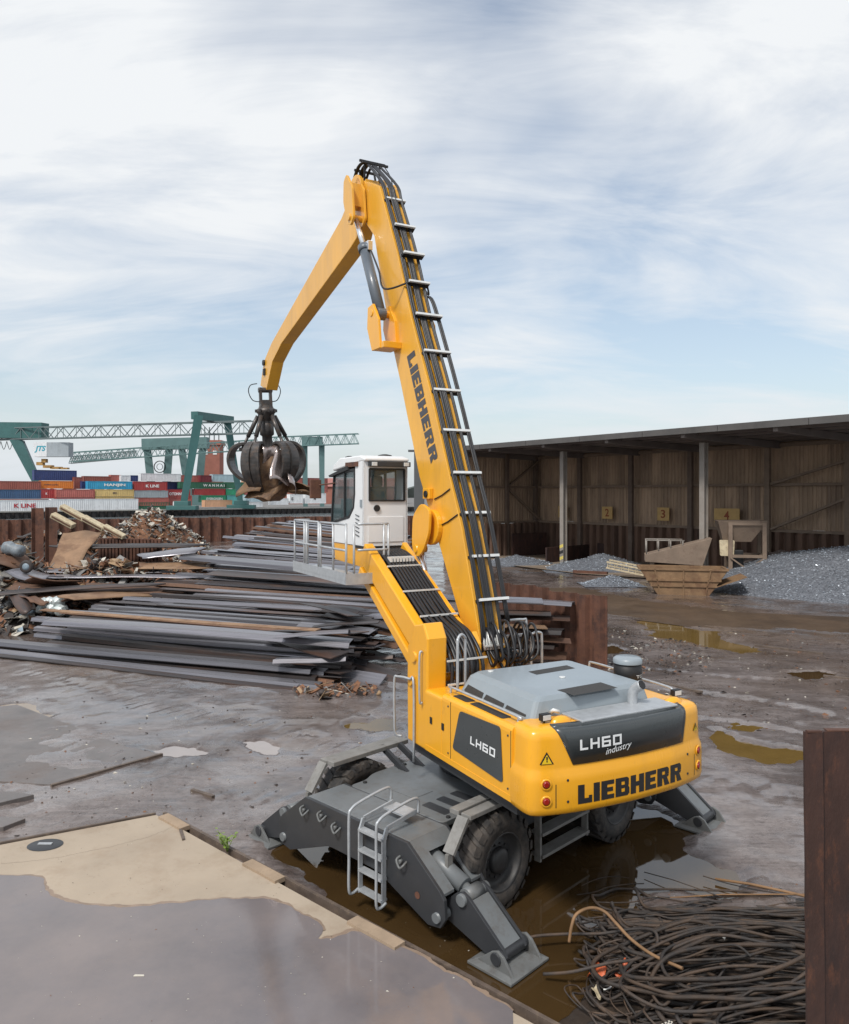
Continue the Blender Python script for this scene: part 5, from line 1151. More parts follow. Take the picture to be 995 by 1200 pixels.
# gravel heaps ------------------------------------------------------
M['gravel'] = mat('blue_grey_chips', (.105,.113,.13), .65, var=.5, scale=9, dirt=((.40,.43,.48), 6.5, .54, .70, .75), bump=.8, bscale=7)
M['gravel_b'] = mat('brown_chips', (.16,.13,.12), .8, var=.4, scale=6, dirt=((.30,.24,.20), 8, .55, .7, .6), bump=.6, bscale=6)
def heap(c, rx, ry, h, m, label, seed, ang=0, n=70, chips=0, cm=None):
    rs = random.Random(seed); vs = []; ca, sa = math.cos(ang), math.sin(ang)
    mb = MB()
    def zf_(u, v):
        r = math.hypot(u, v); base = max(0, 1-r); nn = noise.noise(Vector((u*2.2+seed, v*2.2, 0)))*.28 + noise.noise(Vector((u*6+seed, v*6, 3)))*.07
        return h*max(-.05, (base**.9)*(1+nn) - .02 + .02*noise.noise(Vector((u*19,v*19,seed))))
    for j in range(n+1):
        for i in range(n+1):
            u, v = (i/n*2-1)*1.05, (j/n*2-1)*1.05; x, y = u*rx, v*ry
            vs.append((ca*x-sa*y, sa*x+ca*y, zf_(u, v)))
    mb.add(vs, [(j*(n+1)+i, j*(n+1)+i+1, (j+1)*(n+1)+i+1, (j+1)*(n+1)+i) for j in range(n) for i in range(n)])
    if chips:
        mb.mi = 1 if cm else 0
        for _ in range(chips):
            a, r = rs.uniform(0,6.283), math.sqrt(rs.random())*1.0; u, v = r*math.cos(a), r*math.sin(a); z = max(zf_(u,v), -.01)
            x, y = u*rx, v*ry; x, y = ca*x-sa*y, sa*x+ca*y; s = rs.uniform(.03,.09)
            p = [Vector((rs.uniform(-1,1), rs.uniform(-1,1), rs.uniform(-.3,.9)))*s for _ in range(4)]
            mb.add([Vector((x,y,z+.02))+q for q in p], [(0,1,2),(0,2,3),(0,3,1),(1,3,2)])
    o = mb.build('gravel_heap', [m, cm] if cm else m, loc=(c.x, c.y, .08)); tag(o, label, 'gravel', kind='stuff'); return o
M['chip'] = mat('chip_light', (.36,.40,.45), .35, metal=.3, var=.5, scale=1.5)
heap(W(1022,693,0), 13.5, 8.0, 3.25, M['gravel'], 'large heap of blue grey metal chips right of the skip', 3, R(-30), 110, 9000, M['chip'])
heap(W(915,682,0), 5.5, 3.2, 2.3, M['gravel_b'], 'brownish back shoulder of the chip heap below the shed posts', 8, R(-20), 60)
heap(W(702,668,0), 4.6, 3.6, 1.25, M['gravel'], 'blue grey chip heap in the bay under the number two board', 5, 0, 60, 1500, M['chip'])
heap(W(716,686,0), 2.0, 1.5, .6, M['gravel'], 'small blue grey chip heap in front of the shed floor', 11, 0, 40, 800, M['chip'])
heap(W(606,662,0), 3.4, 2.2, .8, M['gravel'], 'dark chip heap in the left end bay of the shed', 13, 0, 40, 700, M['chip'])
# skip ---------------------------------------------------------------
M['skip'] = mat('skip_tan', (.20,.12,.062), .7, var=.2, scale=1.5, col2=(.12,.058,.03), amt2=.7, scale2=.9, dirt=((.36,.24,.13), 5, .55, .7, .5), bump=.2)
ps = W(806, 699, 0); sk = empty('rusty_skip', (ps.x, ps.y+1.2, 0), R(-12)); tag(sk, 'tan rusty waste skip with sloping ends in front of the shed', 'skip')
bo, to, hh, hw = 1.45, 2.6, 1.65, 1.1
mb = MB(); secs = [(0,bo),(.62,1.9),(.65,1.9),(.97,2.15),(1.0,2.15),(hh,to)]
for (z0, a), (z1, b_) in zip(secs[:-1], secs[1:]):
    mb.add([(-a,-hw,z0),(a,-hw,z0),(b_,-hw,z1),(-b_,-hw,z1)], [(0,1,2,3)]); mb.add([(-a,hw,z0),(a,hw,z0),(b_,hw,z1),(-b_,hw,z1)], [(3,2,1,0)])
    for s in (-1,1): mb.add([(s*a,-hw,z0),(s*a,hw,z0),(s*b_,hw,z1),(s*b_,-hw,z1)], [(0,1,2,3)])
mb.add([(-bo,-hw,.03),(bo,-hw,.03),(bo,hw,.03),(-bo,hw,.03)], [(0,1,2,3)])
b_ = mb.build('skip_body', M['skip'], sk); solid(b_, .04)
for z, a in ((.635,1.91),(.985,2.16),(hh,to)):
    mb = MB(); mb.box((-a-.05,-hw-.10,z-.06),(a+.05,-hw-.02,z+.06)); mb.build('skip_rib', M['skip'], sk); mb = MB(); mb.box((-a-.05,hw+.02,z-.06),(a+.05,hw+.10,z+.06)); mb.build('skip_rib', M['skip'], sk)
for s in (-1,1): mb = MB(); mb.box((s*to-.06,-hw-.02,hh-.06),(s*to+.06,hw+.02,hh+.06)); mb.build('skip_rim', M['skip'], sk)
for x in (-1.7, 0, 1.6):
    mb = MB(); mb.bar((x*.8,-hw-.05,.05),(x,-hw-.05,hh),.10,.08,(1,0,0)); mb.build('skip_stiffener', M['skip'], sk)
mb = MB(); mb.box((2.7,-1.0,.4),(3.5,1.0,.5)) if False else mb.add([(1.7,-1.05,.5),(3.7,-1.05,1.25),(3.7,1.05,1.25),(1.7,1.05,.5)], [(0,1,2,3)]); solid(mb.build('tail_flap', M['skip'], sk), .06)
# feeder: hopper on a steel frame with a short conveyor ---------------
pfm = W(873, 684, 0); fd_ = empty('feed_hopper', (pfm.x, pfm.y, 0), R(-14)); tag(fd_, 'rusty steel hopper frame with sloping chute beside the chip heap', 'hopper')
for x in (-1.1, 1.1):
    for y in (-1.0, 1.0): mb = MB(); mb.box((x-.13,y-.13,0),(x+.13,y+.13,4.3)); mb.build('frame_leg', M['shedsteel'], fd_)
for z in (2.0, 4.25):
    for y in (-1.0,1.0): mb = MB(); mb.bar((-1.25,y,z),(1.25,y,z),.18,.2); mb.build('frame_beam', M['shedsteel'], fd_)
    for x in (-1.1,1.1): mb = MB(); mb.bar((x,-.85,z),(x,.85,z),.16,.18); mb.build('frame_beam', M['shedsteel'], fd_)
mb = MB(); mb.bar((-1.1,-1.12,.3),(1.1,-1.12,1.9),.12,.1); mb.build('frame_brace', M['shedsteel'], fd_); mb = MB(); mb.bar((1.1,-1.2,.3),(-1.1,-1.2,1.9),.12,.1); mb.build('frame_brace', M['shedsteel'], fd_)
mb = MB(); tp4 = [(-1.9,-1.1,4.45),(1.3,-1.1,4.45),(1.3,1.1,4.45),(-1.9,1.1,4.45)]; bt4 = [(-1.5,-.6,3.0),(.3,-.6,3.0),(.3,.6,3.0),(-1.5,.6,3.0)]
mb.add(tp4+bt4, [(0,1,5,4),(1,2,6,5),(2,3,7,6),(3,0,4,7)]); solid(mb.build('hopper_bin', M['shedsteel'], fd_), .05)
mb = MB(); mb.prism(round_poly([(-.45,-.6),(.45,-.6),(.5,.5),(-.5,.5)], .1), lambda u, v, w: (-1.3+u, w, 2.6+v), -.9, -.7); mb.build('guard_panel', M['cream'], fd_)
mb = MB(); mb.box((-1.0,-.7,.3),(-.2,.7,2.4)); mb.build('drive_unit', M['black'], fd_, bevel=.05)
pcv = W(812, 690, 0); cv = empty('chute_conveyor', (pcv.x, pcv.y+2.5, 0), R(-14)); tag(cv, 'grey sloping chute with handrail between the skip and the hopper', 'conveyor')
mb = MB(); mb.add([(-2.4,-.9,2.1),(2.0,-.9,3.3),(2.0,.9,3.3),(-2.4,.9,2.1),(-2.4,-.9,1.6),(1.4,-.9,1.4),(1.4,.9,1.4),(-2.4,.9,1.6)], [(0,1,2,3),(0,4,5,1),(3,2,6,7),(0,3,7,4),(1,5,6,2),(4,7,6,5)]); mb.build('chute', M['shedsteel'], cv, bevel=.03)
for y in (-.85,.85):
    for x in (-2.3,-1.5,-.7,.1): mb = MB(); mb.tube([(x,y,2.05+.27*(x+2.3)),(x,y,3.1)], .04, 6); mb.build('rail_post', M['post'], cv)
    mb = MB(); mb.tube([(-2.35,y,3.1),(.2,y,3.1)], .04, 6); mb.build('handrail', M['post'], cv)
for x in (-1.9, 1.1): mb = MB(); mb.box((x-.12,-.7,0),(x+.12,.7,1.6)); mb.build('support', M['shedsteel'], cv)
# cream lattice lying on the ground
pl = W(738, 678, 0); la = empty('lattice_frame', (pl.x, pl.y, .55), R(-25)); tag(la, 'cream painted steel lattice section lying left of the skip', 'lattice'); la.rotation_euler = (R(8), R(9), R(-28))
for y in (-.35,.35):
    for z in (0,.45): mb = MB(); mb.bar((-1.7,y,z),(1.7,y,z),.10,.10); mb.build('chord', M['cream'], la)
for i in range(7):
    x = -1.6+.53*i
    for y in (-.35,.35): mb = MB(); mb.bar((x,y,.04),(x,y,.41),.05,.05); mb.build('strut', M['cream'], la)
# ================================================================== CONTAINER TERMINAL ACROSS THE CANAL
def tpos(px, d):
    """t along the quay where the row at offset d crosses photo column px"""
    u = (px-CX)/FPX; a = TA + TN*d
    return (u*a.y - a.x)/(TE.x - u*TE.y)
CM = {}
def cmat(name, col):
    if name not in CM: CM[name] = mat('container_'+name, col, .55, var=.12, scale=.6, dirt=((.12,.09,.08), .9, .55, .75, .4), stretch=(1,1,.5))
    return CM[name]
cols = dict(brown=(.27,.08,.06), blue=(.045,.10,.20), navy=(.03,.05,.16), red=(.36,.045,.045), orange=(.62,.20,.03), hblue=(.03,.30,.52), tan=(.58,.42,.17), grey=(.33,.37,.40), green=(.03,.13,.075), bgreen=(.03,.28,.15), teal=(.10,.38,.37), white=(.70,.72,.74), lblue=(.40,.52,.58), rose=(.40,.12,.10), dred=(.17,.025,.035), peach=(.62,.36,.22))
M['ctext'] = mat('container_text_white', (.8,.8,.8), .5); M['ctextd'] = mat('container_text_dark', (.06,.05,.06), .5); M['ctextr'] = mat('container_text_red', (.45,.02,.03), .5)
cont_mesh = {}
def container(x0, x1, yt, yb, d, col, label, text=None, tcol='ctext', tx=(.5,.95)):
    t0, t1 = tpos(x0, d), tpos(x1, d); L = t1-t0; Zm = (TA+TE*((t0+t1)/2)+TN*d).y
    z0 = CAMH-(yb-HOR)/FPX*Zm; z1 = CAMH-(yt-HOR)/FPX*Zm; h = z1-z0
    o = empty('shipping_container', T(t0, d, max(z0, 1.2)), math.atan2(TE.y, TE.x)); tag(o, label, 'container', 'shipping containers stacked across the canal')
    m = cmat(col, cols[col]); dw = 2.44
    mb = MB(); n = max(6, int(L/.6)); vs = []; p = L/n                      # ribbed side towards the camera
    pr = []
    for i in range(n): pr += [(i*p,0),(i*p+.3*p,0),(i*p+.45*p,.06),(i*p+.85*p,.06)]
    pr.append((L,0))
    for u, v in pr: vs += [(u,v,.12),(u,v,h-.12)]
    mb.add(vs, [(2*i,2*i+2,2*i+3,2*i+1) for i in range(len(pr)-1)])
    mb.add([(0,.06,h-.02),(L,.06,h-.02),(L,dw,h-.02),(0,dw,h-.02)], [(0,1,2,3)]); mb.add([(.03,0,.1),(.03,dw,.1),(.03,dw,h-.1),(.03,0,h-.1)], [(0,1,2,3)]); mb.add([(L-.03,0,.1),(L-.03,dw,.1),(L-.03,dw,h-.1),(L-.03,0,h-.1)], [(0,1,2,3)]); mb.add([(0,dw,0),(L,dw,0),(L,dw,h),(0,dw,h)], [(0,1,2,3)])
    mb.build('side_panel', m, o)
    mb = MB()
    for z in (.0, h-.14): mb.box((0,-.05,z),(L,.02,z+.13)); mb.box((-.02,-.05,z),(.02,dw,z+.13))
    for x in (0, L-.16): mb.box((x,-.06,.135),(x+.16,.02,h-.145))
    mb.build('corner_frame', m, o)
    if text:
        tv, tf = text_geo(text, 1, 0, .03); a, b_ = tx; mb = MB(); hh_ = min(h*.42, (b_-a)*L/len(text)*1.25)
        mb.add([(L*(a+(b_-a)*x), -.065, h*.5-hh_/2+hh_*y) for x, y in tv], tf); mb.build('lettering', M[tcol], o)
    return o
CT = [
 (-60,48,563.5,573.5,10,'brown','long brown container topmost at the left edge of the terminal'),
 (-40,48,574,584.5,10,'blue','blue container under the long brown one at the left edge'),
 (-20,48,585,595,10,'rose','dull red container lowest behind the white row at left'),
 (48,86,563.5,572.5,12,'orange','bright orange container on top of red ones','HAPAG-LLOYD','ctextd',(.10,.52)),
 (48,66,573,584,10,'red','short red container with white mark under the orange one','K','ctext',(.3,.42)),
 (49,66,585,595,10,'dred','dark red container low between dull red and brown stacks'),
 (66,111,573.5,583,8,'rose','brick red container left of the tan pair'),
 (66,111,583.5,595,8,'red','bright red container below the brick red one'),
 (87,97,559,573,18,'brown','rust brown container end behind the orange one'),
 (96,104,564,573,16,'navy','dark blue container end left of the light blue one'),
 (103,155,564,573.2,12,'hblue','light blue container with white company lettering','HANJIN','ctext',(.36,.84)),
 (112,157,573.6,581.8,8,'tan','upper of two tan container sides','MSC','ctextd',(.44,.56)),
 (112,157,582.2,595,8,'tan','lower of two tan container sides','MSC','ctextd',(.46,.58)),
 (40,90,551,563,20,'navy','dark blue container hanging below the trolley cab'),
 (98,130,558,564,24,'brown','rust brown container behind the light blue one'),
 (130,142,556.5,564,24,'rose','small brown container end left of the white mark'),
 (142,153,557,564,22,'white','small white container end with dark emblem'),
 (153,165,557,564,22,'navy','small blue container beside the white emblem end'),
 (165,212,555,564,18,'white','white container topmost behind the red lettered one'),
 (157,196,564.4,574.6,12,'red','red container with white line lettering','K LINE','ctext',(.35,.75)),
 (158,197,575,583,12,'grey','grey container under the red lettered one'),
 (160,198,583.3,592.6,12,'rose','brick red container under the grey one'),
 (163,199,593,601,12,'green','dark green container at the foot of the grey and red stack'),
 (193,213,564.5,573.5,20,'navy','blue container right of the red lettered one'),
 (197,223,573.5,584,14,'red','red container with big white letters behind the crane leg','OTONNECT','ctext',(.05,.85)),
 (199,225,584.5,600,14,'rose','brick red container low behind the crane leg'),
 (206,224,588,597,6,'white','small white container in front of the crane leg'),
 (211,246,557,565,24,'rose','brick red container behind the top of the crane leg'),
 (235,248,557,565,22,'dred','dark red container between the crane legs'),
 (249,276,556,564.5,24,'lblue','pale blue container between the crane legs'),
 (211,264,565,572.5,16,'green','upper dark green container with white letters','W A N H A I','ctext',(.5,.98)),
 (265,286,565,572.5,16,'green','short green container with white marks on the right'),
 (265,286,573,580,16,'bgreen','short bright green container below the marked one'),
 (228,264,573,580,16,'red','red container between the two green ones'),
 (236,265,580.5,588.5,16,'bgreen','bright green container with a white stripe label','EVERGREEN','ctext',(.2,.85)),
 (266,287,580.5,591,16,'teal','turquoise container behind the right crane leg'),
 (286,293,560,572,22,'peach','peach container end by the grab'),
 (286,300,572.5,580,20,'rose','red container end by the grab'),
 (288,308,580,588,12,'lblue','pale blue container left of the orange pillar'),
 (288,308,588.4,594,12,'white','white container under the pale blue one'),
 (318,338,584,591.5,10,'white','white container with dark mark below the grab'),
 (340,355,579,590,10,'white','white short container right of the grab load','E','ctextd',(.1,.25)),
 (358,382,578,590,10,'white','white container stack left of the cab','M','ctextd',(.4,.5)),
 (336,384,560,577,26,'rose','large dull red container block behind the cab'),
 (-60,60,590,603.5,3,'white','long white container row with red lettering at far left','K LINE','ctextr',(.62,.84)),
 (60,162,588.5,602,3,'white','long white container row behind the shredded metal heap'),
 (240,272,586,594,5,'peach','tan flat wagon load between the crane feet'),
]
for a in CT: container(*a)
# ---------------------------------------------------------------- gantry cranes
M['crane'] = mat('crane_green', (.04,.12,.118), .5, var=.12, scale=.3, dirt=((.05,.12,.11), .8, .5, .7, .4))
M['crane_hazed'] = mat('crane_green_hazed', (.10,.18,.18), .6, var=.1, scale=.3)  # paler crane green, distance haze put into the colour
M['girder'] = mat('girder_grey_green', (.13,.165,.17), .6, var=.1)
def truss(A0, A1, h, w, n, r, parent, m, name='girder'):
    """box truss from A0 to A1 (bottom centre line) of height h, width w"""
    A0, A1 = Vector(A0), Vector(A1); d = (A1-A0); side = Vector((-d.y, d.x, 0)).normalized()*w/2; up_ = Vector((0,0,h)); mb = MB()
    for s in (-1, 1):
        for u in (0, 1): mb.bar(A0+side*s+up_*u, A1+side*s+up_*u, r*1.7, r*1.7)
        for i in range(n):
            p = A0 + d*(i/n) + side*s; q = A0 + d*((i+.5)/n) + side*s + up_; e = A0 + d*((i+1)/n) + side*s
            mb.bar(p, q, r, r); mb.bar(q, e, r, r); mb.bar(q, q-up_, r*.7, r*.7)
    for i in range(n+1): p = A0 + d*(i/n); mb.bar(p-side, p+side, r*.7, r*.7); mb.bar(p-side+up_, p+side+up_, r*.7, r*.7)
    return mb.build(name, m, parent)
def tapered(A, B, w0, w1, parent, m, name='leg'):
    A, B = Vector(A), Vector(B); mb = MB(); x = Vector((1,.3,0)).normalized(); y = Vector((-.3,1,0)).normalized(); vs = []
    for p, w in ((A, w0), (B, w1)): vs += [p+x*sx*w/2+y*sy*w/2 for sx, sy in ((-1,-1),(1,-1),(1,1),(-1,1))]
    mb.add(vs, [(3,2,1,0),(4,5,6,7),(0,1,5,4),(1,2,6,5),(2,3,7,6),(3,0,4,7)]); return mb.build(name, m, parent)
c1 = empty('gantry_crane'); tag(c1, 'green portal gantry crane whose long lattice girder passes behind the grab', 'gantry crane')
f1, f2 = WD(214,597,262), WD(283,592,284); h1, h2 = WD(233,487,262), WD(266,492,284)
f1.z = f2.z = 1.2
tapered(f1, h1, 2.2, 3.0, c1, M['crane']); tapered(f2, h2, 1.9, 2.6, c1, M['crane'])
mb = MB(); mb.bar(h1+Vector((-1.2,-1,0)), h2+Vector((1.2,1,0)), 2.6, 2.6); mb.build('portal_beam', M['crane'], c1)
for f_ in (f1, f2):
    mb = MB(); mb.box((f_.x-5,f_.y-2,1.2),(f_.x+5,f_.y+2,2.6)); mb.box((f_.x-2.4,f_.y-1.8,2.6),(f_.x+2.4,f_.y+1.8,4.2)); mb.build('bogie', M['crane'], c1, bevel=.1)
gA, gB = WD(-140,526,316), WD(250,509,272); gB2 = gB + (gB-gA)*.10
gA.z = gB.z; gB2.z = gB.z
truss(gA, gB2, 4.3, 3.0, 20, .24, c1, M['girder'])
mb = MB(); a, b_ = WD(-60,521,300), WD(53,516,296); a.z = b_.z = gB.z+1.0; mb.bar(a+Vector((0,0,3.0)), b_+Vector((0,0,2.2)), 5.0, 6.0); mb.build('machinery_house', M['crane'], c1)
tapered(WD(44,566,296), WD(20,516,296), 3.0, 4.4, c1, M['crane']); tapered(WD(-70,566,290), WD(-40,516,296), 3.0, 4.4, c1, M['crane'])
pc = WD(64,528,292); mb = MB(); mb.box((pc.x-7.0,pc.y-2,pc.z-2.4),(pc.x-2.0,pc.y+2,pc.z+3)); cbx = mb.build('operator_cab', CM['white'], c1)
mb = MB(); mb.box((pc.x-1.9,pc.y-2,pc.z-2.4),(pc.x+6.2,pc.y+2,pc.z+3)); mb.build('trolley_box', CM['grey'], c1)
tv, tf = text_geo('JTS', 1, .25, .04); mb = MB(); mb.add([(pc.x-6.6+4.3*x, pc.y-2.03, pc.z-.9+2.6*y) for x, y in tv], tf); mb.build('lettering', mat('cab_letter_teal', (.05,.33,.42), .5), cbx)
mb = MB(); pz_ = WD(57,548,292)
for (x, z, w, h) in ((-3,1.5,2.4,1.2),(0,.4,3.4,1.0),(-1.5,2.6,1.6,1.4),(3,-.1,4.0,.8),(6,-.3,3,.6)): mb.box((pz_.x+x-w/2,pz_.y-1,pz_.z+z-h/2),(pz_.x+x+w/2,pz_.y+1,pz_.z+z+h/2))
mb.build('spreader', mat('spreader_amber', (.35,.20,.06), .6, var=.4, scale=.8), c1)
mb = MB(); q0 = WD(-5,517,296)
for i in range(5):
    a = WD(-6+7*i,517,296); b_ = WD(1+7*i,517,296); m_ = (a+b_)/2 - Vector((0,0,3.2)); mb.tube(smooth_path([a,m_,b_],4), .12, 5)
mb.build('cable_festoon', M['hose'], c1)
c2 = empty('gantry_crane'); tag(c2, 'smaller haze paled green gantry crane standing further off between the crane legs', 'gantry crane')
Z2 = 380
for a, b_ in (((180,556),(172,520)), ((193,556),(199,520)), ((224,560),(212,520)), ((231,558),(238,520))): 
    p = WD(*a, Z2); p.z = 1.2; tapered(p, WD(*b_, Z2), 4.0, 3.4, c2, M['crane_hazed'])
mb = MB(); mb.bar(WD(168,521,Z2), WD(244,519,Z2), 5, 5.5); mb.build('portal_beam', M['crane_hazed'], c2)
truss(WD(84,541,Z2+10), WD(300,527,Z2-20), 4.6, 3.2, 16, .22, c2, M['crane_hazed'])
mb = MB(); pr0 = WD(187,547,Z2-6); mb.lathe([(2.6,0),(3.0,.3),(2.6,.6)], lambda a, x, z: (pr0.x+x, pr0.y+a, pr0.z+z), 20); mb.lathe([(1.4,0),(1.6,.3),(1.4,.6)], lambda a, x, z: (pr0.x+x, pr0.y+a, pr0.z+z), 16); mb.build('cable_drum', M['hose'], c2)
c3 = empty('gantry_crane'); tag(c3, 'green gantry crane end with lattice cantilever right of the grab', 'gantry crane')
Z3 = 330
tr3 = truss(WD(318,524,Z3), WD(420,520,Z3-4), 4.2, 2.8, 10, .2, c3, M['crane_hazed'])
for x, xb in ((377,377.5),(357,358)): p = WD(xb,592,Z3); p.z = 1.2; tapered(p, WD(x,521,Z3), 1.7, 2.2, c3, M['crane_hazed'])
mb = MB(); a = WD(354,517,Z3-2); b_ = WD(378,517,Z3-2); mb.bar(a, b_, 2.0, 3.6); mb.build('portal_beam', M['crane_hazed'], c3)
c4 = empty('distant_boom'); tag(c4, 'thin grey crane jib far away between the two green gantries', 'crane jib'); truss(WD(82,543,470), WD(160,536,470), 4, 3, 14, .3, c4, M['girder'])
# brick tower with masts
tw = empty('harbour_tower'); M['brick'] = mat('far_brick', (.30,.12,.09), .9, var=.15, scale=.3); tag(tw, 'red brown harbour tower with masts behind the tall crane leg', 'tower')
pt_ = WD(247,560,400); p2 = WD(247,518,400); mb = MB(); mb.box((pt_.x-4.6,pt_.y,1.2),(pt_.x+4.6,pt_.y+8,p2.z-1.5)); mb.box((pt_.x-5.4,pt_.y-.6,p2.z-1.5),(pt_.x+5.4,pt_.y+8.6,p2.z+1)); mb.build('tower_shaft', M['brick'], tw)
for x in (-4,-1.5,1,3.4): mb = MB(); mb.bar((pt_.x+x,pt_.y+3,p2.z),(pt_.x+x,pt_.y+3,p2.z+5+3*(x < 0)),.5,.5); mb.build('mast', M['girder'], tw)
for x in (-2.5, 2.2): mb = MB(); mb.box((pt_.x+x-1,pt_.y-.2,p2.z-6.5),(pt_.x+x+1,pt_.y-.02,p2.z-4.5)); mb.build('tower_window', M['ctext'], tw)
# far skyline: long low sheds
fl = empty('far_warehouse'); tag(fl, 'low dull red warehouse roof on the horizon left of the cab', 'warehouse')
a = WD(320,578,430); mb = MB(); mb.box((a.x,a.y,1.2),(a.x+70,a.y+30,WD(0,566,430).z-2)); mb.build('wall', M['brick'], fl); 
mb = MB(); zt = WD(0,566,430).z; mb.prism([(-1,zt-2),(15,zt+3),(31,zt-2)], lambda u, v, w: (w, a.y+u, v), a.x-1, a.x+71); mb.build('roof', mat('far_roof', (.33,.14,.12), .8), fl)
# tree line and low roofs on the far horizon
M['farwood'] = mat('far_trees', (.07,.085,.08), .9, var=.3, scale=.05)
mb = MB(); rs = random.Random(4); X = -900
while X < 900:
    w = rs.uniform(14,40); h = rs.uniform(7,15); mb.tube([(X,1350+rs.uniform(-30,30),1.0),(X,1350,h*.6),(X,1350,h)], [w*.6,w*.5,w*.15], 9, smooth=False); X += w*.55
tag(mb.build('far_woodland', M['farwood']), 'grey green wood along the far horizon', 'woodland', kind='stuff')
# ================================================================== LONG STEEL STACKS
AX = Vector((-.931,.364,0)).normalized(); AW = Vector((.364,.931,0)).normalized()
R0 = W(392, 806, 0)
def section(kind, L, w, seed):
    """long rolled section lying along +x, sagging a little; top at z=0"""
    rs = random.Random(seed); n = 7
    pr = {'hat': [(-w/2,-.13),(-w/2+.05,-.13),(-w*.30,-.012),(w*.30,-.012),(w/2-.05,-.13),(w/2,-.13),(w/2,-.115),(w/2-.045,-.115),(w*.30,0),(-w*.30,0),(-w/2+.045,-.115),(-w/2,-.115)],
          'flat': [(-w/2,-.035),(w/2,-.035),(w/2,0),(-w/2,0)],
          'angle': [(-w/2,-.16),(-w/2+.02,-.16),(-w/2+.03,-.02),(w/2,-.02),(w/2,0),(-w/2,0)],
          'vee': [(-w/2,-.12),(0,-.012),(w/2,-.12),(w/2,-.105),(0,.0),(-w/2,-.105)]}[kind]
    m = len(pr); vs = []; a1 = rs.uniform(0,6.28); sg = rs.uniform(.01,.05)
    sk0, sk1 = rs.uniform(-.25,.25), rs.uniform(-.25,.25)
    for i in range(n):
        t = i/(n-1); x = t*L
        for (u, v) in pr: vs.append((x + (sk0*(1-t) + sk1*t)*u, u + .05*math.sin(a1+t*3), v + sg*math.sin(a1*2+t*4)))
    mb = MB(); mb.add(vs, [(i*m+j, i*m+(j+1)%m, (i+1)*m+(j+1)%m, (i+1)*m+j) for i in range(n-1) for j in range(m)] + [list(range(m))[::-1], [(n-1)*m+j for j in range(m)]])
    return mb
mesh_pool = {}
def pool(kind, L, w, mname, v):
    k = (kind, L, w, mname, v)
    if k not in mesh_pool: mesh_pool[k] = section(kind, L, w, hash((kind, v)) % 1000 if False else (len(mesh_pool)*7+3)).mesh('steel_section', M[mname])
    return mesh_pool[k]
rs = random.Random(12)
def lay(me, p, yaw, pitch, roll, label, group, name='steel_section', cat='steel section'):
    o = bpy.data.objects.new(name, me); COL.objects.link(o); o.location = p; o.rotation_euler = (roll, pitch, yaw); tag(o, label, cat, group); return o
base_yaw = math.atan2(AX.y, AX.x)
def ztop(w):
    return float(np.interp(w, [0,.6,1.4,2.4,3.4,4.4,5.2,7,9,11,13,15,18,21,24], [.14,.34,.62,.92,1.18,1.22,1.30,1.55,2.0,2.3,2.55,2.85,3.3,3.65,3.8]))
def send(w): return float(np.interp(w, [0,3,4.4,7,10,14,18,24], [0,.7,.9,.2,1.2,3.6,5.2,7.5]))
def ORD(n):
    n += 1; return f"{n}{'th' if 10 < n % 100 < 14 else {1:'st',2:'nd',3:'rd'}.get(n % 10,'th')}"
w = 0.0; i = 0
while w < 23:
    zt = ztop(w); wd = rs.choice((.34,.40,.48)); front = w < 4.6
    yaw = base_yaw + R(rs.uniform(-.9,.9)) - R(max(0, (w-7)*1.15))
    L = rs.choice((13.0,14.0,15.0)) if front else rs.choice((11.0,12.0,13.5))
    pitch = R(rs.uniform(-.35,.35)) - R(max(0,(w-8)*.22))
    nl = int(zt/.22) if front else 2
    stackname = 'front stack' if front else ('middle stack' if w < 12 else 'rear stack')
    for k in range(nl+1):
        z = zt - k*.165 - (.03*rs.random()) + (rs.uniform(-.05,.07) if k == 0 else 0)
        if z < .1: break
        kind = rs.choice(('hat','hat','flat','angle')) if k == 0 else rs.choice(('flat','hat'))
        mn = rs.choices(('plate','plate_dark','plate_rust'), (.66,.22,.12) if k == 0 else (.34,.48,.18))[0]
        Lk = L if k == 0 else rs.choice((8.0, 11.0, 13.0))
        me = pool(kind, Lk, wd, mn, rs.randint(0,2))
        s0 = send(w) + rs.uniform(-.55,.75) - (0.15*k if not front else .0)
        p = R0 + AX*s0 + AW*(w + (.0 if k == 0 else rs.uniform(-.25,.25))) + Vector((0,0,z))
        yk = yaw + R(rs.uniform(-1.3,1.3))*(1 if front else 2.0)
        lay(me, p, yk, pitch, R(rs.uniform(-7,7)) + R(-8 if w < 3.5 else -4), f'{ORD(i)} long steel section back from the near mud, top of the {stackname}' if k == 0 else f'steel section buried inside the {stackname} of steel', f'{"top" if k == 0 else "inner"} sections of the {stackname}')
    w += wd*.78; i += 1
# a few sections called out on their own
lay(pool('hat',16.5,.55,'plate',30), R0 + AX*.3 - AW*.35 + Vector((0,0,.20)), base_yaw, 0, R(-8), 'lowest long section at the near edge of the front stack, reaching the left frame edge', None)
lay(pool('flat',16.0,.5,'plate_dark',31), R0 + AX*.6 - AW*.75 + Vector((0,0,.10)), base_yaw-R(.4), 0, R(-2), 'dark flat bar on the mud in front of the lowest long section', None)
lay(pool('hat',15.0,.55,'plate',32), R0 + AX*1.0 + AW*.35 + Vector((0,0,.46)), base_yaw+R(.3), 0, R(-10), 'second long section up from the mud in the front stack', None)
lil = lay(pool('hat',13.5,.9,'plate',9), W(412,752,1.28)+Vector((0,0,.05)), base_yaw+R(.5), R(.2), R(-6), 'widest pale lilac steel section along the crest of the front stack', None)
lay(pool('flat',13.5,.34,'tan',9), W(372,738,1.40), base_yaw-R(1.5), R(.2), R(-4), 'long tan edged flat bar just behind the pale lilac section', None)
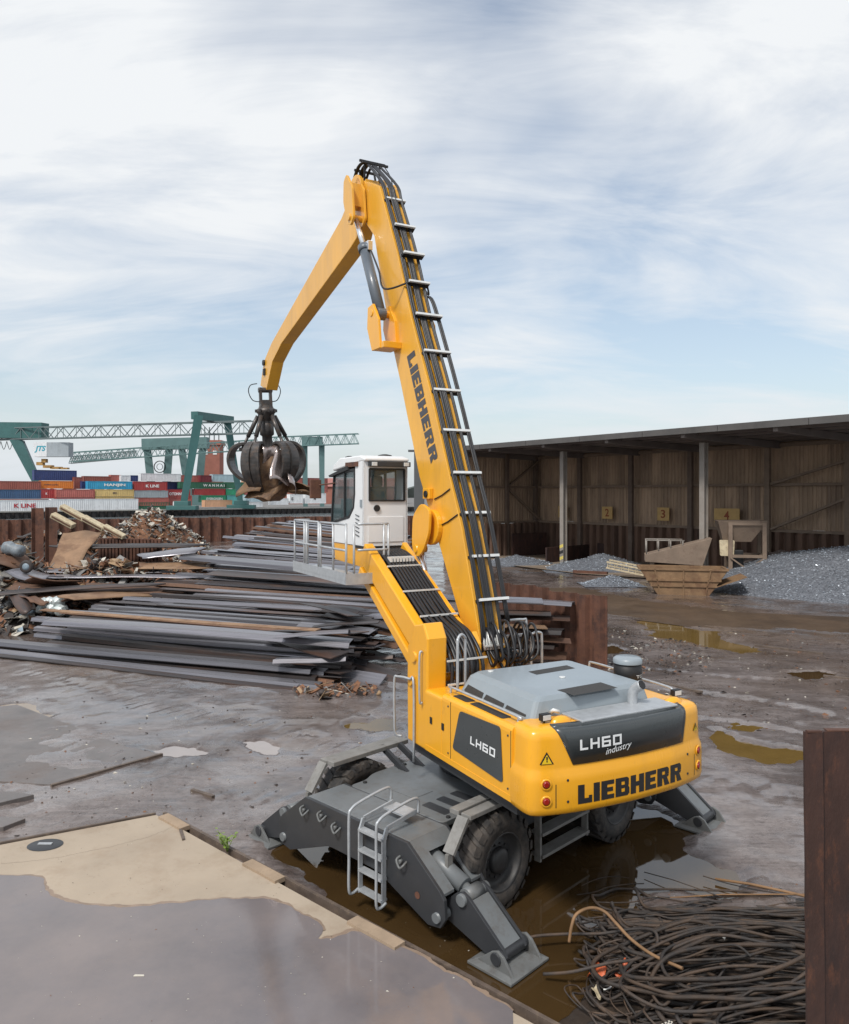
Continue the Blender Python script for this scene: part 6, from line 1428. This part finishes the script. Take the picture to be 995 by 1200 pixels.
lay(pool('hat',11.0,1.0,'plate',10), W(410,667,2.75), base_yaw-R(8), R(-1.2), R(-8), 'broad pale section beneath the cab platform in the rear stack', None)
lay(pool('angle',11.0,1.0,'plate_dark',10), W(470,688,2.2), base_yaw-R(6), R(-1), R(-8), 'dark angle section under the cab platform in the middle stack', None)
# torn rusty plates at the right hand end of the stacks
for k in range(26):
    x, y = rs.uniform(395,480), rs.uniform(716,806); z = max(.12, (806-y)/902*26*.9 - (x-400)*.010)
    me = pool(rs.choice(('flat','vee','hat')), rs.choice((2.5,3.5,4.5)), rs.choice((.5,.7)), rs.choice(('plate_rust','plate_dark','plate_dark','plate')), k % 3)
    z = min(z, 1.7)
    lay(me, W(x, max(y, 700), z), base_yaw + R(rs.uniform(-30,22)), R(rs.uniform(-5,7)), R(rs.uniform(-22,12)), 'short torn plate in the rusty tangle at the right end of the stacks', 'torn plates at the right end of the stacks', 'torn_plate', 'scrap plate')
# rust bay wall behind the machine with its own stack ----------------
bw2 = empty('sheet_pile_bay'); tag(bw2, 'rusty wavy sheet pile bay wall behind the engine hood', 'wall')
pa, pb_ = W(712,786,0), W(566,770,0); pb_ = WD(560,684,31.5); pb_.z = 0
dd = (pb_-pa).normalized(); dn = Vector((-dd.y, dd.x, 0)); Ln = (pb_-pa).length; m9 = None; k = 0
while k*.62 < Ln:
    if m9 is None:
        mb = MB(); pr = [(0,0),(.10,0),(.2,.16),(.42,.16),(.52,0),(.62,0),(.62,.03),(.53,.03),(.43,.19),(.19,.19),(.09,.03),(0,.03)]
        mb.prism(pr, lambda u, v, w_: dd*u + dn*v + Vector((0,0,w_)), -.1, 2.72); o = mb.build('sheet_pile', M['steelrust'], bw2); m9 = o.data
    else: o = bpy.data.objects.new('sheet_pile', m9); COL.objects.link(o); o.parent = bw2
    o.location = pa + dd*.62*k; o.location.z = rs.uniform(-.10,.08); k += 1
for k, (x0, y0, z, L, kind, mn, lab) in enumerate([(672,706,2.35,5.0,'hat','plate','pale sheet topmost beside the rust bay wall'),(636,704,2.42,4.0,'flat','plate','short pale sheet lying left on the topmost one'),(668,722,1.85,5.0,'vee','plate_dark','dark folded sheet under the pale topmost one'),(645,716,2.05,5.0,'hat','plate_dark','dark hat section ending beside the boom hoses'),(640,735,1.6,4.5,'flat','tan','tan flat strip sticking out beside the boom foot'),(660,738,1.5,5.0,'hat','plate_dark','dark section in the middle of the small stack'),(668,748,1.2,5.0,'vee','plate_rust','rusty folded plate low in the small stack'),(652,756,.95,5.0,'hat','plate_dark','dark section near the bottom of the small stack'),(664,768,.6,5.0,'flat','plate_rust','rusty flat plate at the foot of the small stack'),(650,778,.35,5.0,'hat','plate_dark','lowest dark section of the small stack by the bay wall')]):
    p = W(x0, y0, z); lay(pool(kind, L, .8, mn, 20+k), p, R(168)+R(rs.uniform(-4,4)), R(rs.uniform(-2,2)), R(rs.uniform(-10,6)), lab, None)
# ================================================================== SCRAP HEAPS
PAL = [mat('scrap_grey', (.17,.165,.16), .6, metal=.2, var=.4, scale=3), mat('scrap_pale', (.46,.43,.37), .55, var=.3, scale=3), mat('scrap_rust', (.17,.08,.042), .8, var=.4, scale=3),
       mat('scrap_dark', (.04,.032,.03), .7, var=.4, scale=3), mat('scrap_tan', (.30,.20,.115), .7, var=.3, scale=3), mat('scrap_blue', (.20,.26,.31), .5, var=.3, scale=3), mat('scrap_green', (.16,.20,.05), .6, var=.3)]
def scrap_heap(name, label, c, rx, ry, h, n, smin, smax, wts, seed, base_m=3, flat=1.0):
    rs_ = random.Random(seed); mb = MB(); G = 26; vs = []
    def zf_(u, v):
        r = math.hypot(u, v); return h*(max(0, 1-r**1.5)*(.8+.45*noise.noise(Vector((u*2+seed, v*2, .5)))) )
    for j in range(G+1):
        for i in range(G+1): u, v = (i/G*2-1), (j/G*2-1); vs.append((u*rx, v*ry, zf_(u, v)-.12))
    mb.mi = base_m; mb.add(vs, [(j*(G+1)+i, j*(G+1)+i+1, (j+1)*(G+1)+i+1, (j+1)*(G+1)+i) for j in range(G) for i in range(G)])
    for _ in range(n):
        a, r = rs_.uniform(0,6.283), math.sqrt(rs_.random()); u, v = r*math.cos(a), r*math.sin(a); p = Vector((u*rx, v*ry, zf_(u, v)+rs_.uniform(-.05,.12)))
        s = rs_.uniform(smin, smax)*(rs_.random()**.6+.2); Mx = Matrix.Translation(p) @ Matrix.Rotation(rs_.uniform(0,6.28),4,'Z') @ Matrix.Rotation(rs_.uniform(-1,1)*flat,4,'X') @ Matrix.Rotation(rs_.uniform(-1,1)*flat,4,'Y')
        mb.mi = rs_.choices(range(len(PAL)), wts)[0]; k = rs_.random()
        if k < .5:                                   # bent torn sheet
            e = rs_.uniform(.3,1); b_ = rs_.uniform(-.4,.4)*s
            q = [(-s,-s*e,0),(0,-s*e*rs_.uniform(.6,1.1),b_),(s,-s*e*.8,0),(s*.9,s*e,b_*.3),(0,s*e*rs_.uniform(.7,1.2),b_*1.2),(-s*.9,s*e*.8,.0)]
            t_ = .012; mb.add([Mx@Vector(x) for x in q]+[Mx@(Vector(x)-Vector((0,0,t_))) for x in q], [(0,1,4,5),(1,2,3,4),(11,10,7,6),(10,9,8,7),(0,6,7,1),(1,7,8,2),(2,8,9,3),(3,9,10,4),(4,10,11,5),(5,11,6,0)])
        elif k < .72: mb.box((-s,-s*.25,-s*.12),(s,s*.25,s*.12), Mx)
        elif k < .9:
            L_ = s*rs_.uniform(1.2,2.6); mb.tube([Mx@Vector((-L_,0,0)), Mx@Vector((0,rs_.uniform(-.2,.2)*s,rs_.uniform(0,.3)*s)), Mx@Vector((L_,0,0))], s*.07, 5)
        else: mb.tube([Mx@Vector((0,0,-s*.3)), Mx@Vector((0,0,s*.3))], s*.45, 9)
    o = mb.build(name, PAL, loc=(c.x, c.y, 0)); tag(o, label, 'scrap heap', kind='stuff'); return o
cS = WD(158, 640, 52)
scrap_heap('shredded_heap', 'tall grey and white heap of shredded metal behind the rusty piles', cS, 8.0, 6.0, 5.5, 4200, .07, .30, (.28,.32,.20,.14,.06,.0,0), 5, 2)
scrap_heap('mixed_scrap', 'low brown scrap behind the tan sheet at left', WD(60,640,50), 8.5, 5.0, 3.9, 1700, .10, .55, (.2,.16,.36,.18,.1,.0,0), 9)
scrap_heap('mixed_scrap', 'mixed rusty scrap with blue and green bits at the left edge', WD(10,665,41.5), 5.5, 4.5, 3.6, 2000, .10, .5, (.22,.14,.33,.16,.08,.06,.01), 15)
scrap_heap('mixed_scrap', 'grey tangled scrap low at the left edge above the long sections', WD(14,715,36.5), 3.6, 2.6, 1.7, 700, .10, .42, (.36,.2,.14,.2,.06,.04,0), 19)
scrap_heap('mixed_scrap', 'brown scrap mound under the crossed beams', WD(95,690,39), 5.5, 3.6, 2.0, 1300, .12, .55, (.15,.1,.42,.2,.13,0,0), 23)
scrap_heap('loose_cuttings', 'curled rusty cuttings on the mud at the right end of the stacks', W(395,812,0), 1.6, .9, .16, 160, .05, .22, (.15,.05,.45,.2,.15,0,0), 29)
scrap_heap('mixed_scrap', 'small rusty fragments strewn between the plates left of the stacks', WD(105,676,40.5), 7.5, 3.0, 3.1, 2200, .10, .50, (.16,.12,.42,.18,.12,0,0), 37)
# larger individual pieces of scrap
BIG = [  # px, py, depth, width, length, yaw, pitch, roll, material, label
 (85,646,43,3.9,1.9,6,3,34,'tan','large tan rusted sheet leaning in the scrap'),
 (44,606,47,1.3,2.4,0,0,0,'pile','left of two upright rusty piles in front of the white containers'),
 (60,605,47,1.3,2.4,0,0,0,'pile','right of two upright rusty piles in front of the white containers'),
 (86,601,46.5,.42,1.7,40,0,0,'cream','upper cream box girder piece leaning on the piles'),
 (110,613,46,.42,1.5,40,0,0,'cream','middle cream box girder piece sliding down the heap'),
 (134,623,45.5,.36,1.4,35,0,0,'cream','lowest cream box girder piece on the heap slope'),
 (74,610,46,.42,1.5,40,0,0,'cream','short cream girder piece tucked under the upper one'),
 (40,672,38.5,1.2,2.6,-25,8,10,'plate','grey trough lying in front of the tan sheet'),
 (64,680,37.5,1.5,2.2,30,10,-20,'plate_rust','rusty folded plate beside the grey trough'),
 (45,694,36.8,1.4,4.5,-38,6,12,'plate_rust','long orange brown plate sloping down to the white bag'),
 (90,690,36.5,.9,7.0,14,-2,8,'plate_dark','dark beam lying across the rusty plates'),
 (112,702,36,1.0,4.5,-42,4,5,'plate_dark','dark plate crossing under the dark beam'),
 (130,698,36,1.2,4.0,35,3,8,'tan','tan plate forming the right side of the cross'),
 (150,690,37.5,1.6,5.0,5,0,8,'plate_rust','rust brown plate behind the crossed plates'),
 (170,662,41,1.4,7.0,2,0,8,'tan','tan long plate under the dark upper bars'),
 (140,676,39.5,1.0,8.0,-3,0,6,'plate','grey long plate above the crossed plates'),
 (120,668,41,.8,7.5,-2,0,6,'plate','narrow grey plate lying across the scrap behind'),
 (150,640,44,1.2,8.0,2,0,5,'plate_dark','dark bar in front of the rust bin wall'),
 (26,706,35,.7,2.6,-50,8,5,'plate_dark','dark channel sloping at the left edge'),
 (36,702,35,.6,2.6,-48,8,5,'plate_rust','brown channel beside the dark one at the left edge'),
 (8,655,40,1.6,1.8,20,20,20,'plate_rust','curved orange plate at the left frame edge'),
 (200,648,42,1.2,3.2,8,-4,10,'plate','pale bent sheet right of the rust bin wall'),
]
for k, (x, y, Z, wd, ln, yaw, pit, rol, mn, lab) in enumerate(BIG):
    p = WD(x, y, Z)
    if mn == 'pile':
        mb = MB(); pr = [(-.38,0),(-.24,.2),(.24,.2),(.38,0),(.35,0),(.22,.17),(-.22,.17),(-.35,0)]; mb.prism(pr, lambda u, v, q: (u, v, q), -4.0, .55); o = mb.build('upright_pile', M['steelrust'], loc=p); tag(o, lab, 'sheet pile'); continue
    if mn == 'cream':
        mb = MB(); mb.box((-ln/2,-wd/2,-wd*.35),(ln/2,wd/2,wd*.35)); o = mb.build('girder_piece', M['cream'], loc=p, bevel=.03); o.rotation_euler = (R(14), R(27), R(-6)); tag(o, lab, 'girder piece')
        mb = MB(); mb.box((-ln/2+.1,-wd/2-.02,-wd*.12),(ln/2-.1,-wd/2-.004,wd*.12)); mb.build('girder_slot', M['plate_rust'], o); continue
    vs, fs = bent_sheet(ln, wd, .05 if ln > 3 else .14, 70+k, 8, 4, .012); mb = MB(); mb.add(vs, fs, True); o = mb.build('scrap_plate', M[mn], loc=p); o.rotation_euler = (R(rol), R(pit), R(yaw)); solid(o, .05); tag(o, lab, 'scrap plate')
# rust bin wall in front of the shredded heap
bn = empty('rust_bin_wall'); tag(bn, 'row of rusty ribbed bin panels in front of the shredded heap', 'bin wall')
a0, a1 = WD(116,646,46), WD(190,650,45); a0.z = a1.z = 0; dz_ = WD(150,631,45.5).z
for k in range(6):
    q = a0.lerp(a1, k/6); q2 = a0.lerp(a1, (k+.96)/6); mb = MB(); mb.bar((q.x,q.y,dz_/2),(q2.x,q2.y,dz_/2),.12,dz_)
    for j in range(3): r_ = q.lerp(q2, (j+.5)/3); mb.bar((r_.x,r_.y-.1,.1),(r_.x,r_.y-.1,dz_-.05),.14,.12,(0,1,0))
    mb.build('bin_panel', M['steelrust'], bn)
# blue grey drum, wheel, white bag
mb = MB(); q = WD(17,644,40); mb.lathe([(0,-.60),(.30,-.58),(.36,-.35),(.27,-.1),(.34,.2),(.30,.5),(0,.55)], lambda a, x, z: (a+.06*noise.noise(Vector((x*3,z*3,a))), x*(1+.18*noise.noise(Vector((a*2,x,z)))), z*(1+.2*noise.noise(Vector((a*2+4,x,z))))), 20); o = mb.build('crushed_drum', mat('drum_blue_grey', (.17,.20,.225), .55, var=.3, scale=4, dirt=((.10,.07,.05), 5, .5, .7, .7), bump=.4, bscale=8), loc=q); o.rotation_euler = (0,R(12),R(-15)); tag(o, 'crushed pale blue drum on the left scrap heap', 'drum')
q = WD(31,664,38.5); wh = empty('wheel_rim', q); tag(wh, 'blue grey wheel standing in the left scrap heap', 'wheel'); mb = MB(); mb.lathe([(.18,-.08),(.30,-.1),(.33,0),(.30,.1),(.18,.08)], lambda a, x, z: (x, a, z), 20); mb.build('tyre', PAL[3], wh); mb = MB(); mb.lathe([(0,-.05),(.175,-.08),(.18,.08),(0,.05)], lambda a, x, z: (x, a, z), 16); mb.build('hub', PAL[5], wh)
q = WD(60,712,35.4); mb = MB(); rr_ = random.Random(2)
for k in range(14): s = rr_.uniform(.14,.3); c_ = Vector((rr_.uniform(-.55,.55), rr_.uniform(-.2,.2), rr_.uniform(-.15,.3))); mb.lathe([(0,-s),(s*.7,-s*.6),(s,0),(s*.7,s*.6),(0,s)], lambda a, x, z, c_=c_: c_+Vector((x,a,z)), 8, smooth=False)
tag(mb.build('crumpled_foil', mat('pale_foil', (.55,.60,.60), .4, metal=.3, var=.3, scale=4), loc=q), 'crumpled white foil bundle at the left end of the pale sections', 'foil', kind='stuff')
# ================================================================== FOREGROUND
# slab edging: steel angle and loose timber pieces along the two visible edges
def strip(a, b_, w, h, m, label, name, cat, z=None, g=None):
    mb = MB(); a, b_ = Vector(a), Vector(b_); n = 10; pts = [a.lerp(b_, i/n) for i in range(n+1)]
    d = (b_-a).normalized(); s = Vector((-d.y, d.x, 0)); vs = []
    for i, p in enumerate(pts):
        j = Vector((0,0,.006*noise.noise(p*2))) + s*.012*noise.noise(p*1.3)
        for u, v in ((-w/2,0),(w/2,0),(w/2,h),(-w/2,h)): vs.append(p + s*u + Vector((0,0,v)) + j)
    mb.add(vs, [(i*4+j, i*4+(j+1)%4, (i+1)*4+(j+1)%4, (i+1)*4+j) for i in range(n) for j in range(4)] + [(3,2,1,0),(n*4,n*4+1,n*4+2,n*4+3)])
    o = mb.build(name, m); tag(o, label, cat, g); return o
M['edge'] = mat('edge_steel', (.10,.075,.06), .6, var=.3, scale=4, dirt=((.22,.16,.11), 7, .5, .7, .6), bump=.2)
M['timber'] = mat('edge_timber', (.33,.245,.17), .85, var=.2, scale=3, stretch=(1,1,1), dirt=((.14,.10,.07), 6, .52, .72, .6), bump=.25)
nl = Vector((-dl.y, dl.x, 0)); nl = nl if nl.y > 0 else -nl
nr_ = Vector((-dr.y, dr.x, 0)); nr_ = nr_ if nr_.x > 0 else -nr_
strip(e1+nl*.05-Vector((0,0,.10)), e0+nl*.05-Vector((0,0,.10)), .05, .13, M['edge'], 'thin steel edging along the far side of the slab', 'slab_edging', 'edging')
strip(e1+nr_*.17-Vector((0,0,.14)), e2+nr_*.17-Vector((0,0,.14)), .06, .15, M['edge'], 'thin steel edging along the slab side nearest the machine', 'slab_edging', 'edging')
def on_edge(px, py): 
    p = W(px, py, SZ); return e1 + dr*((p-e1).dot(dr))
for k, (a, b_, lab) in enumerate((((190,958),(216,972),'timber block at the far corner of the slab'), ((290,1012),(326,1034),'timber block on the slab edge beside the left foot pad'), ((412,1080),(466,1112),'timber block on the slab edge below the ladder'))):
    A, B = on_edge(*a), on_edge(*b_); strip(A+nr_*.04-Vector((0,0,.03)), B+nr_*.04-Vector((0,0,.03)), .20, .075, M['timber'], lab, 'timber_block', 'timber', g='timber blocks on the slab edge')
mb = MB(); q = W(210,968,SZ+.02); mb.bar(q, q+Vector((.25,-.55,.0)), .04, .03); tag(mb.build('loose_bar', M['edge']), 'thin bar lying at the far corner of the slab', 'bar')
# drain plate on the slab
q = W(53,990,SZ+.006); dp = empty('drain_plate', q); tag(dp, 'small dark drain plate set in the dry concrete', 'drain'); mb = MB(); mb.lathe([(0,.012),(.26,.012),(.30,.0)], lambda a, x, y: (x, y*.8, a), 20); mb.build('plate', M['charcoal'], dp); mb = MB(); mb.box((-.12,-.03,.013),(.12,.03,.03)); mb.build('handle', M['galv'], dp)
# flat steel road plates and planks on the mud
def ground_plate(pts, t, m, label, name='road_plate', cat='steel plate'):
    mb = MB(); P = [W(x, y, .05) for x, y in pts]; mb.prism([(p.x,p.y) for p in P], lambda u, v, w_: (u, v, w_), -.01, .07+t); o = mb.build(name, m, bevel=.008); tag(o, label, cat); return o
M['wetplate'] = mat('wet_plate', (.13,.115,.11), .35, var=.25, scale=1.2, col2=(.09,.06,.045), amt2=.6, scale2=.6, dirt=((.22,.19,.17), 5, .55, .75, .5), bump=.15)
ground_plate([(-30,952),(-30,934),(12,931),(40,935)], .05, M['wetplate'], 'dark road plate at the left edge beside the slab')
ground_plate([(-40,975),(-20,958),(30,962),(4,972)], .03, M['wetplate'], 'second dark road plate half buried nearer the slab')
ground_plate([(-60,912),(-60,835),(20,826),(150,876),(190,884),(60,920)], -.01, M['wetplate'], 'large wet steel plate sunk in the mud at left')
for (a, b_, lab) in (((60,921),(190,884),'thin dark rail along the edge of the sunken plate'), ((225,926),(250,934),'short dark stick lying on the mud near the left foot pad'), ((885,756),(965,766),'dark rail lying flat on the right side of the yard'), ((965,792),(1010,797),'thin dark bar at the right frame edge'), ((775,800),(822,811),'dark timber lying beyond the air filter')):
    A, B = W(*a,.07), W(*b_,.07); mb = MB(); mb.bar(A, B, .08 if A.y < 20 else .16, .06); tag(mb.build('loose_bar', M['edge']), lab, 'bar')
# loose chips and stones over the yard
rs = random.Random(31); DM = [PAL[1], PAL[3], PAL[2], PAL[0]]
def debris(name, label, region, n, smin, smax, seed, wts, sl=None):
    rs_ = random.Random(seed); mb = MB()
    for _ in range(n):
        x, y = rs_.uniform(region[0], region[2]), rs_.uniform(region[1], region[3]); 
        if sl: p = W(x, y, SZ+.006); 
        else:
            p = W(x, y, 0); g_ = gz(p.x, p.y)
            if g_ < .005: continue
            p.z = g_
        s = rs_.uniform(smin, smax)*rs_.random()**1.5 + smin*.5; mb.mi = rs_.choices(range(4), wts)[0]
        q = [Vector((rs_.uniform(-1,1)*1.6, rs_.uniform(-1,1), rs_.uniform(-.2,.5)))*s for _ in range(4)] + [Vector((0,0,.7*s))]
        mb.add([p+v for v in q], [(0,1,4),(1,2,4),(2,3,4),(3,0,4),(3,2,1,0)])
    tag(mb.build(name, DM), label, 'debris', kind='stuff')
debris('yard_debris', 'chips and stones scattered on the mud left of the machine', (0,815,480,985), 900, .008, .05, 1, (.2,.5,.2,.1))
debris('yard_debris', 'rubble and litter scattered on the mud right of the machine', (700,735,995,860), 800, .012, .08, 2, (.12,.52,.2,.16))
debris('yard_debris', 'small rubble on the dark mud behind the air filter', (700,740,830,790), 700, .02, .10, 3, (.10,.62,.12,.16))
debris('yard_debris', 'fine litter around the cable heap', (640,1030,940,1190), 500, .006, .035, 4, (.25,.4,.25,.1))
debris('slab_grit', 'fine grit on the dry beige concrete', (0,965,330,1050), 260, .003, .012, 8, (.3,.4,.2,.1), 1)
debris('slab_litter', 'pale specks lying in the wet film on the slab', (20,1065,560,1200), 130, .004, .014, 5, (.8,.05,.1,.05), 1)
mb = MB(); q = W(163,1143,SZ+.01); mb.prism(round_poly([(-.07,-.016),(.07,-.012),(.06,.014),(-.06,.018)], .012), lambda u, v, w_: (q.x+u, q.y+v, w_), SZ+.005, SZ+.012); tag(mb.build('white_scrap', PAL[1]), 'small white strip lying in the wet film on the slab', 'litter')
# weed at the slab edge
q = on_edge(276,990)+Vector((.10,.05,-.05)); wdp = empty('weed', q); tag(wdp, 'small yellow green weed growing at the slab edge', 'weed'); rs = random.Random(6)
for s in range(9):
    a = rs.uniform(0,6.28); L = rs.uniform(.18,.36); tip_ = Vector((math.cos(a)*L*.55, math.sin(a)*L*.55, L)); mb = MB(); mb.tube(smooth_path([(0,0,0), tip_*.5+Vector((0,0,.04)), tip_],3), .006, 5); stem = mb.build('stem', M['leaf'], wdp)
    for k in range(6):
        t_ = .35+.13*k; p = tip_*t_ + Vector((0,0,.03)); b2 = rs.uniform(0,6.28); l = rs.uniform(.05,.09); d = Vector((math.cos(b2),math.sin(b2),rs.uniform(-.2,.5)))*l; w_ = Vector((-d.y,d.x,0))*.32
        mb = MB(); mb.add([p, p+d*.5+w_, p+d, p+d*.5-w_], [(0,1,2,3)]); mb.build('leaf', M['leaf'], stem)
# near sheet pile at the right edge ---------------------------------------
ZP = 6.4; tl = WD(943, 858, ZP); zt = tl.z
nb = empty('steel_pile', (tl.x, tl.y, 0)); tag(nb, 'tall dark rusty sheet pile standing close at the right edge', 'sheet pile')
pr = [(0,.0),(.14,-.015),(.17,.02),(1.4,.06),(1.4,.09),(.16,.05),(.13,.015),(0,.03)]
mb = MB(); vs = []; nz_ = 26; m = len(pr)
for k in range(nz_+1):
    z = -.3 + (zt+.3)*k/nz_; lean = .026*(zt-z)/zt*1.6
    for (u, v) in pr: vs.append((u + lean + .004*noise.noise(Vector((u*3,z*2,1))), v + .006*noise.noise(Vector((u*4,z*3,5))), z + (.012*noise.noise(Vector((u*14,3,7))) if k == nz_ else 0)))
mb.add(vs, [(k*m+j, k*m+(j+1)%m, (k+1)*m+(j+1)%m, (k+1)*m+j) for k in range(nz_) for j in range(m)] + [[nz_*m+j for j in range(m)]]); mb.build('pile_web', M['pile_rust'], nb)
mb = MB(); mb.box((.02,-.012,zt-.001),(.14,.028,zt+.012)); mb.box((.2,.02,zt-.001),(1.35,.085,zt+.008)); mb.build('burnt_edge', M['steelrust'], nb)
# steel lamp post standing behind the boom
pp_ = WD(491, 600, 30); lp = empty('lamp_post', (pp_.x, pp_.y, 0)); tag(lp, 'dark grey steel post between the cab and the boom', 'post'); zt_ = WD(491,529,30).z
mb = MB(); mb.box((-.19,-.16,0),(.21,.16,zt_)); mb.build('post', M['mast'], lp, bevel=.02); mb = MB(); mb.box((-.42,-.1,zt_-.02),(.0,.1,zt_+.06)); mb.build('lamp_arm', M['mast'], lp); mb = MB(); mb.box((-.4,-.4,0),(.4,.4,.1)); mb.build('foot_plate', M['mast'], lp)
# cable heap ------------------------------------------------------------
M['cable'] = mat('wire_rope', (.030,.025,.023), .6, var=.35, scale=5, col2=(.10,.06,.035), amt2=.7, scale2=1.5, edge2=(.44,.62), rnd=.4, bump=.5, bscale=120)
rs = random.Random(77)
def hz(x, y):
    """heap surface height"""
    a = max(0, min(1, (x-1.7)/2.2)); b_ = max(0, 1-((y-9.55)/2.0)**2); return .48*a*b_
ncab = 0
def cable(pts, r, label=None, name='wire_rope', m=None):
    mb = MB(); mb.tube(smooth_path(pts, 7), r, 6); o = mb.build(name, m or M['cable']); tag(o, label or 'dark wire rope in the tangled heap at lower right', 'wire rope', 'wire ropes in the tangled heap'); return o
for k in range(96):
    y0 = rs.uniform(8.3,11.5); xt = 1.75 + abs(rs.gauss(0,.75)) + .25*abs(y0-9.6); dy = rs.choice((-1,1))*rs.uniform(.15,.8); lift = rs.uniform(.0,1.0)
    xr = rs.uniform(5.2,6.8) if rs.random() < .8 else xt + rs.uniform(.8,1.8)
    if k % 6 == 0: y0 = rs.uniform(8.0,9.0)
    P = []
    sl = rs.uniform(-.35,.12)
    n1 = 6
    for i in range(n1): t = i/(n1-1); x = xr+(xt+.35-xr)*t; y = y0 + sl*(x-xt)*.5 + .14*math.sin(t*5+k)+rs.uniform(-.05,.05); P.append((x, y, .03+hz(x,y)*lift+.05*rs.random()))
    z_ = .03+hz(xt,y0)*lift
    P += [(xt+.08, y0+dy*.15, z_+.04), (xt-.02, y0+dy*.5, z_+.06+.1*rs.random()), (xt+.12, y0+dy*.85, z_+.03)]
    for i in range(n1): t = i/(n1-1); x = xt+.4+(xr-xt-.4)*t; y = y0+dy + sl*(x-xt)*.5 + .12*math.sin(t*4+k*2)+rs.uniform(-.05,.05); P.append((x, y, .03+hz(x,y)*lift+.05*rs.random()))
    P = [(a+rs.gauss(0,.03), b_+rs.gauss(0,.025), max(.02, c+rs.gauss(0,.02))) for a, b_, c in P]; cable(P, rs.choice((.009,.014,.019,.024,.029)))
for k in range(9):     # loose coils thrown on the heap
    cx_1, cy_1, rr1 = rs.uniform(2.1,5.2), rs.uniform(8.4,10.6), rs.uniform(.25,.7); a0_ = rs.uniform(0,6.28); sp = rs.uniform(4.5,8.5); P = []
    for i in range(12): t = i/11; a = a0_ + sp*t; r_ = rr1*(1+.35*t); x = cx_1+1.7*r_*math.cos(a); y = cy_1+.8*r_*math.sin(a); P.append((x, y, .05+hz(x,y)*.95+.06+.10*math.sin(a*1.7+k)**2))
    cable(P, rs.choice((.016,.022,.028)))
for k in range(16):     # thin loose strands on the wet mud
    x, y = rs.uniform(2.0,4.6), rs.uniform(10.3,12.4); a = rs.uniform(-.35,.5); L = rs.uniform(.6,1.8); P = [(x+L*t*math.cos(a)+.05*rs.random(), y+L*t*math.sin(a)+.12*math.sin(t*4+k), .07+.03*rs.random()) for t in (0,.25,.5,.75,1)]
    cable(P, rs.choice((.006,.009,.011)), 'thin loose wire strand lying on the mud beyond the cable heap', 'wire_strand')
M['rodrust'] = mat('rusty_rod', (.22,.125,.06), .7, var=.3, scale=4, dirt=((.10,.05,.03), 8, .5, .7, .6))
hk = [W(667,1104,.25), W(670,1085,.45), W(676,1071,.58), W(692,1064,.62), W(708,1068,.58), W(722,1082,.50), W(740,1101,.42), W(765,1119,.40), W(800,1135,.42)]
o = cable(hk, .022, 'bent rusty rod hooking up out of the cable heap', 'bent_rod', M['rodrust']); del o['group']
for a, b_, r, lab in (((838,1030),(960,1054),.022,'rusty rod lying on the mud beyond the cables'), ((785,1052),(960,1048),.012,'thin tan rod lying across the wet mud'), ((755,1022),(858,1056),.008,'thin dark wire reaching into the puddle'), ((740,1079),(960,1083),.014,'dark straight bar along the back of the cable heap')):
    A, B = W(*a,.06), W(*b_,.10); mb = MB(); mb.tube([A, A.lerp(B,.35)+Vector((0,.02,.02)), A.lerp(B,.7)+Vector((0,-.03,.03)), B], r, 6); tag(mb.build('loose_rod', M['rodrust'] if r > .01 else M['cable']), lab, 'rod')
def rag(px, py, z, s, col, label, seed, name='plastic_rag'):
    vs, fs = bent_sheet(s, s*.7, s*.22, seed, 8, 6, s*.06); mb = MB(); mb.add(vs, fs, True); o = mb.build(name, col, loc=W(px, py, z)); o.rotation_euler = (R(random.Random(seed).uniform(-25,25)), R(20), R(seed*40)); solid(o, .006); tag(o, label, 'rag')
M['orange'] = mat('orange_plastic', (.50,.10,.03), .5, var=.3, scale=8); M['wht'] = mat('white_plastic', (.62,.62,.60), .5, var=.15, scale=8)
rag(700,1140,.14,.26,M['orange'],'orange plastic rag at the left of the cable heap',3); rag(730,1136,.2,.2,M['orange'],'second orange scrap beside the first rag',5); rag(806,1096,.32,.16,M['tan'],'brown cloth strip standing in the cables',7); rag(840,1092,.4,.2,M['wht'],'white plastic piece among the upper cables',9); rag(712,1160,.12,.14,M['wht'],'white torn wrapper on the cables',11); rag(700,1163,.14,.13,M['cream'],'cream torn card below the orange rag',17)
# checked cloth
q = W(783,1196,.42); ck = empty('checked_cloth', q); tag(ck, 'black and white checked cloth among the cables', 'cloth')
for i in range(6):
    for j in range(5): mb = MB(); x, y = (i-3)*.022, (j-2.5)*.022; f_ = lambda a, b2: (a, b2, .03*math.sin(a*22)+.02*math.cos(b2*30)); mb.add([f_(x,y), f_(x+.022,y), f_(x+.022,y+.022), f_(x,y+.022)], [(0,1,2,3)]); mb.build('check', M['text'] if (i+j) % 2 else PAL[1], ck)
ck.rotation_euler = (R(35), 0, R(20)); ck.scale = (.8,.8,.8); ck.location.z -= .06
